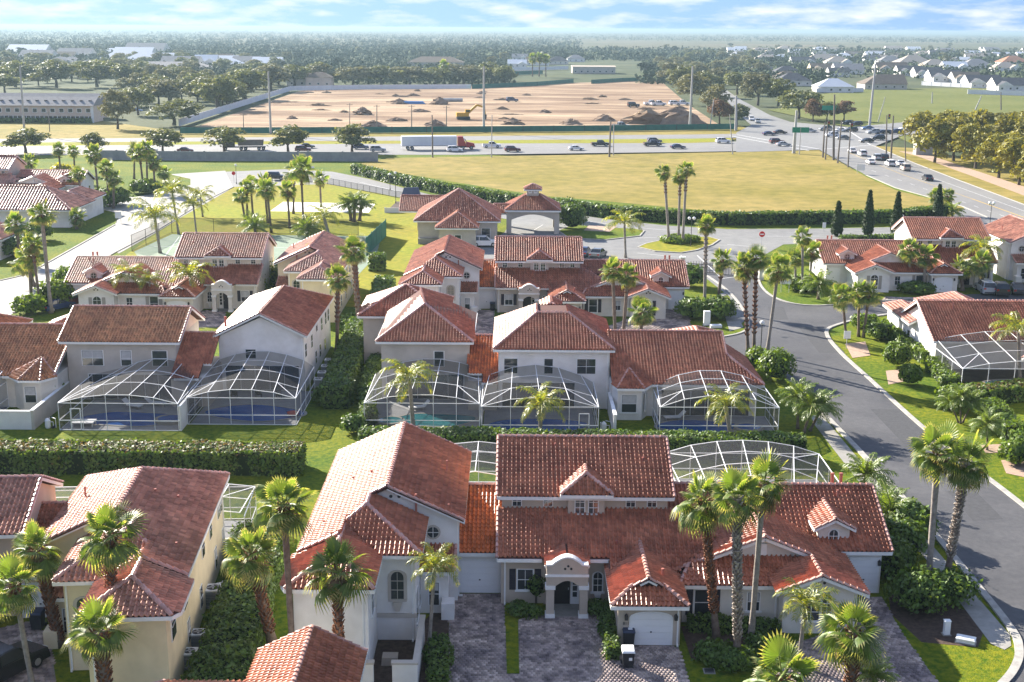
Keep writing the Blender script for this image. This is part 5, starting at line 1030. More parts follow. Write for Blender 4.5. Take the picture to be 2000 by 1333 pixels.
hedge('bright clipped hedge below the right edge pool screen', gp([(1932,812),(1985,868)]), 1.7,1.7,.2,50,'shrub_leaf',None,13)
hedge('small clipped hedge at the right edge below the pool screen', gp([(1988,872),(2040,910)]), 1.6,1.5,.2,50,'shrub_leaf',None,14)
hedge('narrow clipped hedge between portico path and beige garage', gp([(1188,1205),(1196,1290)]), .8,.9,.12,150,'hedge_leaf',None,15)
hedge('low clipped hedge beside the entry court of the white house', gp([(858,1262),(856,1345)]), 1.1,.8,.12,140,'hedge_leaf',None,16)
hedge('low dark hedge under the windows of the off-white front row house', gp([(1345,1228),(1520,1238)]), 1.2,.75,.13,110,'hedge_leaf',None,17)
hedge('dark hedge square at the corner of the tennis court', gp([(722,528),(752,528)]), 2.4,2.4,.3,25,'hedge_leaf',None,18)
def shrub(label, px, py, r, h=None, m='shrub_leaf', leaf=.16, dens=90, seed=1, stem=.0, loose=.12, group='shrubs in the gardens', name='shrub', cat='shrub', xy=None, z0=0):
    rng = np.random.default_rng(seed); h = h or r*1.7; x, y = xy or G(px,py); root = thing(name, label, cat, (x,y,z0), 0, group)
    n = int(4*math.pi*r*r*dens*.7); D = rng.normal(0,1,(n,3)); D /= np.linalg.norm(D,axis=1)[:,None]; D[:,2] = np.where(D[:,2] < -.5, -D[:,2], D[:,2])
    rr = 1+rng.normal(0,loose,n)+.12*np.sin(D[:,0]*5+seed)*np.sin(D[:,1]*5); zc = stem+(h-stem)*.5
    P = D*rr[:,None]*np.array([r,r,(h-stem)*.5])+np.array([0,0,zc]); V,F = leaf_quads(P,D,leaf,rng)
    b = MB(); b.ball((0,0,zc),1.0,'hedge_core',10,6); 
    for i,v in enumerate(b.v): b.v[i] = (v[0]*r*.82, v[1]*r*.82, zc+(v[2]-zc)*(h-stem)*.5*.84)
    if stem > .05: b.tube([(0,0,0),(0,0,zc)],[.09,.06],'bark',6)
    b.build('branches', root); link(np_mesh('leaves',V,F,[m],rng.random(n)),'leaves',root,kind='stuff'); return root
shrub('large round clipped shrub beside the street by the single-storey house', 1515,742,1.75,3.1,'shrub_leaf',.2,60,1); shrub('smaller leafy shrub left of the round clipped street shrub', 1478,722,1.2,2.4,'shrub_leaf',.2,60,2)
shrub('ball shaped topiary on the right lawn, larger one', 1751,716,1.55,2.6,'shrub_leaf',.18,80,3,loose=.05); shrub('ball shaped topiary on the right lawn, smaller one', 1777,752,1.2,2.2,'shrub_leaf',.18,80,4,loose=.05)
shrub('round leafy shrub at the left end of the right hedge', 1862,800,1.5,2.3,'shrub_leaf',.2,60,5); shrub('round shrub on mulch at the right edge of the lawn', 1982,908,1.3,2.1,'shrub_leaf',.18,70,6,loose=.05)
shrub('dark round topiary tree beside the portico window', 1047,1180,.62,2.0,'hedge_leaf',.12,140,7,.5); shrub('low dark shrub under the beige house window', 1012,1200,.7,.8,'hedge_leaf',.12,140,8); shrub('low dark shrub left of the portico column', 1040,1205,.6,.7,'hedge_leaf',.12,140,9)
shrub('low shrub between portico and beige garage', 1166,1200,.75,.9,'hedge_leaf',.12,140,10)
shrub('bushy dark shrub mass right of the front row end garage', 1760,1090,1.5,2.6,'hedge_leaf',.2,70,11); shrub('leafy dark shrub beside the two street palms', 1790,1190,1.6,2.3,'hedge_leaf',.17,90,12,loose=.2); shrub('dark shrub between the two street palms', 1855,1175,1.35,1.9,'hedge_leaf',.17,90,13,loose=.2)
shrub('round shrub behind the front row end garage', 1780,1055,1.5,2.6,'hedge_leaf',.2,70,14); shrub('dark tall shrub by the right wall of the end house', 1745,1130,1.3,2.6,'hedge_leaf',.2,70,15)
shrub('low round shrub in front of the three palms, left one', 1395,1290,1.1,1.0,'hedge_leaf',.14,110,16); shrub('low round shrub in front of the three palms, middle one', 1430,1300,1.2,1.0,'hedge_leaf',.14,110,17); shrub('low round shrub behind the three palms', 1490,1270,1.0,.9,'hedge_leaf',.14,110,18)
shrub('dark bushes beside the third row end garage', 1350,622,1.8,2.4,'hedge_leaf',.26,40,19); shrub('dark round bush left of the pavement in the third row', 1400,622,2.2,2.6,'hedge_leaf',.26,40,20); shrub('dark bushy shrub behind the third row end garage', 1345,560,2.0,3.0,'hedge_leaf',.26,40,21)
shrub('clipped round tree beside the drive-through arch', 1117,448,2.4,4.4,'hedge_leaf',.3,30,22); shrub('dark rounded shrub behind the drive-through arch tree', 1108,432,2.2,4.0,'hedge_leaf',.3,30,23)
shrub('green bushes left of the white house by the west street', 110,600,2.3,3.4,'shrub_leaf',.26,40,24); shrub('low bush beside the parked maroon car', 135,560,2.0,2.6,'shrub_leaf',.26,40,25)
shrub('yellow green bush before the cream portico house', 500,585,1.6,3.0,'queen_leaf',.3,36,26,loose=.25); shrub('tall yellow green bush between cream townhouses', 545,575,1.5,4.0,'queen_leaf',.3,36,27,loose=.25); shrub('pale yellow shrub before the white house with grey shutters', 300,605,1.4,2.6,'queen_leaf',.3,36,28,loose=.25)
shrub('bush on the far west corner lawn', 155,378,2.4,2.5,'hedge_leaf',.4,18,29); shrub('dark bush mass at the foot of the far west palms', 215,402,3.6,3.4,'hedge_leaf',.4,18,30); shrub('dark shrub on the far west verge', 180,412,2.6,3.0,'hedge_leaf',.4,18,31); shrub('dark shrub right of the far west garage', 285,378,3.2,2.8,'hedge_leaf',.4,18,32)
shrub('low bush at the foot of the west street palms', 60,612,2.0,2.2,'shrub_leaf',.26,40,33); shrub('sprawling dark bushes below the long dark hedge', 690,650,1.5,2.0,'hedge_leaf',.22,50,34,loose=.25); shrub('dark bush beside the reddish palm trunk', 715,640,1.5,2.2,'hedge_leaf',.22,50,35,loose=.25)
shrub('yellow flowering bush beside the west street townhouse', 120,345,2.4,2.8,'queen_gold',.4,18,36); shrub('bush by the white porch of the far left house', 75,470,2.2,3.0,'hedge_leaf',.3,28,37); shrub('dark shrub under the far left palms', 30,500,3.0,3.0,'hedge_leaf',.3,28,38)
shrub('low green bed of shrubs under the three island palms', 1322,474,2.6,1.2,'shrub_leaf',.3,30,39); shrub('leafy shrub right of the island palm bed', 1345,474,1.8,1.2,'shrub_leaf',.3,30,40)
shrub('shrubs beneath the palm grove at the entrance wall', 1572,566,2.6,1.8,'shrub_leaf',.3,30,41); shrub('shrub on the lawn below the entrance palms', 1690,640,1.6,1.5,'shrub_leaf',.24,40,42); shrub('dark shrub by the white sign on the lawn', 1720,662,1.7,1.9,'hedge_leaf',.24,40,43); shrub('dark bush at the white corner of the right house', 1740,650,1.4,1.7,'shrub_leaf',.24,40,44)
shrub('dark low bush before the bright white east house', 1790,572,2.2,1.4,'hedge_leaf',.28,30,45); shrub('dark shrubs at the foot of the tall hedge by the pool screen', 640,790,1.3,1.8,'hedge_leaf',.2,60,46)
shrub('banana like potted plant inside the walled yard, left', 85,790,1.2,2.4,'shrub_leaf',.34,30,47,loose=.35)
shrub('dark bushes behind the left end of the second hedge', 690,845,1.1,1.6,'hedge_leaf',.18,70,48)
shrub('low dark shrubs in front of the taupe third row portico', 1000,603,1.1,1.0,'hedge_leaf',.24,45,49); shrub('dark low shrub under the third row window with navy shutters', 1180,612,1.5,1.0,'hedge_leaf',.24,45,50)
for i, (px,py,hh,lb) in enumerate([(1634,462,6.2,'slim dark cypress, leftmost of the three before the bright white house'),(1694,460,8.0,'slim dark cypress, tallest of the three before the bright white house'),(1749,458,7.6,'slim dark cypress nearest the hipped white house'),(1830,432,7.0,'slim dark cypress among the entrance fan palms')]):
    x,y = G(px,py); rng = np.random.default_rng(60+i); root = thing('cypress', lb, 'cypress', (x,y,0), 0, 'cypresses by the entrance drive'); n = 1500; t = rng.random(n)**.8; a = rng.random(n)*6.283
    r = .95*np.sin(np.clip(t*.93+.07,0,1)**.6*math.pi)**.8*(1-t*.35)+.05; D = np.stack([np.cos(a),np.sin(a),np.full(n,.6)],1); P = np.stack([np.cos(a)*r,np.sin(a)*r,.3+t*(hh-.3)],1); V,F = leaf_quads(P,D,.34,rng,2.0)
    link(np_mesh('crown',V,F,['cypress_leaf'],rng.random(n)),'crown',root,kind='stuff'); b = MB(); b.tube([(0,0,0),(0,0,hh*.85)],[.3,.08],'bark',7); b.build('trunk', root)
# ------------------------------------------------------------------ palms
def fan_mesh(droop, fold, leafm='fan_leaf', tipm='fan_tip', R=1.05, p=1.0, seg=22, seed=0):
    rng = random.Random(seed); b = MB(); H = (p,0,0); a0 = R_(118); st = 2*a0/seg
    b.beam((0,0,0),(p,0,0),.055,'petiole',.03)
    for i in range(seg):
        t = -a0+st*(i+.5); ln = R*(.80+.20*math.cos(t*.75))*rng.uniform(.9,1.08); zz = lambda r, q=0: .10*r-droop*(r/R)**2.3-fold*abs(math.sin(t))*r+q
        def pt(r, ang, q=0): return (p+r*math.cos(ang), r*math.sin(ang), zz(r,q))
        w = st*.5; r1, r2 = ln*.55, ln*.80
        L1, R1 = pt(r1,t-w,.035), pt(r1,t+w,-.035); w2 = w*.55; L2, R2 = pt(r2,t-w2,.02), pt(r2,t+w2,-.02); T = pt(ln*1.05,t+rng.uniform(-.03,.03),-droop*.35*rng.random())
        tn = rng.random(); b.add([H,L1,R1],[(0,1,2)],leafm,tn); b.add([L1,L2,R2,R1],[(0,1,2,3)],leafm,tn); b.add([L2,T,R2],[(0,1,2)],tipm,tn)
    return b.mesh('frond')
FAN = [fan_mesh(.05,.10,seed=1), fan_mesh(.28,.22,seed=2), fan_mesh(.62,.35,seed=3)]
FAN_DEAD = fan_mesh(.75,.5,'fan_dead','fan_dead',1.0,.5,16,4)
def feather_mesh(a0, curl, L=3.1, n=30, m='queen_leaf', m2='queen_gold', ll=.72, seed=0, wid=.075):
    rng = random.Random(seed); b = MB(); P = []; x=z=0.0; N = 14
    for i in range(N+1):
        P.append((x,0,z)); a = a0-curl*(i/N)**1.25; x += L/N*math.cos(a); z += L/N*math.sin(a)
    b.tube(P,[.045*(1-i/N*.8) for i in range(N+1)],'petiole',4,False)
    for k in range(n):
        q = .12+.88*(k+.5)/n; f = q*N; i = min(int(f),N-1); u = f-i; c = Vector(P[i]).lerp(Vector(P[i+1]),u); d = (Vector(P[i+1])-Vector(P[i])).normalized(); up = Vector((-d.z,0,d.x))
        ln = ll*math.sin(math.pi*(.12+.83*q))**.6
        for s in (-1,1):
            o = (Vector((0,s,0))*.75+d*.6+up*rng.uniform(-.25,.35)).normalized(); tip = c+o*ln+Vector((0,0,-ln*rng.uniform(.25,.65))); midp = c+o*ln*.55+Vector((0,0,-ln*.08)); w = d*wid*.5
            b.add([c-w*.5,c+w*.5,midp+w,midp-w],[(0,1,2,3)],m if rng.random()<.6 else m2,rng.random()); b.add([midp-w,midp+w,tip],[(0,1,2)],m if rng.random()<.4 else m2,rng.random())
    return b.mesh('frond')
QUEEN = [feather_mesh(R_(72),R_(95),seed=1), feather_mesh(R_(48),R_(115),seed=2), feather_mesh(R_(18),R_(95),seed=3)]
DATE = [feather_mesh(R_(70),R_(60),1.5,26,'fan_leaf','queen_leaf',.36,4,.045), feather_mesh(R_(38),R_(75),1.5,26,'fan_leaf','queen_leaf',.36,5,.045), feather_mesh(R_(5),R_(60),1.4,26,'fan_leaf','queen_leaf',.36,6,.045)]
def crown_layout(kind, rng):
    out = []
    if kind == 'fan':
        N = 27
        for k in range(N):
            t = (k+.5)/N; el = 80-132*t**.85+rng.uniform(-7,7); out.append((0 if el > 38 else (1 if el > -2 else 2), k*137.5+rng.uniform(-14,14), el, rng.uniform(.7,1.12), rng.uniform(-35,35)))
        a0 = rng.uniform(0,360); gap = rng.uniform(30,80)
        out = [q for q in out if not (q[2] < 35 and ((q[1]-a0) % 360) < gap and rng.random() < .6)]
        for k in range(rng.randint(4,11)): out.append((3, k*61+rng.uniform(-25,25), -58+rng.uniform(-22,14), rng.uniform(.7,1.05), rng.uniform(-30,30)))
    else:
        N = 17 if kind == 'queen' else 30
        for k in range(N):
            t = (k+.5)/N; v = 0 if t < .3 else (1 if t < .68 else 2); out.append((v, k*137.5+rng.uniform(-12,12), rng.uniform(-9,9), rng.uniform(.85,1.1), rng.uniform(-14,14)))
    return out
def frond_matrix(az, el, sc, roll): return Matrix.Rotation(R_(az),4,'Z') @ Matrix.Rotation(R_(-el),4,'Y') @ Matrix.Rotation(R_(roll),4,'X') @ Matrix.Scale(sc,4)
MESHSET = dict(fan=FAN+[FAN_DEAD], queen=QUEEN, date=DATE); JOINED = {}
def joined_crown(kind, var):
    if (kind,var) in JOINED: return JOINED[kind,var]
    rng = random.Random(90+var); b = MB()
    for v, az, el, sc, ro in crown_layout(kind, rng):
        me = MESHSET[kind][v]; M = frond_matrix(az,el,sc,ro); o = len(b.v); b.v.extend([tuple(M @ q.co) for q in me.vertices]); names = [m.name for m in me.materials]; tv = me.attributes['tint'].data
        for pgon in me.polygons: b.f.append(tuple(i+o for i in pgon.vertices)); b.m.append(b.mi(names[pgon.material_index])); b.t.append(tv[pgon.index].value)
    JOINED[kind,var] = b.mesh('crown'); return JOINED[kind,var]
PALM_N = [0]
def palm(label, kind, base, crown, sc=1.0, r=.2, boots=0.0, bootm='palm_boot', trunkm='palm_trunk', fine=None, group=None, bend=.0, name=None):
    PALM_N[0] += 1; sd = PALM_N[0]; rng = random.Random(sd*13+5); bx, by = G(*base); cx, cz = HZ(crown[0], crown[1], by); cz = max(cz, 1.0)
    if fine is None: fine = by < 128
    nm = name or {'fan':'fan_palm','queen':'feather_palm','date':'date_palm'}[kind]
    t = thing(nm, label, 'palm', (bx,by,0), 0, group or {'fan':'fan palms with tall trunks','queen':'feather leaved palms','date':'low date palms'}[kind])
    top = Vector((cx-bx, rng.uniform(-.3,.3), cz)); N = 9; P = []; Rr = []
    for i in range(N+1):
        q = i/N; P.append(Vector((top.x*q+bend*math.sin(math.pi*q), top.y*q, top.z*q))); Rr.append(r*(1.35-.45*min(q*5,1)) if q < .2 else r*(.9+.05*math.sin(i*2.1)))
    b = MB(); b.tube(P,Rr,trunkm,9); b.build('trunk', t, smooth=True)
    if boots > 0:
        b = MB(); L = cz*boots; n = int(L/(.17 if fine else .5))
        for i in range(n):
            q = 1-boots*(i+.5)/n; c = top*q; c = Vector((top.x*q+bend*math.sin(math.pi*q), top.y*q, top.z*q)); k0 = 6 if fine else 5
            for k in range(k0):
                a = 2*math.pi*(k+.5*(i%2))/k0+rng.uniform(-.2,.2); o = Vector((math.cos(a),math.sin(a),0)); ln = rng.uniform(.10,.24)*(1+.5*(i < 3)); b.beam(c+o*r*.8-Vector((0,0,.08)), c+o*(r+ln*.55)+Vector((0,0,ln*rng.uniform(.5,1.4))), .13 if fine else .2, bootm, .05, rng.random())
        b.build('leaf_bases', t, kind='stuff')
    if fine:
        for v, az, el, s, ro in crown_layout(kind, rng):
            o = bpy.data.objects.new('frond', MESHSET[kind][v]); COL.objects.link(o); o.parent = t; o.matrix_local = Matrix.Translation(top) @ frond_matrix(az,el,s*sc,ro)
    else:
        o = link(joined_crown(kind, sd%3), 'crown', t, loc=top); o.rotation_euler = (0,0,rng.uniform(0,6.28)); o.scale = (sc,sc,sc*rng.uniform(.9,1.05))
    return t
B1, BP = 'palm_boot', 'palm_boot_pale'
fp = lambda l, b, c, sc=1.25, r=.22, bo=.5, bm=B1, tm='palm_trunk', **k: palm(l,'fan',b,c,sc*.76,r*.95,bo,bm,tm,**k)
qp = lambda l, b, c, sc=1.0, r=.16, **k: palm(l,'queen',b,c,sc,r,0,B1,'palm_grey',**k)
fp('fan palm with rough grey and brown trunk, left of the white house', (533,1262), (492,1080), 1.3,.3,.85)
fp('tall fan palm with smooth brown trunk directly at the white house left corner', (575,1330), (556,985), 1.25,.21,.12)
fp('fan palm with red brown trunk in front of the blank white wall', (663,1375), (660,1118), 1.3,.24,.95)
qp('slim drooping palm beside the white house entrance', (838,1268), (849,1105), .62,.12)
fp('fan palm with thin smooth pale trunk, second from the left corner', (64,1345), (25,1150), 1.15,.17,.15,B1,'palm_grey')
fp('stout fan palm with shaggy red brown trunk before the cream house, left one', (118,1262), (72,1075), 1.25,.3,.95)
fp('fan palm with dark shaggy trunk in front of the cream house roof', (222,1345), (216,1045), 1.3,.28,.6)
fp('low fan palm with double width brown trunk, bottom left', (215,1420), (196,1232), 1.2,.36,.95)
fp('leftmost of the three tall palms before the off-white house, brown booted trunk', (1400,1250), (1374,980), 1.3,.22,.8)
fp('middle of the three tall palms, trunk covered in pale leaf bases', (1440,1292), (1440,975), 1.25,.22,.85,BP)
fp('rightmost of the three tall palms before the off-white house, smooth leaning trunk', (1466,1258), (1491,945), 1.25,.2,.06,B1,'palm_grey')
qp('slender feather palm on the driveway edge, bottom right', (1560,1300), (1572,1185), .72,.14)
fp('big fan palm with red trunk over the paved driveway, bottom right', (1658,1430), (1668,1238), 1.4,.3,.95)
fp('fan palm whose crown touches the bottom edge, bottom right', (1525,1500), (1528,1325), 1.45,.25,.9)
palm('small feather palm beside the red trunked palm, bottom right', 'date', (1705,1400), (1705,1318), 1.0,.15)
fp('left of the two tall palms beside the street, smooth trunk', (1812,1150), (1830,885), 1.4,.24,.12,B1,'palm_grey')
fp('right of the two tall palms beside the street, pale rough trunk', (1846,1146), (1888,905), 1.35,.24,.75,BP)
qp('yellow green feather palm before the taupe house pool screen', (808,843), (800,738), 1.0,.2); qp('yellow green feather palm before the dark pool screen', (1055,858), (1056,795), 1.0,.2); qp('green feather palm before the white arched pool screen', (1430,868), (1418,795), 1.0,.2)
for l, b, c in (('left clump of low date palms beside the pavement', (1558,838),(1560,775)), ('right clump of low date palms beside the pavement', (1582,842),(1604,800)), ('low date palm in front of the other pavement date palms', (1570,846),(1585,792))): palm(l,'date',b,c,1.5,.14)
palm('low date palm on the verge right of the grey dome screen','date',(1690,972),(1692,930),1.7,.2); palm('spreading low palm below the verge date palm','date',(1745,1045),(1740,1005),1.7,.2); palm('low palm in the dark shrubs right of the end garage','date',(1735,1010),(1722,985),1.3,.2)
for l, b, c in (('left stem of the three stemmed lawn palm on the right', (1872,826),(1858,788)), ('middle stem of the three stemmed lawn palm on the right', (1876,828),(1878,778)), ('right stem of the three stemmed lawn palm on the right', (1880,826),(1896,785))): palm(l,'date',b,c,1.15,.09)
palm('small palm with spiky crown on a mulch ring, right lawn','date',(1928,880),(1928,830),1.3,.1)
qp('feather palm hanging over the right edge before the pool screen', (1992,740), (1990,648), 1.1,.18)
fp('left of the twin palms over the third row gabled house, reddish trunk', (1202,662), (1197,530), 1.15,.24,.1,B1,'palm_trunk'); fp('right of the twin palms over the third row gabled house', (1217,660), (1226,538), 1.1,.24,.3)
fp('short wide fan palm before the third row garage', (1252,655), (1254,610), 1.35,.24,.6)
fp('tall palm left of the entrance street, pale trunk', (1376,612), (1379,440), 1.15,.25,.5,BP,'palm_grey',fine=False); fp('leaning palm right of the tall pale one by the entrance street', (1401,605), (1411,508), 1.15,.24,.4)
fp('left of the two dark trunked palms beside the street lamp', (1462,703), (1452,522), 1.2,.22,.75); fp('right of the two dark trunked palms beside the street lamp', (1472,703), (1476,505), 1.25,.22,.75); fp('smooth leaning palm beside the street lamp', (1498,692), (1519,525), 1.3,.21,.15,B1,'palm_grey')
fp('left of the three very tall palms on the traffic island', (1307,476), (1298,338), 1.15,.26,.3,B1,'palm_grey'); fp('middle of the three very tall palms on the traffic island', (1325,474), (1328,345), 1.15,.26,.3,B1,'palm_grey'); fp('right of the three very tall palms on the traffic island', (1333,478), (1341,332), 1.15,.26,.3,B1,'palm_grey')
qp('feather palm at the parking lane before the traffic island', (1222,504), (1220,438), 1.35,.2)
for l, b, c in (('leftmost palm of the grove by the entrance wall', (1554,566),(1553,505)), ('tallest palm of the grove by the entrance wall', (1567,570),(1567,462)), ('right palm of the grove by the entrance wall', (1580,566),(1586,492))): fp(l,b,c,1.15,.2,.2,B1,'palm_grey')
palm('low palm on the kerb below the palm grove','date',(1598,585),(1598,555),1.9,.2)
for l, b, c in (('dark trunked palm at the street corner, left of three', (1653,662),(1644,576)), ('dark trunked palm at the street corner, middle of three', (1677,658),(1678,572)), ('dark trunked palm at the street corner, right of three', (1686,660),(1698,576))): fp(l,b,c,1.15,.19,.15)
for l, b, c in (('left of the two palms before the bright white east house', (1777,566),(1776,488)), ('right of the two palms before the bright white east house', (1803,570),(1809,502))): fp(l,b,c,1.4,.24,.3,B1,'palm_grey')
fp('shaggy fan palm left of the silver car in the east court', (1880,568), (1878,525), 1.4,.3,.5); fp('thick trunked palm beside the silver car in the east court', (1918,568), (1916,512), 1.4,.36,.4); qp('feather palm rising behind the shaggy palms in the east court', (1912,560), (1920,490), 1.2,.2)
fp('left fan palm by the collector road entrance', (1832,425), (1827,385), 1.3,.3,.5); fp('right fan palm by the collector road entrance', (1846,418), (1850,383), 1.3,.3,.5); palm('small pale palm beside the entrance cypress','date',(1860,424),(1858,415),1.8,.2)
fp('tall reddish trunked palm right of the cream house, between the buildings', (702,650), (692,490), 1.5,.36,.7); fp('second palm left of the tall reddish one, before the cream house', (658,690), (660,545), 1.25,.25,.6); fp('fan palm in front of the pink roofed cream house', (612,590), (609,505), 1.3,.24,.5)
qp('yellow feather palm before the white house with grey shutters', (263,605), (250,540), 1.1,.18); qp('small yellow palm between shutters and garage in the west', (292,610), (292,548), .8,.14); qp('yellow feather palm before the cream portico house', (374,612), (371,540), 1.15,.18)
fp('tall leaning palm beside the west street, crown before the porch', (100,612), (80,418), 1.35,.28,.1,B1,'palm_grey'); fp('stout palm left of the tall leaning one, west street', (62,600), (57,500), 1.35,.26,.3); fp('shorter palm under the tall leaning west street palm', (80,606), (62,478), 1.2,.2,.3); fp('palm with broad crown at the left edge above the west street', (42,512), (30,438), 1.5,.3,.3); fp('palm with broad dark crown at the left edge, lower', (68,560), (50,515), 1.5,.28,.4)
qp('feather palm on the lawn beside the west pavement', (349,458), (337,378), 1.4,.2); qp('small feather palm on the lawn, lower of two by the west pavement', (384,460), (378,402), 1.1,.17); qp('small feather palm on the lawn, upper of two by the west pavement', (396,424), (391,382), 1.1,.17); qp('bare looking feather palm before the tennis court', (313,495), (303,425), 1.6,.25)
for i, (b, c, s, l) in enumerate([((479,432),(470,384),1.3,'leftmost slim palm of the park grove'),((483,428),(482,366),1.2,'second slim palm of the park grove'),((494,422),(490,360),1.3,'third slim palm of the park grove, in front of the hedge'),((523,436),(516,358),1.5,'double crowned palm in the park grove, left'),((530,455),(522,370),1.5,'double crowned palm in the park grove, right'),((566,446),(561,372),1.4,'palm left of the tallest park palm'),((573,418),(574,338),1.5,'palm behind the tallest park palm'),((593,444),(588,330),1.9,'tallest palm of the park grove'),((627,405),(625,350),1.3,'lone slim palm at the sand court edge')]): fp(l+' near the sand court',b,c,s,.24,.3,B1,'palm_trunk')
for l, b, c in (('left stem of the leafy clump beside the sand court',(686,432),(682,402)),('middle stem of the leafy clump beside the sand court',(692,434),(692,398)),('right stem of the leafy clump beside the sand court',(702,432),(706,400))): palm(l,'date',b,c,2.0,.35)
qp('feather palm behind the tennis court', (645,468), (633,425), 1.3,.3); palm('low palm behind the tennis court fence, left','date',(500,460),(498,445),2.4,.3); palm('low palm behind the tennis court fence, right','date',(600,462),(600,448),2.4,.3)
for i, (b, c, s, l) in enumerate([((120,352),(114,292),1.4,'first tall palm from the left among the far west houses'),((146,340),(144,295),1.3,'second tall palm of the far west houses, in front of the white gable'),((193,388),(184,302),1.6,'third tall palm of the far west houses, above the garage'),((214,405),(208,330),1.5,'dark trunked palm before the far west garage, left'),((222,408),(221,350),1.4,'dark trunked palm before the far west garage, right'),((62,362),(56,318),1.5,'pale palm before the far pink house, upper'),((86,372),(84,348),1.5,'pale low palm before the far pink house'),((146,388),(145,345),1.3,'palm behind the yellow bush, far west'),((160,395),(152,340),1.2,'slim palm right of the yellow bush, far west'),((281,375),(272,300),1.5,'left palm of the far west corner trio'),((288,372),(286,292),1.5,'middle palm of the far west corner trio'),((303,378),(300,318),1.4,'right palm of the far west corner trio'),((262,350),(262,292),1.5,'palm behind the far west corner trio'),((322,358),(320,338),1.4,'short palm on the far west corner lawn'),((150,448),(150,425),1.3,'small palm on the verge below the far west porch')]): fp(l,b,c,s,.26,.3,B1,'palm_trunk')
for i, (b, c, l) in enumerate([((868,165),(867,128),'left palm standing on the cleared land'),((1040,150),(1040,114),'left one of the palms by the far palm stand'),((1053,150),(1054,112),'middle one of the palms by the far palm stand'),((1066,150),(1066,116),'right one of the palms by the far palm stand')]): fp(l,b,c,3.0,.5,.2,B1,'palm_trunk')
# ------------------------------------------------------------------ broadleaf trees
def crown_mesh(seed, m, nc=42, nl=62, leaf=.085, flat=.8):
    rng = np.random.default_rng(seed); VV=[]; TT=[]
    D = rng.normal(0,1,(nc,3)); D /= np.linalg.norm(D,axis=1)[:,None]; D[:,2] = np.where(D[:,2] < -.8, -D[:,2], D[:,2]); rad = rng.uniform(.4,.82,nc)
    C = D*rad[:,None]; CR = rng.uniform(.2,.34,nc)
    for c, cr in zip(C, CR):
        d = rng.normal(0,1,(nl,3)); d /= np.linalg.norm(d,axis=1)[:,None]; d[:,2] = np.where(d[:,2] < -.3, -d[:,2], d[:,2]); P = c+d*cr*rng.uniform(.75,1.08,(nl,1)); V, F = leaf_quads(P, d, leaf, rng); VV.append(V); TT.append(np.clip(rng.random()*.7+rng.random(nl)*.3,0,.99))
    V = np.concatenate(VV); V[:,2] = V[:,2]*flat; n = len(V)//4; return np_mesh('crown', V, np.arange(4*n).reshape(n,4), [m], np.concatenate(TT))
CROWNS = {m: [crown_mesh(i*7+k, m) for i in range(4)] for k, m in enumerate(('tree_leaf','tree_olive','tree_grey','tree_brown'))}
FARC = {m: [crown_mesh(i*5+k+50, 'wood_far' if m == 'tree_leaf' else m, 16, 26, .2) for i in range(3)] for k, m in enumerate(('tree_leaf','tree_grey'))}
def trunk_mesh(seed):
    rng = random.Random(seed); b = MB(); b.tube([(0,0,0),(.02,0,.2),(.0,.02,.45)],[.07,.05,.04],'bark',7)
    for i in range(5):
        a = i*1.256+rng.random(); q = (.4*math.cos(a),.4*math.sin(a),.72+rng.random()*.12); b.tube([(0,.01,.36+.04*rng.random()),(q[0]*.5,q[1]*.5,.56),q],[.035,.024,.01],'bark',5)
    return b.mesh('trunk')
TRUNKS = [trunk_mesh(i) for i in range(3)]; TN = [0]
def tree(label, px, py, w, hgt, m='tree_leaf', group='trees', far=False, xy=None, name='tree'):
    """w, hgt: width and height in metres"""
    TN[0] += 1; rng = random.Random(TN[0]*3+1); x, y = xy or G(px,py); t = thing(name, label, 'tree', (x,y,-.1), 0, group)
    o = link(TRUNKS[TN[0]%3],'trunk',t); o.scale = (w*.55,w*.55,hgt*.8); o.rotation_euler = (0,0,rng.uniform(0,6.28))
    me = (FARC if far else CROWNS)[m][TN[0]%(3 if far else 4)]; q = 1.13 if m == 'tree_olive' else 1.0; c = link(me,'crown',t,loc=(0,0,hgt*(.5 if q > 1 else .55))); c.scale = (w*.52*q,w*.52*q*rng.uniform(.9,1.1),hgt*(.66 if q > 1 else .56)); c.rotation_euler = (0,0,rng.uniform(0,6.28)); return t
def tpx(label, px, py, wpx, hpx, m='tree_leaf', group='trees', **k):
    s = (py-55-(px-1000)*.007)*.97/36; return tree(label, px, py, wpx/s, hpx/s/.97, m, group, **k)
for l, px, wd, hh in (('broad oak behind the west end of the highway wall, leftmost',50,100,50),('smaller oak behind the highway wall, second from left',183,62,40),('oak behind the highway wall, third from left',319,82,52),('oak behind the highway wall before the dump truck',438,88,54),('oak behind the highway wall, fifth from left',563,88,56),('oak at the east end of the highway wall, beside the white suv',688,92,56)): tpx(l,px,300,wd,hh,'tree_leaf','oaks along the highway wall')
tpx('leaning leafy tree at the right end of the tan apartments',230,252,75,75,'tree_grey'); tpx('tree over the blue parked car by the apartments',270,225,70,55,'tree_leaf'); tpx('low broad oak at the corner of the cleared land',340,245,120,50,'tree_leaf'); tpx('round grey green tree left of the vinyl wall',330,205,90,50,'tree_grey')
tpx('dark oak beside the vinyl wall, nearest the highway',425,215,95,70,'tree_leaf'); tpx('dark oak beside the vinyl wall, second',480,195,90,62,'tree_leaf'); tpx('olive oak beside the vinyl wall, third',530,178,90,52,'tree_grey'); tpx('oak at the far end of the vinyl wall',575,168,80,40,'tree_leaf'); tpx('tree behind the wall corner of the cleared land',628,166,60,40,'tree_grey'); tpx('dark tree against the tan house behind the cleared land',625,165,50,45,'tree_leaf')
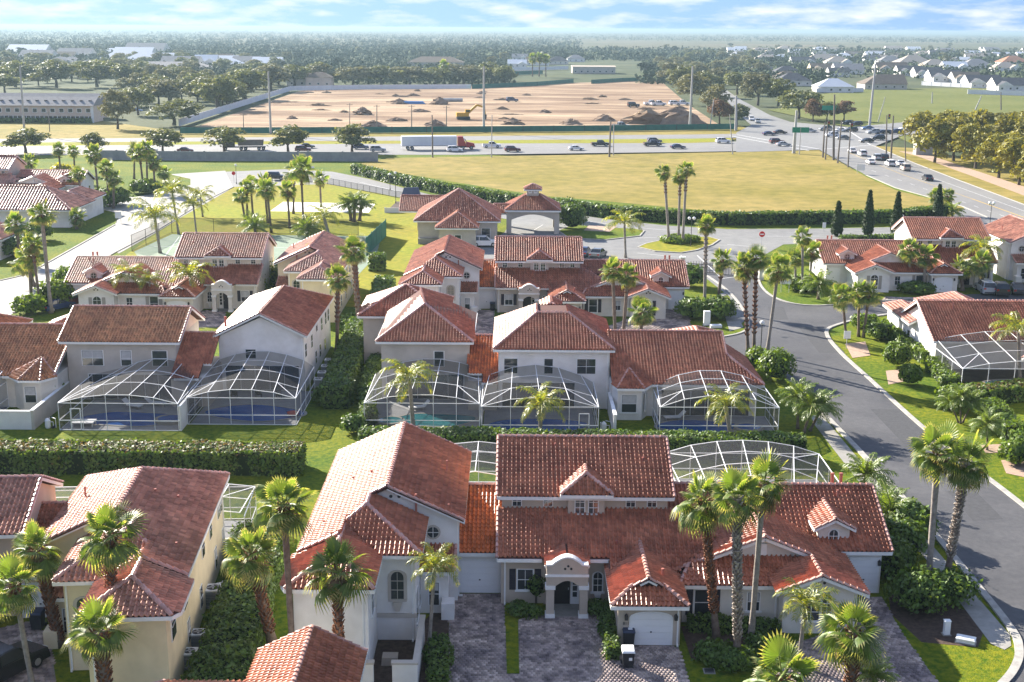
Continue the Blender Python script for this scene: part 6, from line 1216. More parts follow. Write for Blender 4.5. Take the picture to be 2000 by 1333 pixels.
for l, px, py, wd, hh in (('dark wood tree behind the apartments, first',30,170,95,50),('dark wood tree behind the apartments, second',110,172,95,52),('dark wood tree behind the apartments, third',190,170,95,55),('dark wood tree behind the apartments, fourth',250,172,80,48),('grey tree at the left edge beside the apartments',10,182,70,38),('tree between apartments and wall, upper',385,190,80,45),('tree between apartments and wall, lower',300,185,75,40)): tpx(l,px,py,wd,hh,'tree_leaf','trees behind the apartments')
for i, (px,py,wd,hh,m) in enumerate([(690,167,90,36,'tree_grey'),(745,166,85,38,'tree_leaf'),(800,166,90,36,'tree_grey'),(850,166,80,36,'tree_leaf'),(905,165,85,38,'tree_grey'),(960,162,80,40,'tree_leaf'),(985,165,60,35,'tree_leaf')]): tpx(['first','second','third','fourth','fifth','sixth','seventh'][i]+' tree from the left along the back of the cleared land',px,py,wd,hh,m,'trees behind the cleared land')
for l, px, py, wd, hh, m in (('olive oak right of the cleared land, lowest by the earth mound',1395,228,70,62,'tree_grey'),('grey oak above the earth mound',1350,205,75,60,'tree_grey'),('oak beside the side road, left of it',1380,190,70,50,'tree_leaf'),('oak left of the side road, middle',1330,180,70,48,'tree_leaf'),('oak left of the side road, far',1310,165,65,42,'tree_grey'),('reddish bare tree at the left of the side road mouth',1405,243,58,48,'tree_brown'),('dark round shrubby tree at the side road mouth',1440,243,45,40,'tree_leaf'),('broad olive oak in the fork right of the side road',1480,206,80,62,'tree_grey'),('broad oak right of the side road, second',1520,208,70,58,'tree_leaf'),('dark oak right of the side road, nearest the crossing',1560,232,85,58,'tree_leaf'),('reddish tree left of the crossing signals',1587,238,46,42,'tree_brown'),('reddish round tree behind the crossing signals',1648,236,48,38,'tree_brown'),('dark tree behind the two reddish trees',1615,238,45,42,'tree_leaf'),('oak right of the side road, upper',1440,185,70,46,'tree_leaf'),('oak beside the side road far end',1400,172,60,40,'tree_grey'),('pale oak between side road and dark roofs',1470,180,60,40,'tree_grey')): tpx(l,px,py,wd,hh,m,'trees by the side road')
ok = [(1800,300,80,75),(1825,318,85,80),(1862,315,90,85),(1850,280,85,60),(1905,330,90,85),(1915,300,95,80),(1950,348,90,85),(1965,315,95,85),(1990,362,90,90),(2000,320,95,85),(2035,375,95,95),(2050,340,100,90),(1960,275,90,55),(2010,280,95,60),(1900,265,90,45),(1805,262,60,42)]
names = ['leftmost olive oak of the roadside wood','olive oak above the utility box','second tall olive oak from the left in the wood','upper left olive oak of the wood','front olive oak with bare trunk, left of centre of the wood','middle olive oak of the wood','front olive oak overhanging the sand path','central tall olive oak of the wood','front olive oak at the right end of the sand path','right olive oak of the wood, second row','lower right olive oak cut by the photo edge','upper right olive oak cut by the photo edge','grey topped oak at the back of the wood','rear oak at the right edge of the wood','back oak overlooking the meadow','slim dark oak at the left tip of the wood']
for (px,py,wd,hh), l in zip(ok, names): tpx(l,px,py,wd,hh,'tree_olive','oaks beside the collector road')
rng = random.Random(5)
def far_ok(x, y):
    px = x
    if y > 150 and 560 < px < 1340: return False
    if 1000 < px < 1260 and y > 112: return False
    if px > 1440 and y > 128: return False
    if px < 480 and 118 < y < 150: return rng.random() < .25
    return True
n = 0
while n < 120:
    px = rng.uniform(-60,2060); py = rng.uniform(87,172)**1; py = 87+(py-87)*rng.random()**.6
    if not far_ok(px,py): continue
    m = rng.choice(('tree_leaf','tree_grey')); n += 1; tree('rounded tree in the far wooded suburb', px, py+(px-1000)*.007, rng.uniform(9,16), rng.uniform(7,11), m, 'trees of the far wooded suburb', far=True)
# woodland beyond that reads as one mass
def far_wood(n, seed, ylo, yhi, xr, m, size=(8,20), lf=3.2):
    rg = np.random.default_rng(seed); u = rg.random(n); Y = 1/(1/ylo+(1/yhi-1/ylo)*u); X = Y*(rg.uniform(xr[0],xr[1],n)); VV=[]
    for k in range(12):
        d = rg.normal(0,1,(n,3)); d /= np.linalg.norm(d,axis=1)[:,None]; d[:,2] = np.abs(d[:,2]); r = rg.uniform(size[0],size[1],n)*.5; P = np.stack([X,Y,np.zeros(n)],1)+d*r[:,None]*np.array([1.3,1.3,.9]); V,F = leaf_quads(P,d,lf,rg,1.2); VV.append(V)
    V = np.concatenate(VV); q = len(V)//4; link(np_mesh('far_woodland',V,np.arange(4*q).reshape(q,4),[m],rg.random(q)),'far_woodland',kind='stuff')
rg = random.Random(21); n = 0
while n < 140:
    px = rg.uniform(-40,590); py = rg.uniform(118,212)
    if py > 247-(px-350)*.32 - 6 and px > 330: continue
    if px < 235 and py > 168: continue
    n += 1; tree('rounded tree of the wood between the apartments and the vinyl wall', px, py, rg.uniform(11,17), rg.uniform(8,12), rg.choice(('tree_leaf','tree_leaf','tree_grey')), 'wood between the apartments and the vinyl wall')
n = 0
while n < 40:
    px = rg.uniform(1270,1500); py = rg.uniform(108,168)
    if px < 1330 and py > 140: continue
    if px > 1380 and py > 150: continue
    n += 1; tree('rounded tree of the wood left of the side road', px, py, rg.uniform(12,18), rg.uniform(8,12), rg.choice(('tree_leaf','tree_grey','tree_grey')), 'wood left of the side road')
far_wood(1500,7,900,1500,(-.48,-.24),'wood_far',(8,14),2.2); far_wood(1100,8,840,1500,(-.24,-.005),'wood_far',(8,14),2.2); far_wood(700,9,860,1500,(.10,.24),'wood_far',(8,14),2.2); far_wood(420,10,1000,1500,(.20,.48),'wood_far',(8,14),2.2)
far_wood(3200,1,1500,4500,(-.46,.05),'wood_far'); far_wood(1500,2,1500,2300,(-.1,.46),'wood_far'); far_wood(1800,3,4000,9000,(-.46,.46),'wood_far',(14,30))
# ------------------------------------------------------------------ vehicles
def heading(a, b): p, q = G(*a), G(*b); return math.atan2(q[1]-p[1], q[0]-p[0])
HW = heading((700,297),(1350,291)); HN = heading((1690,300),(1830,360)); HS = heading((1830,360),(1690,300))
CAR = {'sedan': dict(L=4.7,W=1.8, low=[(-2.35,.45),(-2.3,.9),(-1.6,.98),(1.0,.92),(2.2,.72),(2.35,.45)], cab=[(-1.75,.95),(-1.05,1.42),(.25,1.42),(1.05,.92)], wx=1.4, wr=.33),
 'suv': dict(L=4.8,W=1.9, low=[(-2.4,.5),(-2.38,1.1),(-1.2,1.12),(1.1,1.08),(2.25,.95),(2.4,.5)], cab=[(-2.25,1.1),(-1.95,1.72),(.35,1.72),(1.1,1.08)], wx=1.45, wr=.37),
 'pickup': dict(L=5.7,W=1.95, low=[(-2.85,.55),(-2.85,1.15),(-.7,1.15),(1.5,1.12),(2.7,1.02),(2.85,.55)], cab=[(-.85,1.12),(-.7,1.85),(.75,1.85),(1.45,1.12)], wx=1.75, wr=.41),
 'jeep': dict(L=4.4,W=1.85, low=[(-2.1,.55),(-2.1,1.15),(-.8,1.15),(.7,1.15),(2.1,1.12),(2.15,.6)], cab=[(-2.05,1.12),(-2.0,1.85),(.5,1.85),(.8,1.14)], wx=1.3, wr=.42)}
CM = {}
def car_meshes(kind, col):
    if (kind,col) in CM: return CM[kind,col]
    c = CAR[kind]; w = c['W']/2; paint = 'car_'+col; out = {}
    b = MB(); lo = c['low']; pts = [(lo[0][0],.28)]+lo+[(lo[-1][0],.28)]; n = len(pts)
    vs = [(x,-w*(1 if z < 1 else .97),z) for x,z in pts]+[(x,w*(1 if z < 1 else .97),z) for x,z in pts]
    b.add(vs, [tuple(range(n)), tuple(range(2*n-1,n-1,-1))]+[(i,(i+1)%n,n+(i+1)%n,n+i) for i in range(n)], paint)
    cb = c['cab']; w2 = w*.80; z1 = cb[1][1]; b.hexa([(cb[1][0]-.02,-w2,z1-.03),(cb[2][0]+.02,-w2,z1-.03),(cb[2][0]+.02,w2,z1-.03),(cb[1][0]-.02,w2,z1-.03),(cb[1][0]+.1,-w2+.1,z1+.05),(cb[2][0]-.1,-w2+.1,z1+.05),(cb[2][0]-.1,w2-.1,z1+.05),(cb[1][0]+.1,w2-.1,z1+.05)], paint)
    for sx in (0,1):
        xm = (cb[1][0]*.55+cb[2][0]*.45) if sx else None
        for sy in (-1,1):
            if xm is not None: b.beam((xm,sy*w*.93,cb[0][1]-.02),(xm,sy*w2*1.0,z1),.09,paint,.06)
            p, q = (cb[0],cb[1]) if sx else (cb[3],cb[2]); b.beam((p[0],sy*w*.93,p[1]-.02),(q[0],sy*w2,q[1]),.09,paint,.07)
    if kind == 'pickup': b.box(-2.75,-.95,-w*.85,w*.85,1.151,1.16,'plastic_black')
    b.box(lo[-1][0]-.05,lo[-1][0]+.04,-w*.7,w*.7,.32,.48,'plastic_black'); b.box(lo[0][0]-.04,lo[0][0]+.05,-w*.8,w*.8,.32,.5,'plastic_black'); out['body'] = b.mesh('body')
    b = MB(); w1 = w*.92; vs = [(cb[0][0],-w1,cb[0][1]-.05),(cb[3][0],-w1,cb[3][1]-.05),(cb[3][0],w1,cb[3][1]-.05),(cb[0][0],w1,cb[0][1]-.05),(cb[1][0],-w2+.015,z1),(cb[2][0],-w2+.015,z1),(cb[2][0],w2-.015,z1),(cb[1][0],w2-.015,z1)]; b.hexa(vs,'car_glass'); out['windows'] = b.mesh('windows')
    b = MB(); b.tube([(0,-.11,0),(0,.11,0)],[c['wr']]*2,'tyre',14); b.tube([(0,-.125,0),(0,.125,0)],[c['wr']*.6]*2,'rim',10); out['wheel'] = b.mesh('wheel')
    b = MB(); b.box(-.05,.05,-.2,.2,-.08,.08,'lamp_clear'); out['headlight'] = b.mesh('headlight'); b = MB(); b.box(-.04,.04,-.16,.16,-.1,.1,'lamp_red'); out['tail_light'] = b.mesh('tail_light'); CM[kind,col] = out; return out
def car(label, kind, col, px, py, rot, cat='car', name='car', group='vehicles on the roads', s=1.0):
    m = car_meshes(kind,col); c = CAR[kind]; x,y = G(px,py); t = thing(name,label,cat,(x,y,.07),rot,group); t.scale = (s,s,s); w = c['W']/2
    link(m['body'],'body',t); link(m['windows'],'windows',t)
    for sx in (-1,1):
        for sy in (-1,1): link(m['wheel'],'wheel',t,loc=(sx*c['wx'],sy*(w-.08),c['wr']))
    z = c['low'][-2][1]-.12
    for sy in (-1,1): link(m['headlight'],'headlight',t,loc=(c['L']/2-.1,sy*w*.68,z)); link(m['tail_light'],'tail_light',t,loc=(-c['L']/2+.02,sy*w*.75,c['low'][1][1]-.15))
    return t
HR = HW+math.pi
for l, k, c, px, py, r in [
 ('white and blue suv nearest the east end of the highway wall','suv','silver',738,297,HW),('dark suv partly hidden by the oak at the wall end','suv','navy',705,292,HW),('dark red suv before the last two wall oaks','suv','maroon',592,297,HW),('dark car behind the dark red suv','sedan','black',600,290,HW),('dark red car passing above the wall, left part of the highway','sedan','maroon',362,298,HW),('white car half hidden by the third wall oak','sedan','white',292,297,HW),('pale car behind the white one by the third wall oak','sedan','silver',270,290,HW),
 ('white suv beside the red truck cab','suv','white',888,297,HW),('white pickup ahead of the red truck','pickup','white',960,289,HW),('dark red suv ahead of the white pickup','suv','maroon',1001,297,HW),('white sedan alone in the near lane','sedan','white',1125,294,HW),('black pickup before the tall pole','pickup','black',1172,286,HW),('black pickup, front one of a pair right of centre','pickup','black',1274,286,HW),('grey suv just beyond the black pickup pair','suv','grey',1278,280,HW),('navy hatchback in the near lane right of centre','sedan','navy',1324,291,HW),('white suv approaching the crossing','suv','white',1412,280,HW),
 ('dark sedan turning in the crossing, left one','sedan','navy',1502,265,HW),('dark sedan turning in the crossing, right one','sedan','black',1524,262,HW),('dark red suv waiting at the near stop line','suv','maroon',1517,281,HW),('silver sedan beside the dark red suv','sedan','silver',1530,286,HW),('silver sedan crossing in the middle of the junction','sedan','silver',1582,259,HW),('grey sedan in the right part of the crossing','sedan','grey',1646,273,HR),('white car behind the signal poles','sedan','white',1640,258,HR),('dark suv behind the signal poles','suv','black',1662,258,HR),
 ('black sedan leaving the crossing to the right','sedan','black',1692,279,HR),('black suv behind the black sedan on the right','suv','black',1714,274,HR),('blue sedan near the far kerb of the crossing','sedan','blue',1694,254,HR),('dark car far right before the wood','suv','navy',1748,262,HR),('dark car left of the far right one','sedan','black',1732,262,HR),('dark car parked beyond the crossing','suv','black',1655,244,HR),('dark car parked beyond the crossing, second','suv','black',1672,246,HR),('white suv in the crossing lane below the dark suv','suv','white',1624,268,HR),('navy car at the far right lane of the crossing','sedan','navy',1722,262,HR),('grey suv between the signal poles','suv','grey',1612,256,HR),('silver suv beside the right signal poles','suv','silver',1705,262,HR),('white van on the far side of the crossing','suv','white',1768,256,HR)]: car(l,k,c,px,py,r, 'pickup' if k == 'pickup' else 'car', 'pickup' if k == 'pickup' else 'car')
for l, k, c, px, py in [('white sedan first in the queue at the crossing','sedan','white',1664,299),('white suv second in the queue at the crossing','suv','white',1684,305),('white sedan third in the queue, left lane','sedan','white',1700,321),('dark suv in the queue beside the white cars','suv','black',1726,313),('white van like car beside the dark queue suv','suv','silver',1712,313),('white suv fourth in the queue','suv','white',1738,325),('white car beside the off-white jeep','sedan','white',1758,324),('off-white boxy jeep at the queue end','jeep','tan',1768,334)]: car(l,k,c,px,py,HS,'car')
car('black car driving away from the crossing on the collector road','sedan','black',1811,353,HS)
HV = heading((1470,235),(1440,205))
for l, k, c, px, py in [('white van at the mouth of the side road','suv','white',1468,236),('silver car at the front of the side road queue','suv','silver',1480,241),('dark car on the side road beyond the van','sedan','black',1455,222),('pale car farther up the side road','sedan','silver',1448,212)]: car(l,k,c,px,py,HV+math.pi,'car')
car('white suv with dark windows parked beside the clubhouse','suv','white',946,482,R_(4),group='parked cars'); car('navy car parked behind the third row roof','sedan','navy',1140,500,R_(75),group='parked cars'); car('dark teal car parked right of the navy one','sedan','grey',1168,503,R_(70),group='parked cars')
car('maroon suv parked behind the terracotta roof','suv','maroon',140,598,R_(60),group='parked cars'); car('dark blue car beside the parked maroon suv','sedan','navy',112,606,R_(60),group='parked cars')
car('silver suv parked in the east court','suv','silver',1924,572,R_(85),group='parked cars'); car('black suv parked beside the silver one in the east court','suv','black',1952,575,R_(80),group='parked cars'); car('black car with sun glints at the right end of the east court','sedan','black',1985,573,R_(80),group='parked cars')
car('black suv parked before the garage at the bottom left corner','suv','black',12,1320,R_(62),group='parked cars'); car('dark golf cart sized vehicle behind the park palms','jeep','black',540,352,0,group='parked cars'); car('blue car parked under the tree by the apartments','sedan','blue',268,219,0,group='parked cars')
# articulated lorry
x, y = G(858,292.5); t = thing('semi_truck','red tractor unit pulling a long white box trailer on the highway','truck',(x,y,.07),HW,'vehicles on the roads')
b = MB(); b.box(-11.5,5.2,-1.28,1.28,1.25,4.05,'trailer_white'); b.box(-11.3,5.0,-1.1,1.1,1.05,1.25,'steel'); b.box(-11.55,-11.45,-1.2,1.2,.5,.65,'steel'); b.build('trailer',t)
b = MB(); b.hexa([(5.6,-1.2,1.0),(8.2,-1.2,1.0),(8.2,1.2,1.0),(5.6,1.2,1.0),(5.6,-1.15,3.9),(7.1,-1.1,3.9),(7.1,1.1,3.9),(5.6,1.15,3.9)],'truck_red'); b.hexa([(8.15,-1.1,.6),(10.9,-.95,.6),(10.9,.95,.6),(8.15,1.1,.6),(8.15,-1.1,2.3),(10.6,-.85,1.75),(10.6,.85,1.75),(8.15,1.1,2.3)],'truck_red'); b.box(5.4,10.4,-1.0,1.0,.55,1.0,'plastic_black'); b.build('cab',t)
b = MB(); b.hexa([(8.0,-1.12,2.3),(8.28,-1.12,2.3),(8.28,1.12,2.3),(8.0,1.12,2.3),(7.5,-1.08,3.2),(7.78,-1.08,3.2),(7.78,1.08,3.2),(7.5,1.08,3.2)],'car_glass'); b.build('windscreen',t)
b = MB(); b.tube([(0,-.3,0),(0,.3,0)],[.52]*2,'tyre',14); b.tube([(0,-.32,0),(0,.32,0)],[.28]*2,'rim',10); wm = b.mesh('wheel')
for xx in (-9.6,-8.3,5.9,7.1,9.7):
    for sy in (-1,1): link(wm,'wheel',t,loc=(xx,sy*.95,.52))
# dump truck
x, y = G(486,294); t = thing('dump_truck','grey dump truck hidden between two wall oaks','truck',(x,y,.07),HW,'vehicles on the roads')
b = MB(); b.hexa([(-3,-1.2,1.4),(4.3,-1.2,1.4),(4.3,1.2,1.4),(-3,1.2,1.4),(-3.3,-1.3,3.2),(4.5,-1.3,3.2),(4.5,1.3,3.2),(-3.3,1.3,3.2)],'dump_grey'); b.build('dump_body',t); b = MB(); b.box(-6.6,-4.0,-1.2,1.2,.9,2.9,'car_black'); b.box(-7.6,-6.6,-1.0,1.0,.8,1.9,'car_black'); b.box(-7.4,5.0,-.6,.6,.8,1.1,'plastic_black'); b.build('cab',t)
for xx in (-6.8,-2.2,-.9,3.0,4.3):
    for sy in (-1,1): link(wm,'wheel',t,loc=(xx,sy*1.0,.52))
# ------------------------------------------------------------------ site machines, earth heaps
x, y = G(908,234); t = thing('excavator','yellow tracked excavator on the cleared land','excavator',(x,y,0),R_(8)); s = 1.25
b = MB(); b.box(-2.6*s,1.6*s,-1.5*s,-.8*s,.1,1.0*s,'plastic_black'); b.box(-2.6*s,1.6*s,.8*s,1.5*s,.1,1.0*s,'plastic_black'); b.build('tracks',t)
b = MB(); b.box(-2.8*s,1.2*s,-1.3*s,1.3*s,1.05*s,2.3*s,'yellow_paint'); b.build('body',t); b = MB(); b.box(.0,1.5*s,-1.3*s,-.2*s,2.3*s,3.3*s,'yellow_paint'); b.box(.1*s,1.55*s,-1.33*s,-.17*s,2.5*s,3.1*s,'car_glass'); b.build('cab',t)
b = MB(); b.beam((1.0*s,.3,2.0*s),(3.9*s,.3,4.6*s),.6*s,'yellow_paint',.7*s); b.beam((3.9*s,.3,4.6*s),(6.4*s,.3,3.9*s),.55*s,'yellow_paint',.6*s); b.build('boom',t); b = MB(); b.beam((6.3*s,.3,4.3*s),(6.6*s,.3,1.4*s),.45*s,'yellow_paint',.6*s); b.build('arm',t); b = MB(); b.hexa([(5.7*s,-.5,.1),(6.9*s,-.5,.1),(6.9*s,1.1,.1),(5.7*s,1.1,.1),(6.1*s,-.5,1.6*s),(7.1*s,-.5,1.6*s),(7.1*s,1.1,1.6*s),(6.1*s,1.1,1.6*s)],'plastic_black'); b.build('bucket',t)
def heap(label, px, py, w, d, h, m='dirt_pile', seed=1, group='earth heaps on the cleared land'):
    rng = np.random.default_rng(seed); x,y = G(px,py); N=16; b = MB(); vs=[]; fs=[]
    for i in range(7):
        q = i/6
        for j in range(N):
            a = 2*math.pi*j/N; r = (1-q)*(1+rng.normal(0,.2)); vs.append((w/2*r*math.cos(a), d/2*r*math.sin(a), h*(1-(1-q)**1.6)*(1+rng.normal(0,.06)) if i else 0))
    for i in range(6):
        for j in range(N): fs.append((i*N+j,i*N+(j+1)%N,(i+1)*N+(j+1)%N,(i+1)*N+j))
    b.add(vs,fs,m); o = b.build('earth_heap',loc=(x,y,-.05)); tag(o,label,'earth heap',group); return o
heap('large dark earth mound with steep face at the right end of the cleared land',1318,241,24,13,6.0,'dirt_pile',1); heap('orange earth mound left of the large dark mound',1262,241,20,12,5.5,'dirt',2)
for i,(px,py,w,h,l) in enumerate([(708,224,10,3,'pointed dark earth heap left of centre'),(728,247,9,2.2,'low earth heap above the green fence, left'),(850,246,9,2.4,'low earth heap right of the thin pole'),(1003,243,9,2.4,'dark heap above the green fence, centre'),(1115,243,10,2.2,'dark heap above the green fence, right of centre'),(858,204,10,3.4,'grey heap beside the pipes'),(1180,236,9,2.5,'reddish heap before the parked site truck'),(780,203,8,2.5,'flat heap by the blue sheet')]): heap(l+' on the cleared land',px,py,w,w*.8,h,'dirt_pile',i+5)
rgh = random.Random(4)
for i in range(36):
    px = rgh.uniform(560,1330); py = rgh.uniform(178,240); heap('small low clod heap scattered on the cleared land',px,py,rgh.uniform(4,11),rgh.uniform(2,5),rgh.uniform(.5,1.5),rgh.choice(('dirt_pile','dirt')),i+40,'small clod heaps scattered on the cleared land')
b = MB(); b.hexa([(-6,-2,0),(6,-2,0),(6,2,0),(-6,2,0),(-5,-1.5,1.2),(5,-1.5,1.2),(5,1.5,1.2),(-5,1.5,1.2)],'blue_paint'); o = b.build('tarpaulin',loc=(*G(806,203),0)); tag(o,'blue tarpaulin covered stack on the cleared land','tarpaulin')
for i,(px,l) in enumerate([(872,'left'),(884,'middle'),(896,'right')]):
    b = MB(); b.tube([(-2,0,.9),(2,0,.9)],[.9,.9],'pole_concrete',12); o = b.build('concrete_pipe',loc=(*G(px,199),0)); tag(o,l+' of three concrete pipe sections by the grey heap','pipe','concrete pipes on the cleared land')
for l,k,c,px,py in [('white pickup parked beside the earth mound, left','pickup','white',1272,206),('white pickup parked beside the earth mound, right','pickup','white',1286,207),('white site van by the trees right of the cleared land','suv','white',1318,206),('white pickup near the trees right of the cleared land','pickup','white',1332,206),('white truck behind the green fence','pickup','silver',1212,252),('dark machine on the cleared land before the parked pickups','jeep','black',1237,210),('dark car on the middle of the cleared land','suv','navy',1000,199)]: car(l,k,c,px,py,R_(10),'pickup' if k=='pickup' else 'car','pickup' if k=='pickup' else 'car','vehicles on the cleared land',1.3)
# ------------------------------------------------------------------ walls and fences
def panel_wall(name, label, cat, pts, hgt, step, panel_m, post_m, thick=.12, postw=.3, part='panel', group=None, top=None):
    P = [Vector((*p,0)) for p in pts]; t = thing(name,label,cat,tuple(P[0]),0,group); o = P[0]
    for a, c in zip(P, P[1:]):
        L = (c-a).length; n = max(1,int(L/step)); d = (c-a)/n
        for i in range(n):
            p, q = a+d*i-o, a+d*(i+1)-o; e = d.normalized()*postw*.5
            b = MB(); b.beam(p+e+Vector((0,0,hgt/2)), q-e+Vector((0,0,hgt/2)), thick, panel_m, hgt); b.build(part,t)
            b = MB(); b.beam(p, p+Vector((0,0,hgt*1.05+.05)), postw, post_m); b.build('post',t)
    b = MB(); b.beam(P[-1]-o, P[-1]-o+Vector((0,0,hgt*1.05)), postw, post_m); b.build('post',t); return t
panel_wall('boundary_wall','grey panelled wall between the park and the highway','wall',gp([(172,312),(400,315),(602,315.5),(737,316)]),2.6,7.5,'wall_grey','wall_grey',.2,.4)
panel_wall('windscreen_fence','green windscreen fence along the highway edge of the cleared land','fence',gp([(352,261),(560,261),(900,259),(1200,256.5),(1440,253)]),2.1,11,'fence_green','dark_metal',.06,.15)
panel_wall('vinyl_wall','pale vinyl wall along the left side of the cleared land','wall',gp([(350,247),(568,177.5),(700,175),(920,173.5)]),2.6,8,'wall_white','wall_white',.12,.25)
panel_wall('windscreen_fence','green windscreen fence at the far side of the cleared land, left of the gap','fence',gp([(922,174),(1050,168),(1120,162)]),2.6,12,'fence_green','dark_metal',.06,.15); panel_wall('windscreen_fence','green windscreen fence at the far side of the cleared land, right of the gap','fence',gp([(1155,164),(1215,160),(1280,158)]),2.6,12,'fence_green','dark_metal',.06,.15)
panel_wall('windscreen_fence','farthest green windscreen fence below the palm stand','fence',gp([(1005,147),(1060,145)]),3.0,12,'fence_green','dark_metal',.06,.15)
panel_wall('vinyl_wall','white vinyl wall before the metal roofed house above the meadow','wall',gp([(1595,181),(1686,180)]),2.4,8,'wall_white','wall_white',.12,.25); panel_wall('vinyl_wall','white vinyl wall at the right edge above the meadow','wall',gp([(1890,184),(2080,190)]),2.6,8,'wall_white','wall_white',.12,.25); panel_wall('vinyl_wall','white vinyl wall in the middle distance above the meadow','wall',gp([(1800,167),(1895,172)]),2.6,8,'wall_white','wall_white',.12,.25)
panel_wall('tennis_windscreen','green windscreen at the right side of the tennis court','fence',gp([(716,500),(754,462)]),3.0,4,'fence_green','fence_green',.05,.12)
panel_wall('vinyl_wall','white wall at the far side of the palm stand','wall',gp([(1000,139),(1110,136)]),3.0,14,'wall_white','wall_white',.15,.3)
def rail_fence(label, pts, hgt, step, mesh=True, m='fence_black', w=.07):
    P = [Vector((*p,0)) for p in pts]; o = P[0]; t = thing('railing_fence',label,'fence',tuple(o),0)
    for a, c in zip(P,P[1:]):
        n = max(1,int((c-a).length/step)); d = (c-a)/n
        for i in range(n+1):
            p = a+d*i-o; b = MB(); b.beam(p,p+Vector((0,0,hgt)),w,m); b.build('post',t)
        b = MB()
        for z in (hgt*.98,.15): b.beam(a-o+Vector((0,0,z)),c-o+Vector((0,0,z)),w*.7,m)
        b.build('rail',t)
        if mesh: b = MB(); b.poly([a-o,c-o,c-o+Vector((0,0,hgt)),a-o+Vector((0,0,hgt))],'fence_mesh'); b.build('mesh_panel',t)
rail_fence('black chain link fence around the tennis court', gp([(258,492),(336,456),(500,458),(700,460)]), 2.8, 6); rail_fence('black railing between the sand court and the entrance drive', gp([(560,352),(640,360),(760,384),(830,398)]), 1.5, 2.6)
b = MB()
# entrance gate
for l,a,c in (('left leaf of the black entrance gate across the street',(1338,530),(1402,536)),('right leaf of the black entrance gate across the street',(1412,538),(1478,545))):
    p, q = Vector((*G(*a),0)), Vector((*G(*c),0)); t = thing('entrance_gate',l,'gate',tuple(p),0,'entrance gate leaves'); b = MB(); n = 12
    for i in range(n+1): e = (q-p)*i/n; b.beam(e+Vector((0,0,.1)),e+Vector((0,0,1.5+.25*math.sin(math.pi*i/n))),.05,'fence_black')
    b.build('bars',t,kind='stuff'); b = MB(); b.beam((0,0,.15),q-p+Vector((0,0,.15)),.08,'fence_black'); b.beam((0,0,1.3),q-p+Vector((0,0,1.3)),.08,'fence_black'); b.build('frame',t)
for l,c in (('left pale post of the entrance gate',(1332,530)),('right pale post of the entrance gate',(1486,547))):
    t = thing('gate_post',l,'post',(*G(*c),0),0); b = MB(); b.box(-.35,.35,-.35,.35,0,2.1,'stucco_offwhite'); b.build('pillar',t); b = MB(); b.box(-.45,.45,-.45,.45,2.1,2.25,'trim_white'); b.build('cap',t)
# ------------------------------------------------------------------ lamps, poles, signs
def street_lamp(label, px, py, hgt=3.6, globes=1):
    t = thing('street_lamp',label,'street lamp',(*G(px,py),0),0,'globe street lamps'); b = MB(); b.tube([(0,0,0),(0,0,.5),(0,0,.55),(0,0,hgt)],[.12,.11,.06,.05],'dark_metal',8); b.build('post',t)
    for i in range(globes):
        x = 0 if globes == 1 else (-.4,.4)[i]; b = MB(); b.ball((x,0,hgt+.25),.27,'lamp_globe',12,8); b.build('globe',t); b = MB(); b.tube([(x,0,hgt-.08),(x,0,hgt+.05)],[.08,.14],'dark_metal',8); b.build('fitter',t)
    if globes > 1: b = MB(); b.beam((-.4,0,hgt-.1),(.4,0,hgt-.1),.06,'dark_metal'); b.build('crossarm',t)
street_lamp('globe lamp beside the smooth leaning palm on the street',1485,697,3.7); street_lamp('twin globe lamp on the traffic island',1349,482,4.6,2); street_lamp('globe lamp at the park corner by the west street',462,360,4.2); street_lamp('globe lamp on the lawn before the entrance drive hedge',773,398,6.2); street_lamp('twin globe lamp beside the collector road behind the hipped house',1932,452,5.0,2); street_lamp('far globe lamp before the bush by the drive',762,372,3.4)
def upole(label, px, py, ytop, lean=0, r=.16, m='wood_pole', arms=0, name='utility_pole', cat='pole', group='poles along the highway'):
    x,y = G(px,py); xt,z = HZ(px+lean,ytop,y); t = thing(name,label,cat,(x,y,0),0,group); b = MB(); b.tube([(0,0,0),(xt-x,0,z)],[r*1.2,r*.75],m,8); b.build('shaft',t)
    for i in range(arms): b = MB(); b.beam((xt-x-1.2,0,z-.5-i*1.1),(xt-x+1.2,0,z-.5-i*1.1),.14,m); b.build('crossarm',t)
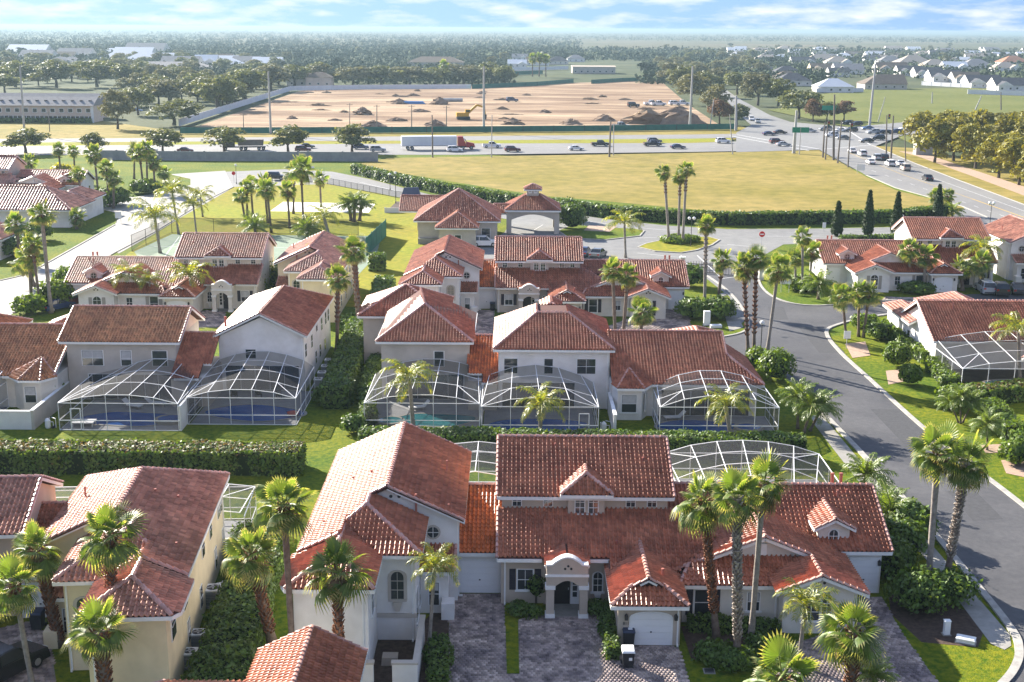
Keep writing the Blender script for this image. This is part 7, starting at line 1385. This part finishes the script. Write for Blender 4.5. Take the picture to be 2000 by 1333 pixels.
for a in [('tall grey pole before the tan apartments',48,262,130,-9,.35,'pole_concrete',0),('thin pole before the apartment meadow',97,258,218,-2,.14,'wood_pole',1),('tall grey pole left of centre beyond the highway',529,262,140,-5,.35,'pole_concrete',0),('thin pole at the left end of the cleared land',476,258,222,-1,.15,'wood_pole',1),('thin wooden pole before the pointed earth heap',683,243,202,0,.15,'wood_pole',1),('thin wooden pole right of the pointed earth heap',736,259,205,0,.17,'wood_pole',1),('wooden pole below the blue tarpaulin',804,259,205,0,.17,'wood_pole',1),('pole crossing the white trailer',845,308,225,-1,.2,'wood_pole',0),('wooden pole left of the excavator',872,255,207,0,.17,'wood_pole',1),('very tall grey pole right of the excavator',945,258,130,0,.4,'pole_concrete',0),('pale lamp column behind the white pickup',960,308,225,1,.14,'pole_concrete',0),('dark wooden pole in the middle of the dry field edge',1190,307,236,3,.25,'wood_pole',0),('white lamp column beside the dark field edge pole',1198,304,240,1,.14,'pole_concrete',0),('very tall leaning pole by the earth mound',1347,250,130,6,.42,'pole_concrete',0),('pale leaning lamp column before the reddish tree',1386,253,196,8,.2,'pole_concrete',0),('grey concrete pole at the left corner of the crossing',1437,255,187,1,.45,'pole_concrete',0),('bent topped lamp column left of the crossing',1431,302,224,-6,.15,'pole_concrete',0),('thick concrete signal pole in front of the crossing',1550,300,216,6,.45,'pole_concrete',0),('white sign column right of the thick signal pole',1561,302,250,3,.13,'pole_concrete',0),('first of the dark poles at the crossing corner',1607,308,240,4,.25,'wood_pole',0),('second of the dark poles at the crossing corner',1612,312,238,5,.2,'wood_pole',0),('third pole at the crossing corner',1628,313,185,2,.3,'wood_pole',0),('fourth pole at the crossing corner',1636,319,235,8,.22,'wood_pole',0),('fifth pole at the crossing corner',1656,327,242,6,.18,'wood_pole',0),('very tall grey pole right of the reddish round tree',1698,247,125,12,.45,'pole_concrete',0),('white leaning lamp column behind the crossing',1715,238,190,14,.2,'pole_concrete',0),('signal pole at the right side of the crossing',1731,303,225,1,.22,'wood_pole',0),('second signal pole right of the crossing',1740,310,226,5,.26,'wood_pole',0),('third thin pole right of the crossing',1769,316,248,-2,.15,'wood_pole',0),('pole in the meadow behind the wood',1820,202,180,1,.3,'pole_concrete',0),('white leaning column in the meadow at the right',1905,215,188,12,.3,'pole_concrete',0),('dark pole right of the meadow',1955,215,180,0,.3,'wood_pole',0)]: upole(*a)
def vsig(label, px, py, yy):
    x,y = G(px,py); _,z = HZ(px,yy,y); t = thing('traffic_signal',label,'traffic light',(x,y,z-.7),0,'traffic signals at the crossing'); b = MB(); b.box(-.3,.3,-.2,.2,0,1.4,'plastic_black'); b.build('housing',t)
    for i,m in enumerate(('sign_green','yellow_paint','lamp_red')): b = MB(); b.tube([(0,-.2,.25+.43*i),(0,-.3,.25+.43*i)],[.15,.17],m,8); b.build('lens',t)
vsig('traffic signal on the right signal pole',1731,303,228); vsig('traffic signal among the crossing corner poles',1614,312,242); vsig('traffic signal hung on the fifth corner pole',1658,327,246)
def sign(label, px, py, hgt, w, h, m='sign_white', rd=False, two=True, col=None, mark=None):
    t = thing('road_sign',label,'sign',(*G(px,py),0),0,'signs'); b = MB()
    for u in ((-w*.35,w*.35) if two else (0,)): b.beam((u,.04,0),(u,.04,hgt),.06,'steel')
    b.build('post',t); b = MB()
    if rd: b.tube([(0,0,hgt),(0,-.05,hgt)],[w/2,w/2],m,16); 
    else: b.box(-w/2,w/2,-.04,.0,hgt-h/2,hgt+h/2,m)
    b.build('plate',t)
    if mark: b = MB(); b.box(-w*.34,w*.34,-.07,-.05,hgt-.09,hgt+.09,mark); b.build('bar',t)
sign('red no entry sign at the street entrance',1487,484,2.3,1.0,1.0,'sign_red',True,False,None,'sign_white'); sign('white notice board under the palms at the street corner',1533,572,1.7,1.6,.9); sign('small white sign on a post on the right lawn',1653,682,1.7,.8,.9,two=False); sign('white sign board beside the west street verge',232,436,1.5,1.2,1.2); sign('blank green street name sign over the crossing',1561,302,7.2,5.0,1.6,'sign_green',two=False); sign('green street name sign on the corner pole',1617,244,6.5,5.5,1.8,'sign_green',two=False); sign('dark round sign at the west street junction',457,357,2.2,.9,.9,'sign_red',True,False); sign('small white sign before the long hedge',1760,448,2.2,.6,1.0,two=False); sign('small white sign left of the cypresses',1609,455,1.4,.6,1.0,two=False); sign('white marker at the park lawn by the drive',610,348,2.2,1.0,1.2,two=False); sign('white sign at the dry field corner',1680,341,1.8,2.2,1.6)
def cabinet(name,label,px,py,w,d,h,m='trim_white',r=0.0,cat='utility box'):
    t = thing(name,label,cat,(*G(px,py),0),r); b = MB(); b.box(-w/2,w/2,-d/2,d/2,.06,h,m); b.build('housing',t); b = MB(); b.hexa([(-w/2-.04,-d/2-.04,h),(w/2+.04,-d/2-.04,h),(w/2+.04,d/2+.04,h),(-w/2-.04,d/2+.04,h),(-w/2+.05,-d/2+.05,h+.06),(w/2-.05,-d/2+.05,h+.06),(w/2-.05,d/2-.05,h+.06),(-w/2+.05,d/2-.05,h+.06)],m); b.build('lid',t); b = MB(); b.box(-w/2-.08,w/2+.08,-d/2-.08,d/2+.08,0,.06,'concrete'); b.build('base',t)
cabinet('utility_pedestal','small white utility pedestal in the mulch, bottom right',1848,1240,.35,.3,.95); cabinet('utility_box','flat pale utility box lid on the lawn, bottom right',1886,1255,1.05,.6,.3,'trim_white',R_(-25)); cabinet('utility_pedestal','white pedestal on the corner lawn of the third row',1380,636,.8,.5,1.8); cabinet('utility_box','grey electric cabinet under the left oak of the wood',1802,302,5,3,3.4,'pole_concrete'); cabinet('utility_box','flat white box on the corner lawn of the third row',1398,640,1.4,.8,.3); cabinet('drain_cover','square dark drain cover in the lawn by the driveway',1385,1312,.5,.45,.05,'dark_metal',0,'drain cover')
# white hose reel cover and yellow board in the court
b = MB(); b.hexa([(-.45,-.3,0),(.45,-.3,0),(.45,.3,0),(-.45,.3,0),(-.4,-.28,.5),(.5,-.28,.5),(.5,.32,.56),(-.4,.32,.56)],'shingle_tan'); o = b.build('storage_chest',loc=(-7.0,66.9,.07)); tag(o,'tan topped storage chest inside the white walled court','chest')
b = MB(); b.hexa([(-1,-.6,.35),(1,-.6,.35),(1,.6,.35),(-1,.6,.35),(-1,-.6,.45),(1,-.6,.45),(1,.6,.45),(-1,.6,.45)],'alu_white')
for sx in (-.9,.9):
    for sy in (-.5,.5): b.box(sx-.04,sx+.04,sy-.04,sy+.04,0,.36,'alu_white')
o = b.build('poolside_table',loc=(-39.5,111.6,.06)); tag(o,'low white poolside table inside the left pool screen','table')
def lounger(label,x,y,r):
    t = thing('sun_lounger',label,'sun lounger',(x,y,.06),r,'sun loungers by the pools'); b = MB(); b.box(-.95,.45,-.33,.33,.28,.36,'trim_white'); b.build('seat',t); b = MB(); b.hexa([(.42,-.33,.28),(.5,-.33,.28),(.5,.33,.28),(.42,.33,.28),(1.0,-.33,.85),(1.08,-.33,.85),(1.08,.33,.85),(1.0,.33,.85)],'trim_white'); b.build('backrest',t)
    for sx in (-.85,.4):
        for sy in (-.28,.28): b = MB(); b.box(sx-.03,sx+.03,sy-.03,sy+.03,0,.28,'steel'); b.build('leg',t)
lounger('white sun lounger behind the left blue pool, front one',-36.6,117.2,R_(160)); lounger('white sun lounger behind the left blue pool, rear one',-34.6,118.0,R_(170)); lounger('white sun lounger beside the teal pool',-9.0,117.3,R_(20)); lounger('sun lounger left of the arched screen pool',15.4,114.6,R_(10))
for i,(x,y,l) in enumerate([(-27.6,120.6,'left'),(-25.2,120.9,'middle'),(-23.0,120.6,'right')]):
    t = thing('patio_chair',l+' dark patio chair behind the large blue pool','chair',(x,y,.06),R_(20*i),'patio chairs by the large pool'); b = MB(); b.box(-.3,.3,-.3,.3,.38,.46,'dark_metal'); b.build('seat',t); b = MB(); b.box(-.3,.3,.26,.32,.46,.95,'dark_metal'); b.build('backrest',t)
    for sx in (-.27,.27):
        for sy in (-.27,.27): b = MB(); b.box(sx-.025,sx+.025,sy-.025,sy+.025,0,.38,'dark_metal'); b.build('leg',t)
b = MB(); b.tube([(0,0,0),(0,0,.25)],[.5,.6],'lamp_red',12); o = b.build('pool_float',loc=(-20.8,115.2,.1)); tag(o,'small red pool float at the right end of the large blue pool','pool float')
t = thing('shelter','small navy roofed shelter left of the clubhouse','shelter',(*G(803,408),0)); b = MB(); b.hexa([(-1.9,-1.6,2.6),(1.9,-1.6,2.6),(1.9,1.6,2.6),(-1.9,1.6,2.6),(-1.5,1.0,4.2),(1.5,1.0,4.2),(1.5,1.3,4.2),(-1.5,1.3,4.2)],'plastic_navy'); b.build('roof',t)
for sx in (-1.6,1.6):
    for sy in (-1.3,1.3): b = MB(); b.box(sx-.1,sx+.1,sy-.1,sy+.1,0,2.6,'wood_pole'); b.build('post',t)
panel_wall('low_white_wall','low white wall round the play yard left of the clubhouse','wall',gp([(752,416),(782,416)]),1.0,3.2,'wall_white','wall_white',.1,.2)
sheet('play_yard',gp([(752,416),(775,394),(812,398),(812,416)]),'mulch',.035)
# ------------------------------------------------------------------ buildings beyond the highway
def far_house(label, px, py, wpx, roof='shingle_dark', wall='stucco_offwhite', axis='x', hip=(0,0), depth=None, rot=0.0, hwall=3.4, sl=.55, wing=0, solar=False, group='suburban houses beyond the highway', cat='house', name='suburban_house'):
    s = max((py-55-(px-1000)*.007),8)*.97/36; w = wpx/s; d = depth or w*.75; x,y = G(px,py); y += d/2; t = thing(name,label,cat,(x,y,-.1),rot,group)
    b = MB(); b.box(-w/2,w/2,-d/2,d/2,0,hwall,wall); ov = .5
    def rf(b,x0,x1,y0,y1,z,ax,hp):
        sw = (lambda u,v,q:(u,v,q)) if ax == 'x' else (lambda u,v,q:(v,u,q))
        if ax == 'y': x0,x1,y0,y1 = y0,y1,x0,x1
        hw = (y1-y0)/2; yc = (y0+y1)/2; zr = z+sl*hw; a = x0+(hw if hp[0] else 0); c = x1-(hw if hp[1] else 0)
        if a > c: a = c = (x0+x1)/2
        v = [sw(x0,y0,z),sw(x1,y0,z),sw(x1,y1,z),sw(x0,y1,z),sw(a,yc,zr),sw(c,yc,zr)]; b.add(v,[(0,1,5,4),(2,3,4,5),(3,2,1,0)],roof)
        b.add(v,[(3,0,4)],roof if hp[0] else wall); b.add(v,[(1,2,5)],roof if hp[1] else wall)
    r = MB(); rf(r,-w/2-ov,w/2+ov,-d/2-ov,d/2+ov,hwall,axis,hip)
    if wing:
        ww = w*.42; xo = wing*w*.27; b.box(xo-ww/2,xo+ww/2,-d/2-3,0,0,hwall-.05,wall); rf(r,xo-ww/2-.4,xo+ww/2+.4,-d/2-3.5,d*.1,hwall-.05,'y',(0,0))
    b.build('wall',t); r.build('roof',t)
    n = max(2,int(w/5))
    for i in range(n):
        u = -w/2+w*(i+.5)/n; yy = -d/2-(3.0 if wing and abs(u-wing*w*.27) < w*.21 else 0); q = MB(); q.box(u-.7,u+.7,yy-.06,yy+.02,1.0,2.3,'trim_white'); q.box(u-.6,u+.6,yy-.09,yy-.05,1.1,2.2,'glass'); q.build('window',t)
    if solar: q = MB(); q.add([(-w*.3,-d*.35,hwall+sl*d*.17),(w*.2,-d*.35,hwall+sl*d*.17),(w*.2,-d*.15,hwall+sl*d*.37),(-w*.3,-d*.15,hwall+sl*d*.37)],[(0,1,2,3)],'shingle_dark'); q.build('solar_panel',t)
    return t
D,Br,Gy,Tn,Mt = 'shingle_dark','shingle_brown','shingle_grey','shingle_tan','roof_metal'
FH = [('dark roofed house nearest the trees above the side road',1490,143,48,D,'stucco_white','x',(1,1),0),('long dark hipped house behind the fork trees',1540,150,55,D,'stucco_offwhite','x',(1,1),0),('dark blue hipped roof above the meadow edge, left',1552,168,66,D,'stucco_offwhite','x',(1,1),0),('dark roofed house with tan side roof beside the metal roofed house',1540,160,50,Br,'stucco_taupe','x',(1,1),0),('pale metal roofed house behind a white wall',1632,181,70,Mt,'stucco_white','x',(1,1),0),('tan house with grey brown roof and porch right of the tall pole',1730,175,82,Br,'stucco_taupe','x',(1,0),0),('white gabled house with dark roof, second row left',1570,128,46,D,'stucco_white','x',(0,0),1),('cream twin gabled house in the second row',1610,143,50,Br,'stucco_cream','x',(0,0),-1),('white gabled house with grey roof before the bare tree',1660,145,56,Gy,'stucco_white','x',(0,0),-1),('white house with dark wide roof in the middle row',1640,150,40,D,'stucco_white','x',(0,0),0),
 ('brown roofed house behind the tan one',1745,143,60,Br,'stucco_offwhite','x',(0,0),-1),('white gabled house with dark roof right of the brown one',1780,148,50,D,'stucco_white','x',(0,0),-1),('white gabled house with navy roof',1815,152,52,D,'stucco_white','x',(0,0),-1),('white gabled house with broad navy roof left of the wall',1850,160,62,D,'stucco_white','x',(0,0),-1),('brown roofed house above the white wall',1890,162,52,Br,'stucco_offwhite','x',(0,0),-1),('white double gabled house at the right end of the meadow',1925,172,66,D,'stucco_white','x',(0,0),-1),('white gabled house with navy roof at the right edge',1978,178,66,D,'stucco_white','x',(0,0),-1),('pale roofed house in the far row left of the pole',1600,122,44,Tn,'stucco_white','x',(1,0),0),('white hipped house with dark gable in the far row',1640,128,50,Tn,'stucco_white','x',(1,1),1),('white hipped house in the far row right of the pole',1742,126,48,Gy,'stucco_white','x',(1,1),0),('long pale roof in the far row',1790,130,70,Tn,'stucco_white','x',(1,1),0),('cream hipped roof in the far row',1830,134,50,Tn,'stucco_cream','x',(1,1),0),('pale grey gabled house in the far row',1868,138,46,Mt,'stucco_white','x',(0,0),1),('grey hipped house in the far row, right part',1912,136,62,Gy,'stucco_white','x',(1,1),0),('orange roofed house at the right edge of the far row',1985,128,56,'tile_terracotta','stucco_white','x',(1,1),0),('pale house before the orange roofed one',1968,140,50,Tn,'stucco_white','x',(1,1),1),('white house peeping between oaks at the far centre',1015,118,30,Gy,'stucco_white','x',(0,0),1),('white gabled far house left of the palm stand',1010,132,36,Mt,'stucco_white','x',(0,0),1),('tan roofed far house behind the palm stand',1050,128,44,Br,'stucco_white','x',(0,0),0),('dark hipped far house right of the palm stand',1090,126,40,D,'stucco_offwhite','x',(1,1),0),('blue grey far house before the small meadow',1125,121,34,Gy,'stucco_white','x',(1,1),0)]
for f in FH: far_house(f[0],f[1],f[2],f[3],f[4],f[5],f[6],f[7],None,0,3.4,.55,f[8])
far_house('long flat brown commercial building beyond the cleared land',1160,144,84,Tn,'stucco_taupe','x',(0,0),26,0,5.5,.06,0,cat='building',name='commercial_building')
far_house('tan house behind the wall corner of the cleared land',622,169,50,Br,'stucco_pink','x',(1,1),None,0,5.5,.5,0); far_house('brown roofed house left of the tan one, half hidden',590,168,60,Br,'stucco_offwhite','x',(1,1),None,0,4.5,.5,0)
rng = random.Random(11)
for i in range(60):
    px = rng.uniform(1440,2040); py = rng.uniform(99,124); far_house('small pale roofed house in the most distant suburb rows',px,py,rng.uniform(24,38),rng.choice((Tn,Gy,D,Mt,Br)),'stucco_white','x',rng.choice(((1,1),(0,0),(1,0))),None,0,3.2,.5,0,group='most distant suburb houses')
for i in range(22):
    px = rng.uniform(0,520); py = rng.uniform(103,134); far_house('low grey roofed house in the hazy estate on the left',px,py,rng.uniform(34,80),rng.choice((Gy,Gy,Br,Mt)),'stucco_offwhite','x',rng.choice(((1,1),(0,0))),None,0,3.4,.5,0,group='hazy estate houses on the left')
far_house('very long low grey roofed building in the hazy estate',320,141,170,Gy,'stucco_taupe','x',(1,1),22,0,4,.35,0,group='hazy estate houses on the left'); far_house('long dark roof behind the second row of oaks, centre',850,133,110,Br,'stucco_taupe','x',(1,1),24,0,5,.4,0); far_house('white gabled hall roof in the hazy left estate',400,131,44,Mt,'stucco_white','x',(0,0),18,0,5,.6,1,group='hazy estate houses on the left')
# apartments
x0,y0 = G(-60,238); x1,_ = G(190,238); yb = y0; W_ = x1-x0
t = thing('apartment_row','two-storey tan apartment row with grey roof behind the left meadow','apartments',((x0+x1)/2,yb+6,-.1),0)
b = MB(); b.box(-W_/2,W_/2,-6,6,0,6.4,'stucco_pink'); b.box(W_/2-.6,W_/2+.2,-6.3,-5.7,0,6.4,'trim_white'); b.build('wall',t); b = MB(); b.add([(-W_/2,-6.8,6.3),(W_/2+.6,-6.8,6.3),(W_/2+.6,6.8,6.3),(-W_/2,6.8,6.3),(-W_/2,0,9.4),(W_/2+.6,0,9.4)],[(0,1,5,4),(2,3,4,5),(3,2,1,0),(1,2,5),(3,0,4)],'shingle_grey'); r = b.build('roof',t)
for i in range(14):
    u = -W_/2+W_*(i+.5)/14; q = MB(); q.box(u-.95,u+.95,-6.08,-5.98,3.7,5.4,'trim_white'); q.box(u-.75,u+.75,-6.14,-6.06,3.9,5.2,'glass'); q.build('window',t)
    q = MB(); q.box(u-1.6,u+1.6,-6.1,-5.98,.1,2.4,'glass'); q.box(u-.1,u+.1,-6.2,-6.05,0,2.5,'trim_white'); q.box(u-1.75,u-1.55,-6.2,-6.0,0,2.6,'trim_white'); q.build('porch',t)
    q = MB(); q.box(u-.5,u+.5,-3.4,-2.6,7.7,8.3,'shingle_dark'); q.build('roof_vent',r)
b = MB(); b.add([(-W_/2-10,14,6),(W_/2-4,14,6),(W_/2-4,28,6),(-W_/2-10,28,6),(-W_/2-10,21,9.6),(W_/2-4,21,9.6)],[(0,1,5,4),(2,3,4,5),(1,2,5),(3,0,4)],'shingle_grey'); b.box(-W_/2-10,W_/2-4.5,14.5,27.5,0,6.05,'stucco_pink'); o = b.build('apartment_row',loc=((x0+x1)/2,yb+6,-.1)); tag(o,'second grey apartment roof behind the front apartment row','apartments')
hb = MB(); rng2 = np.random.default_rng(3); hedge('low green hedge along the apartment porches',[(x0,yb-2.2),(x1,yb-2.2)],1.6,1.5,.5,6,'hedge_leaf',None,77)
# ------------------------------------------------------------------ haze
m = bpy.data.materials.new('haze'); m.use_nodes = True; n = m.node_tree.nodes; n.clear(); out = n.new('ShaderNodeOutputMaterial'); pv = n.new('ShaderNodeVolumePrincipled'); pv.inputs['Color'].default_value = (.32,.44,.51,1); pv.inputs['Density'].default_value = HAZE; pv.inputs['Anisotropy'].default_value = .25
m.node_tree.links.new(pv.outputs[0], out.inputs['Volume']); MATS['haze'] = m
b = MB(); b.box(-14500,14500,-350,26500,-1.4,38.5,'haze'); b.build('haze',kind='stuff')
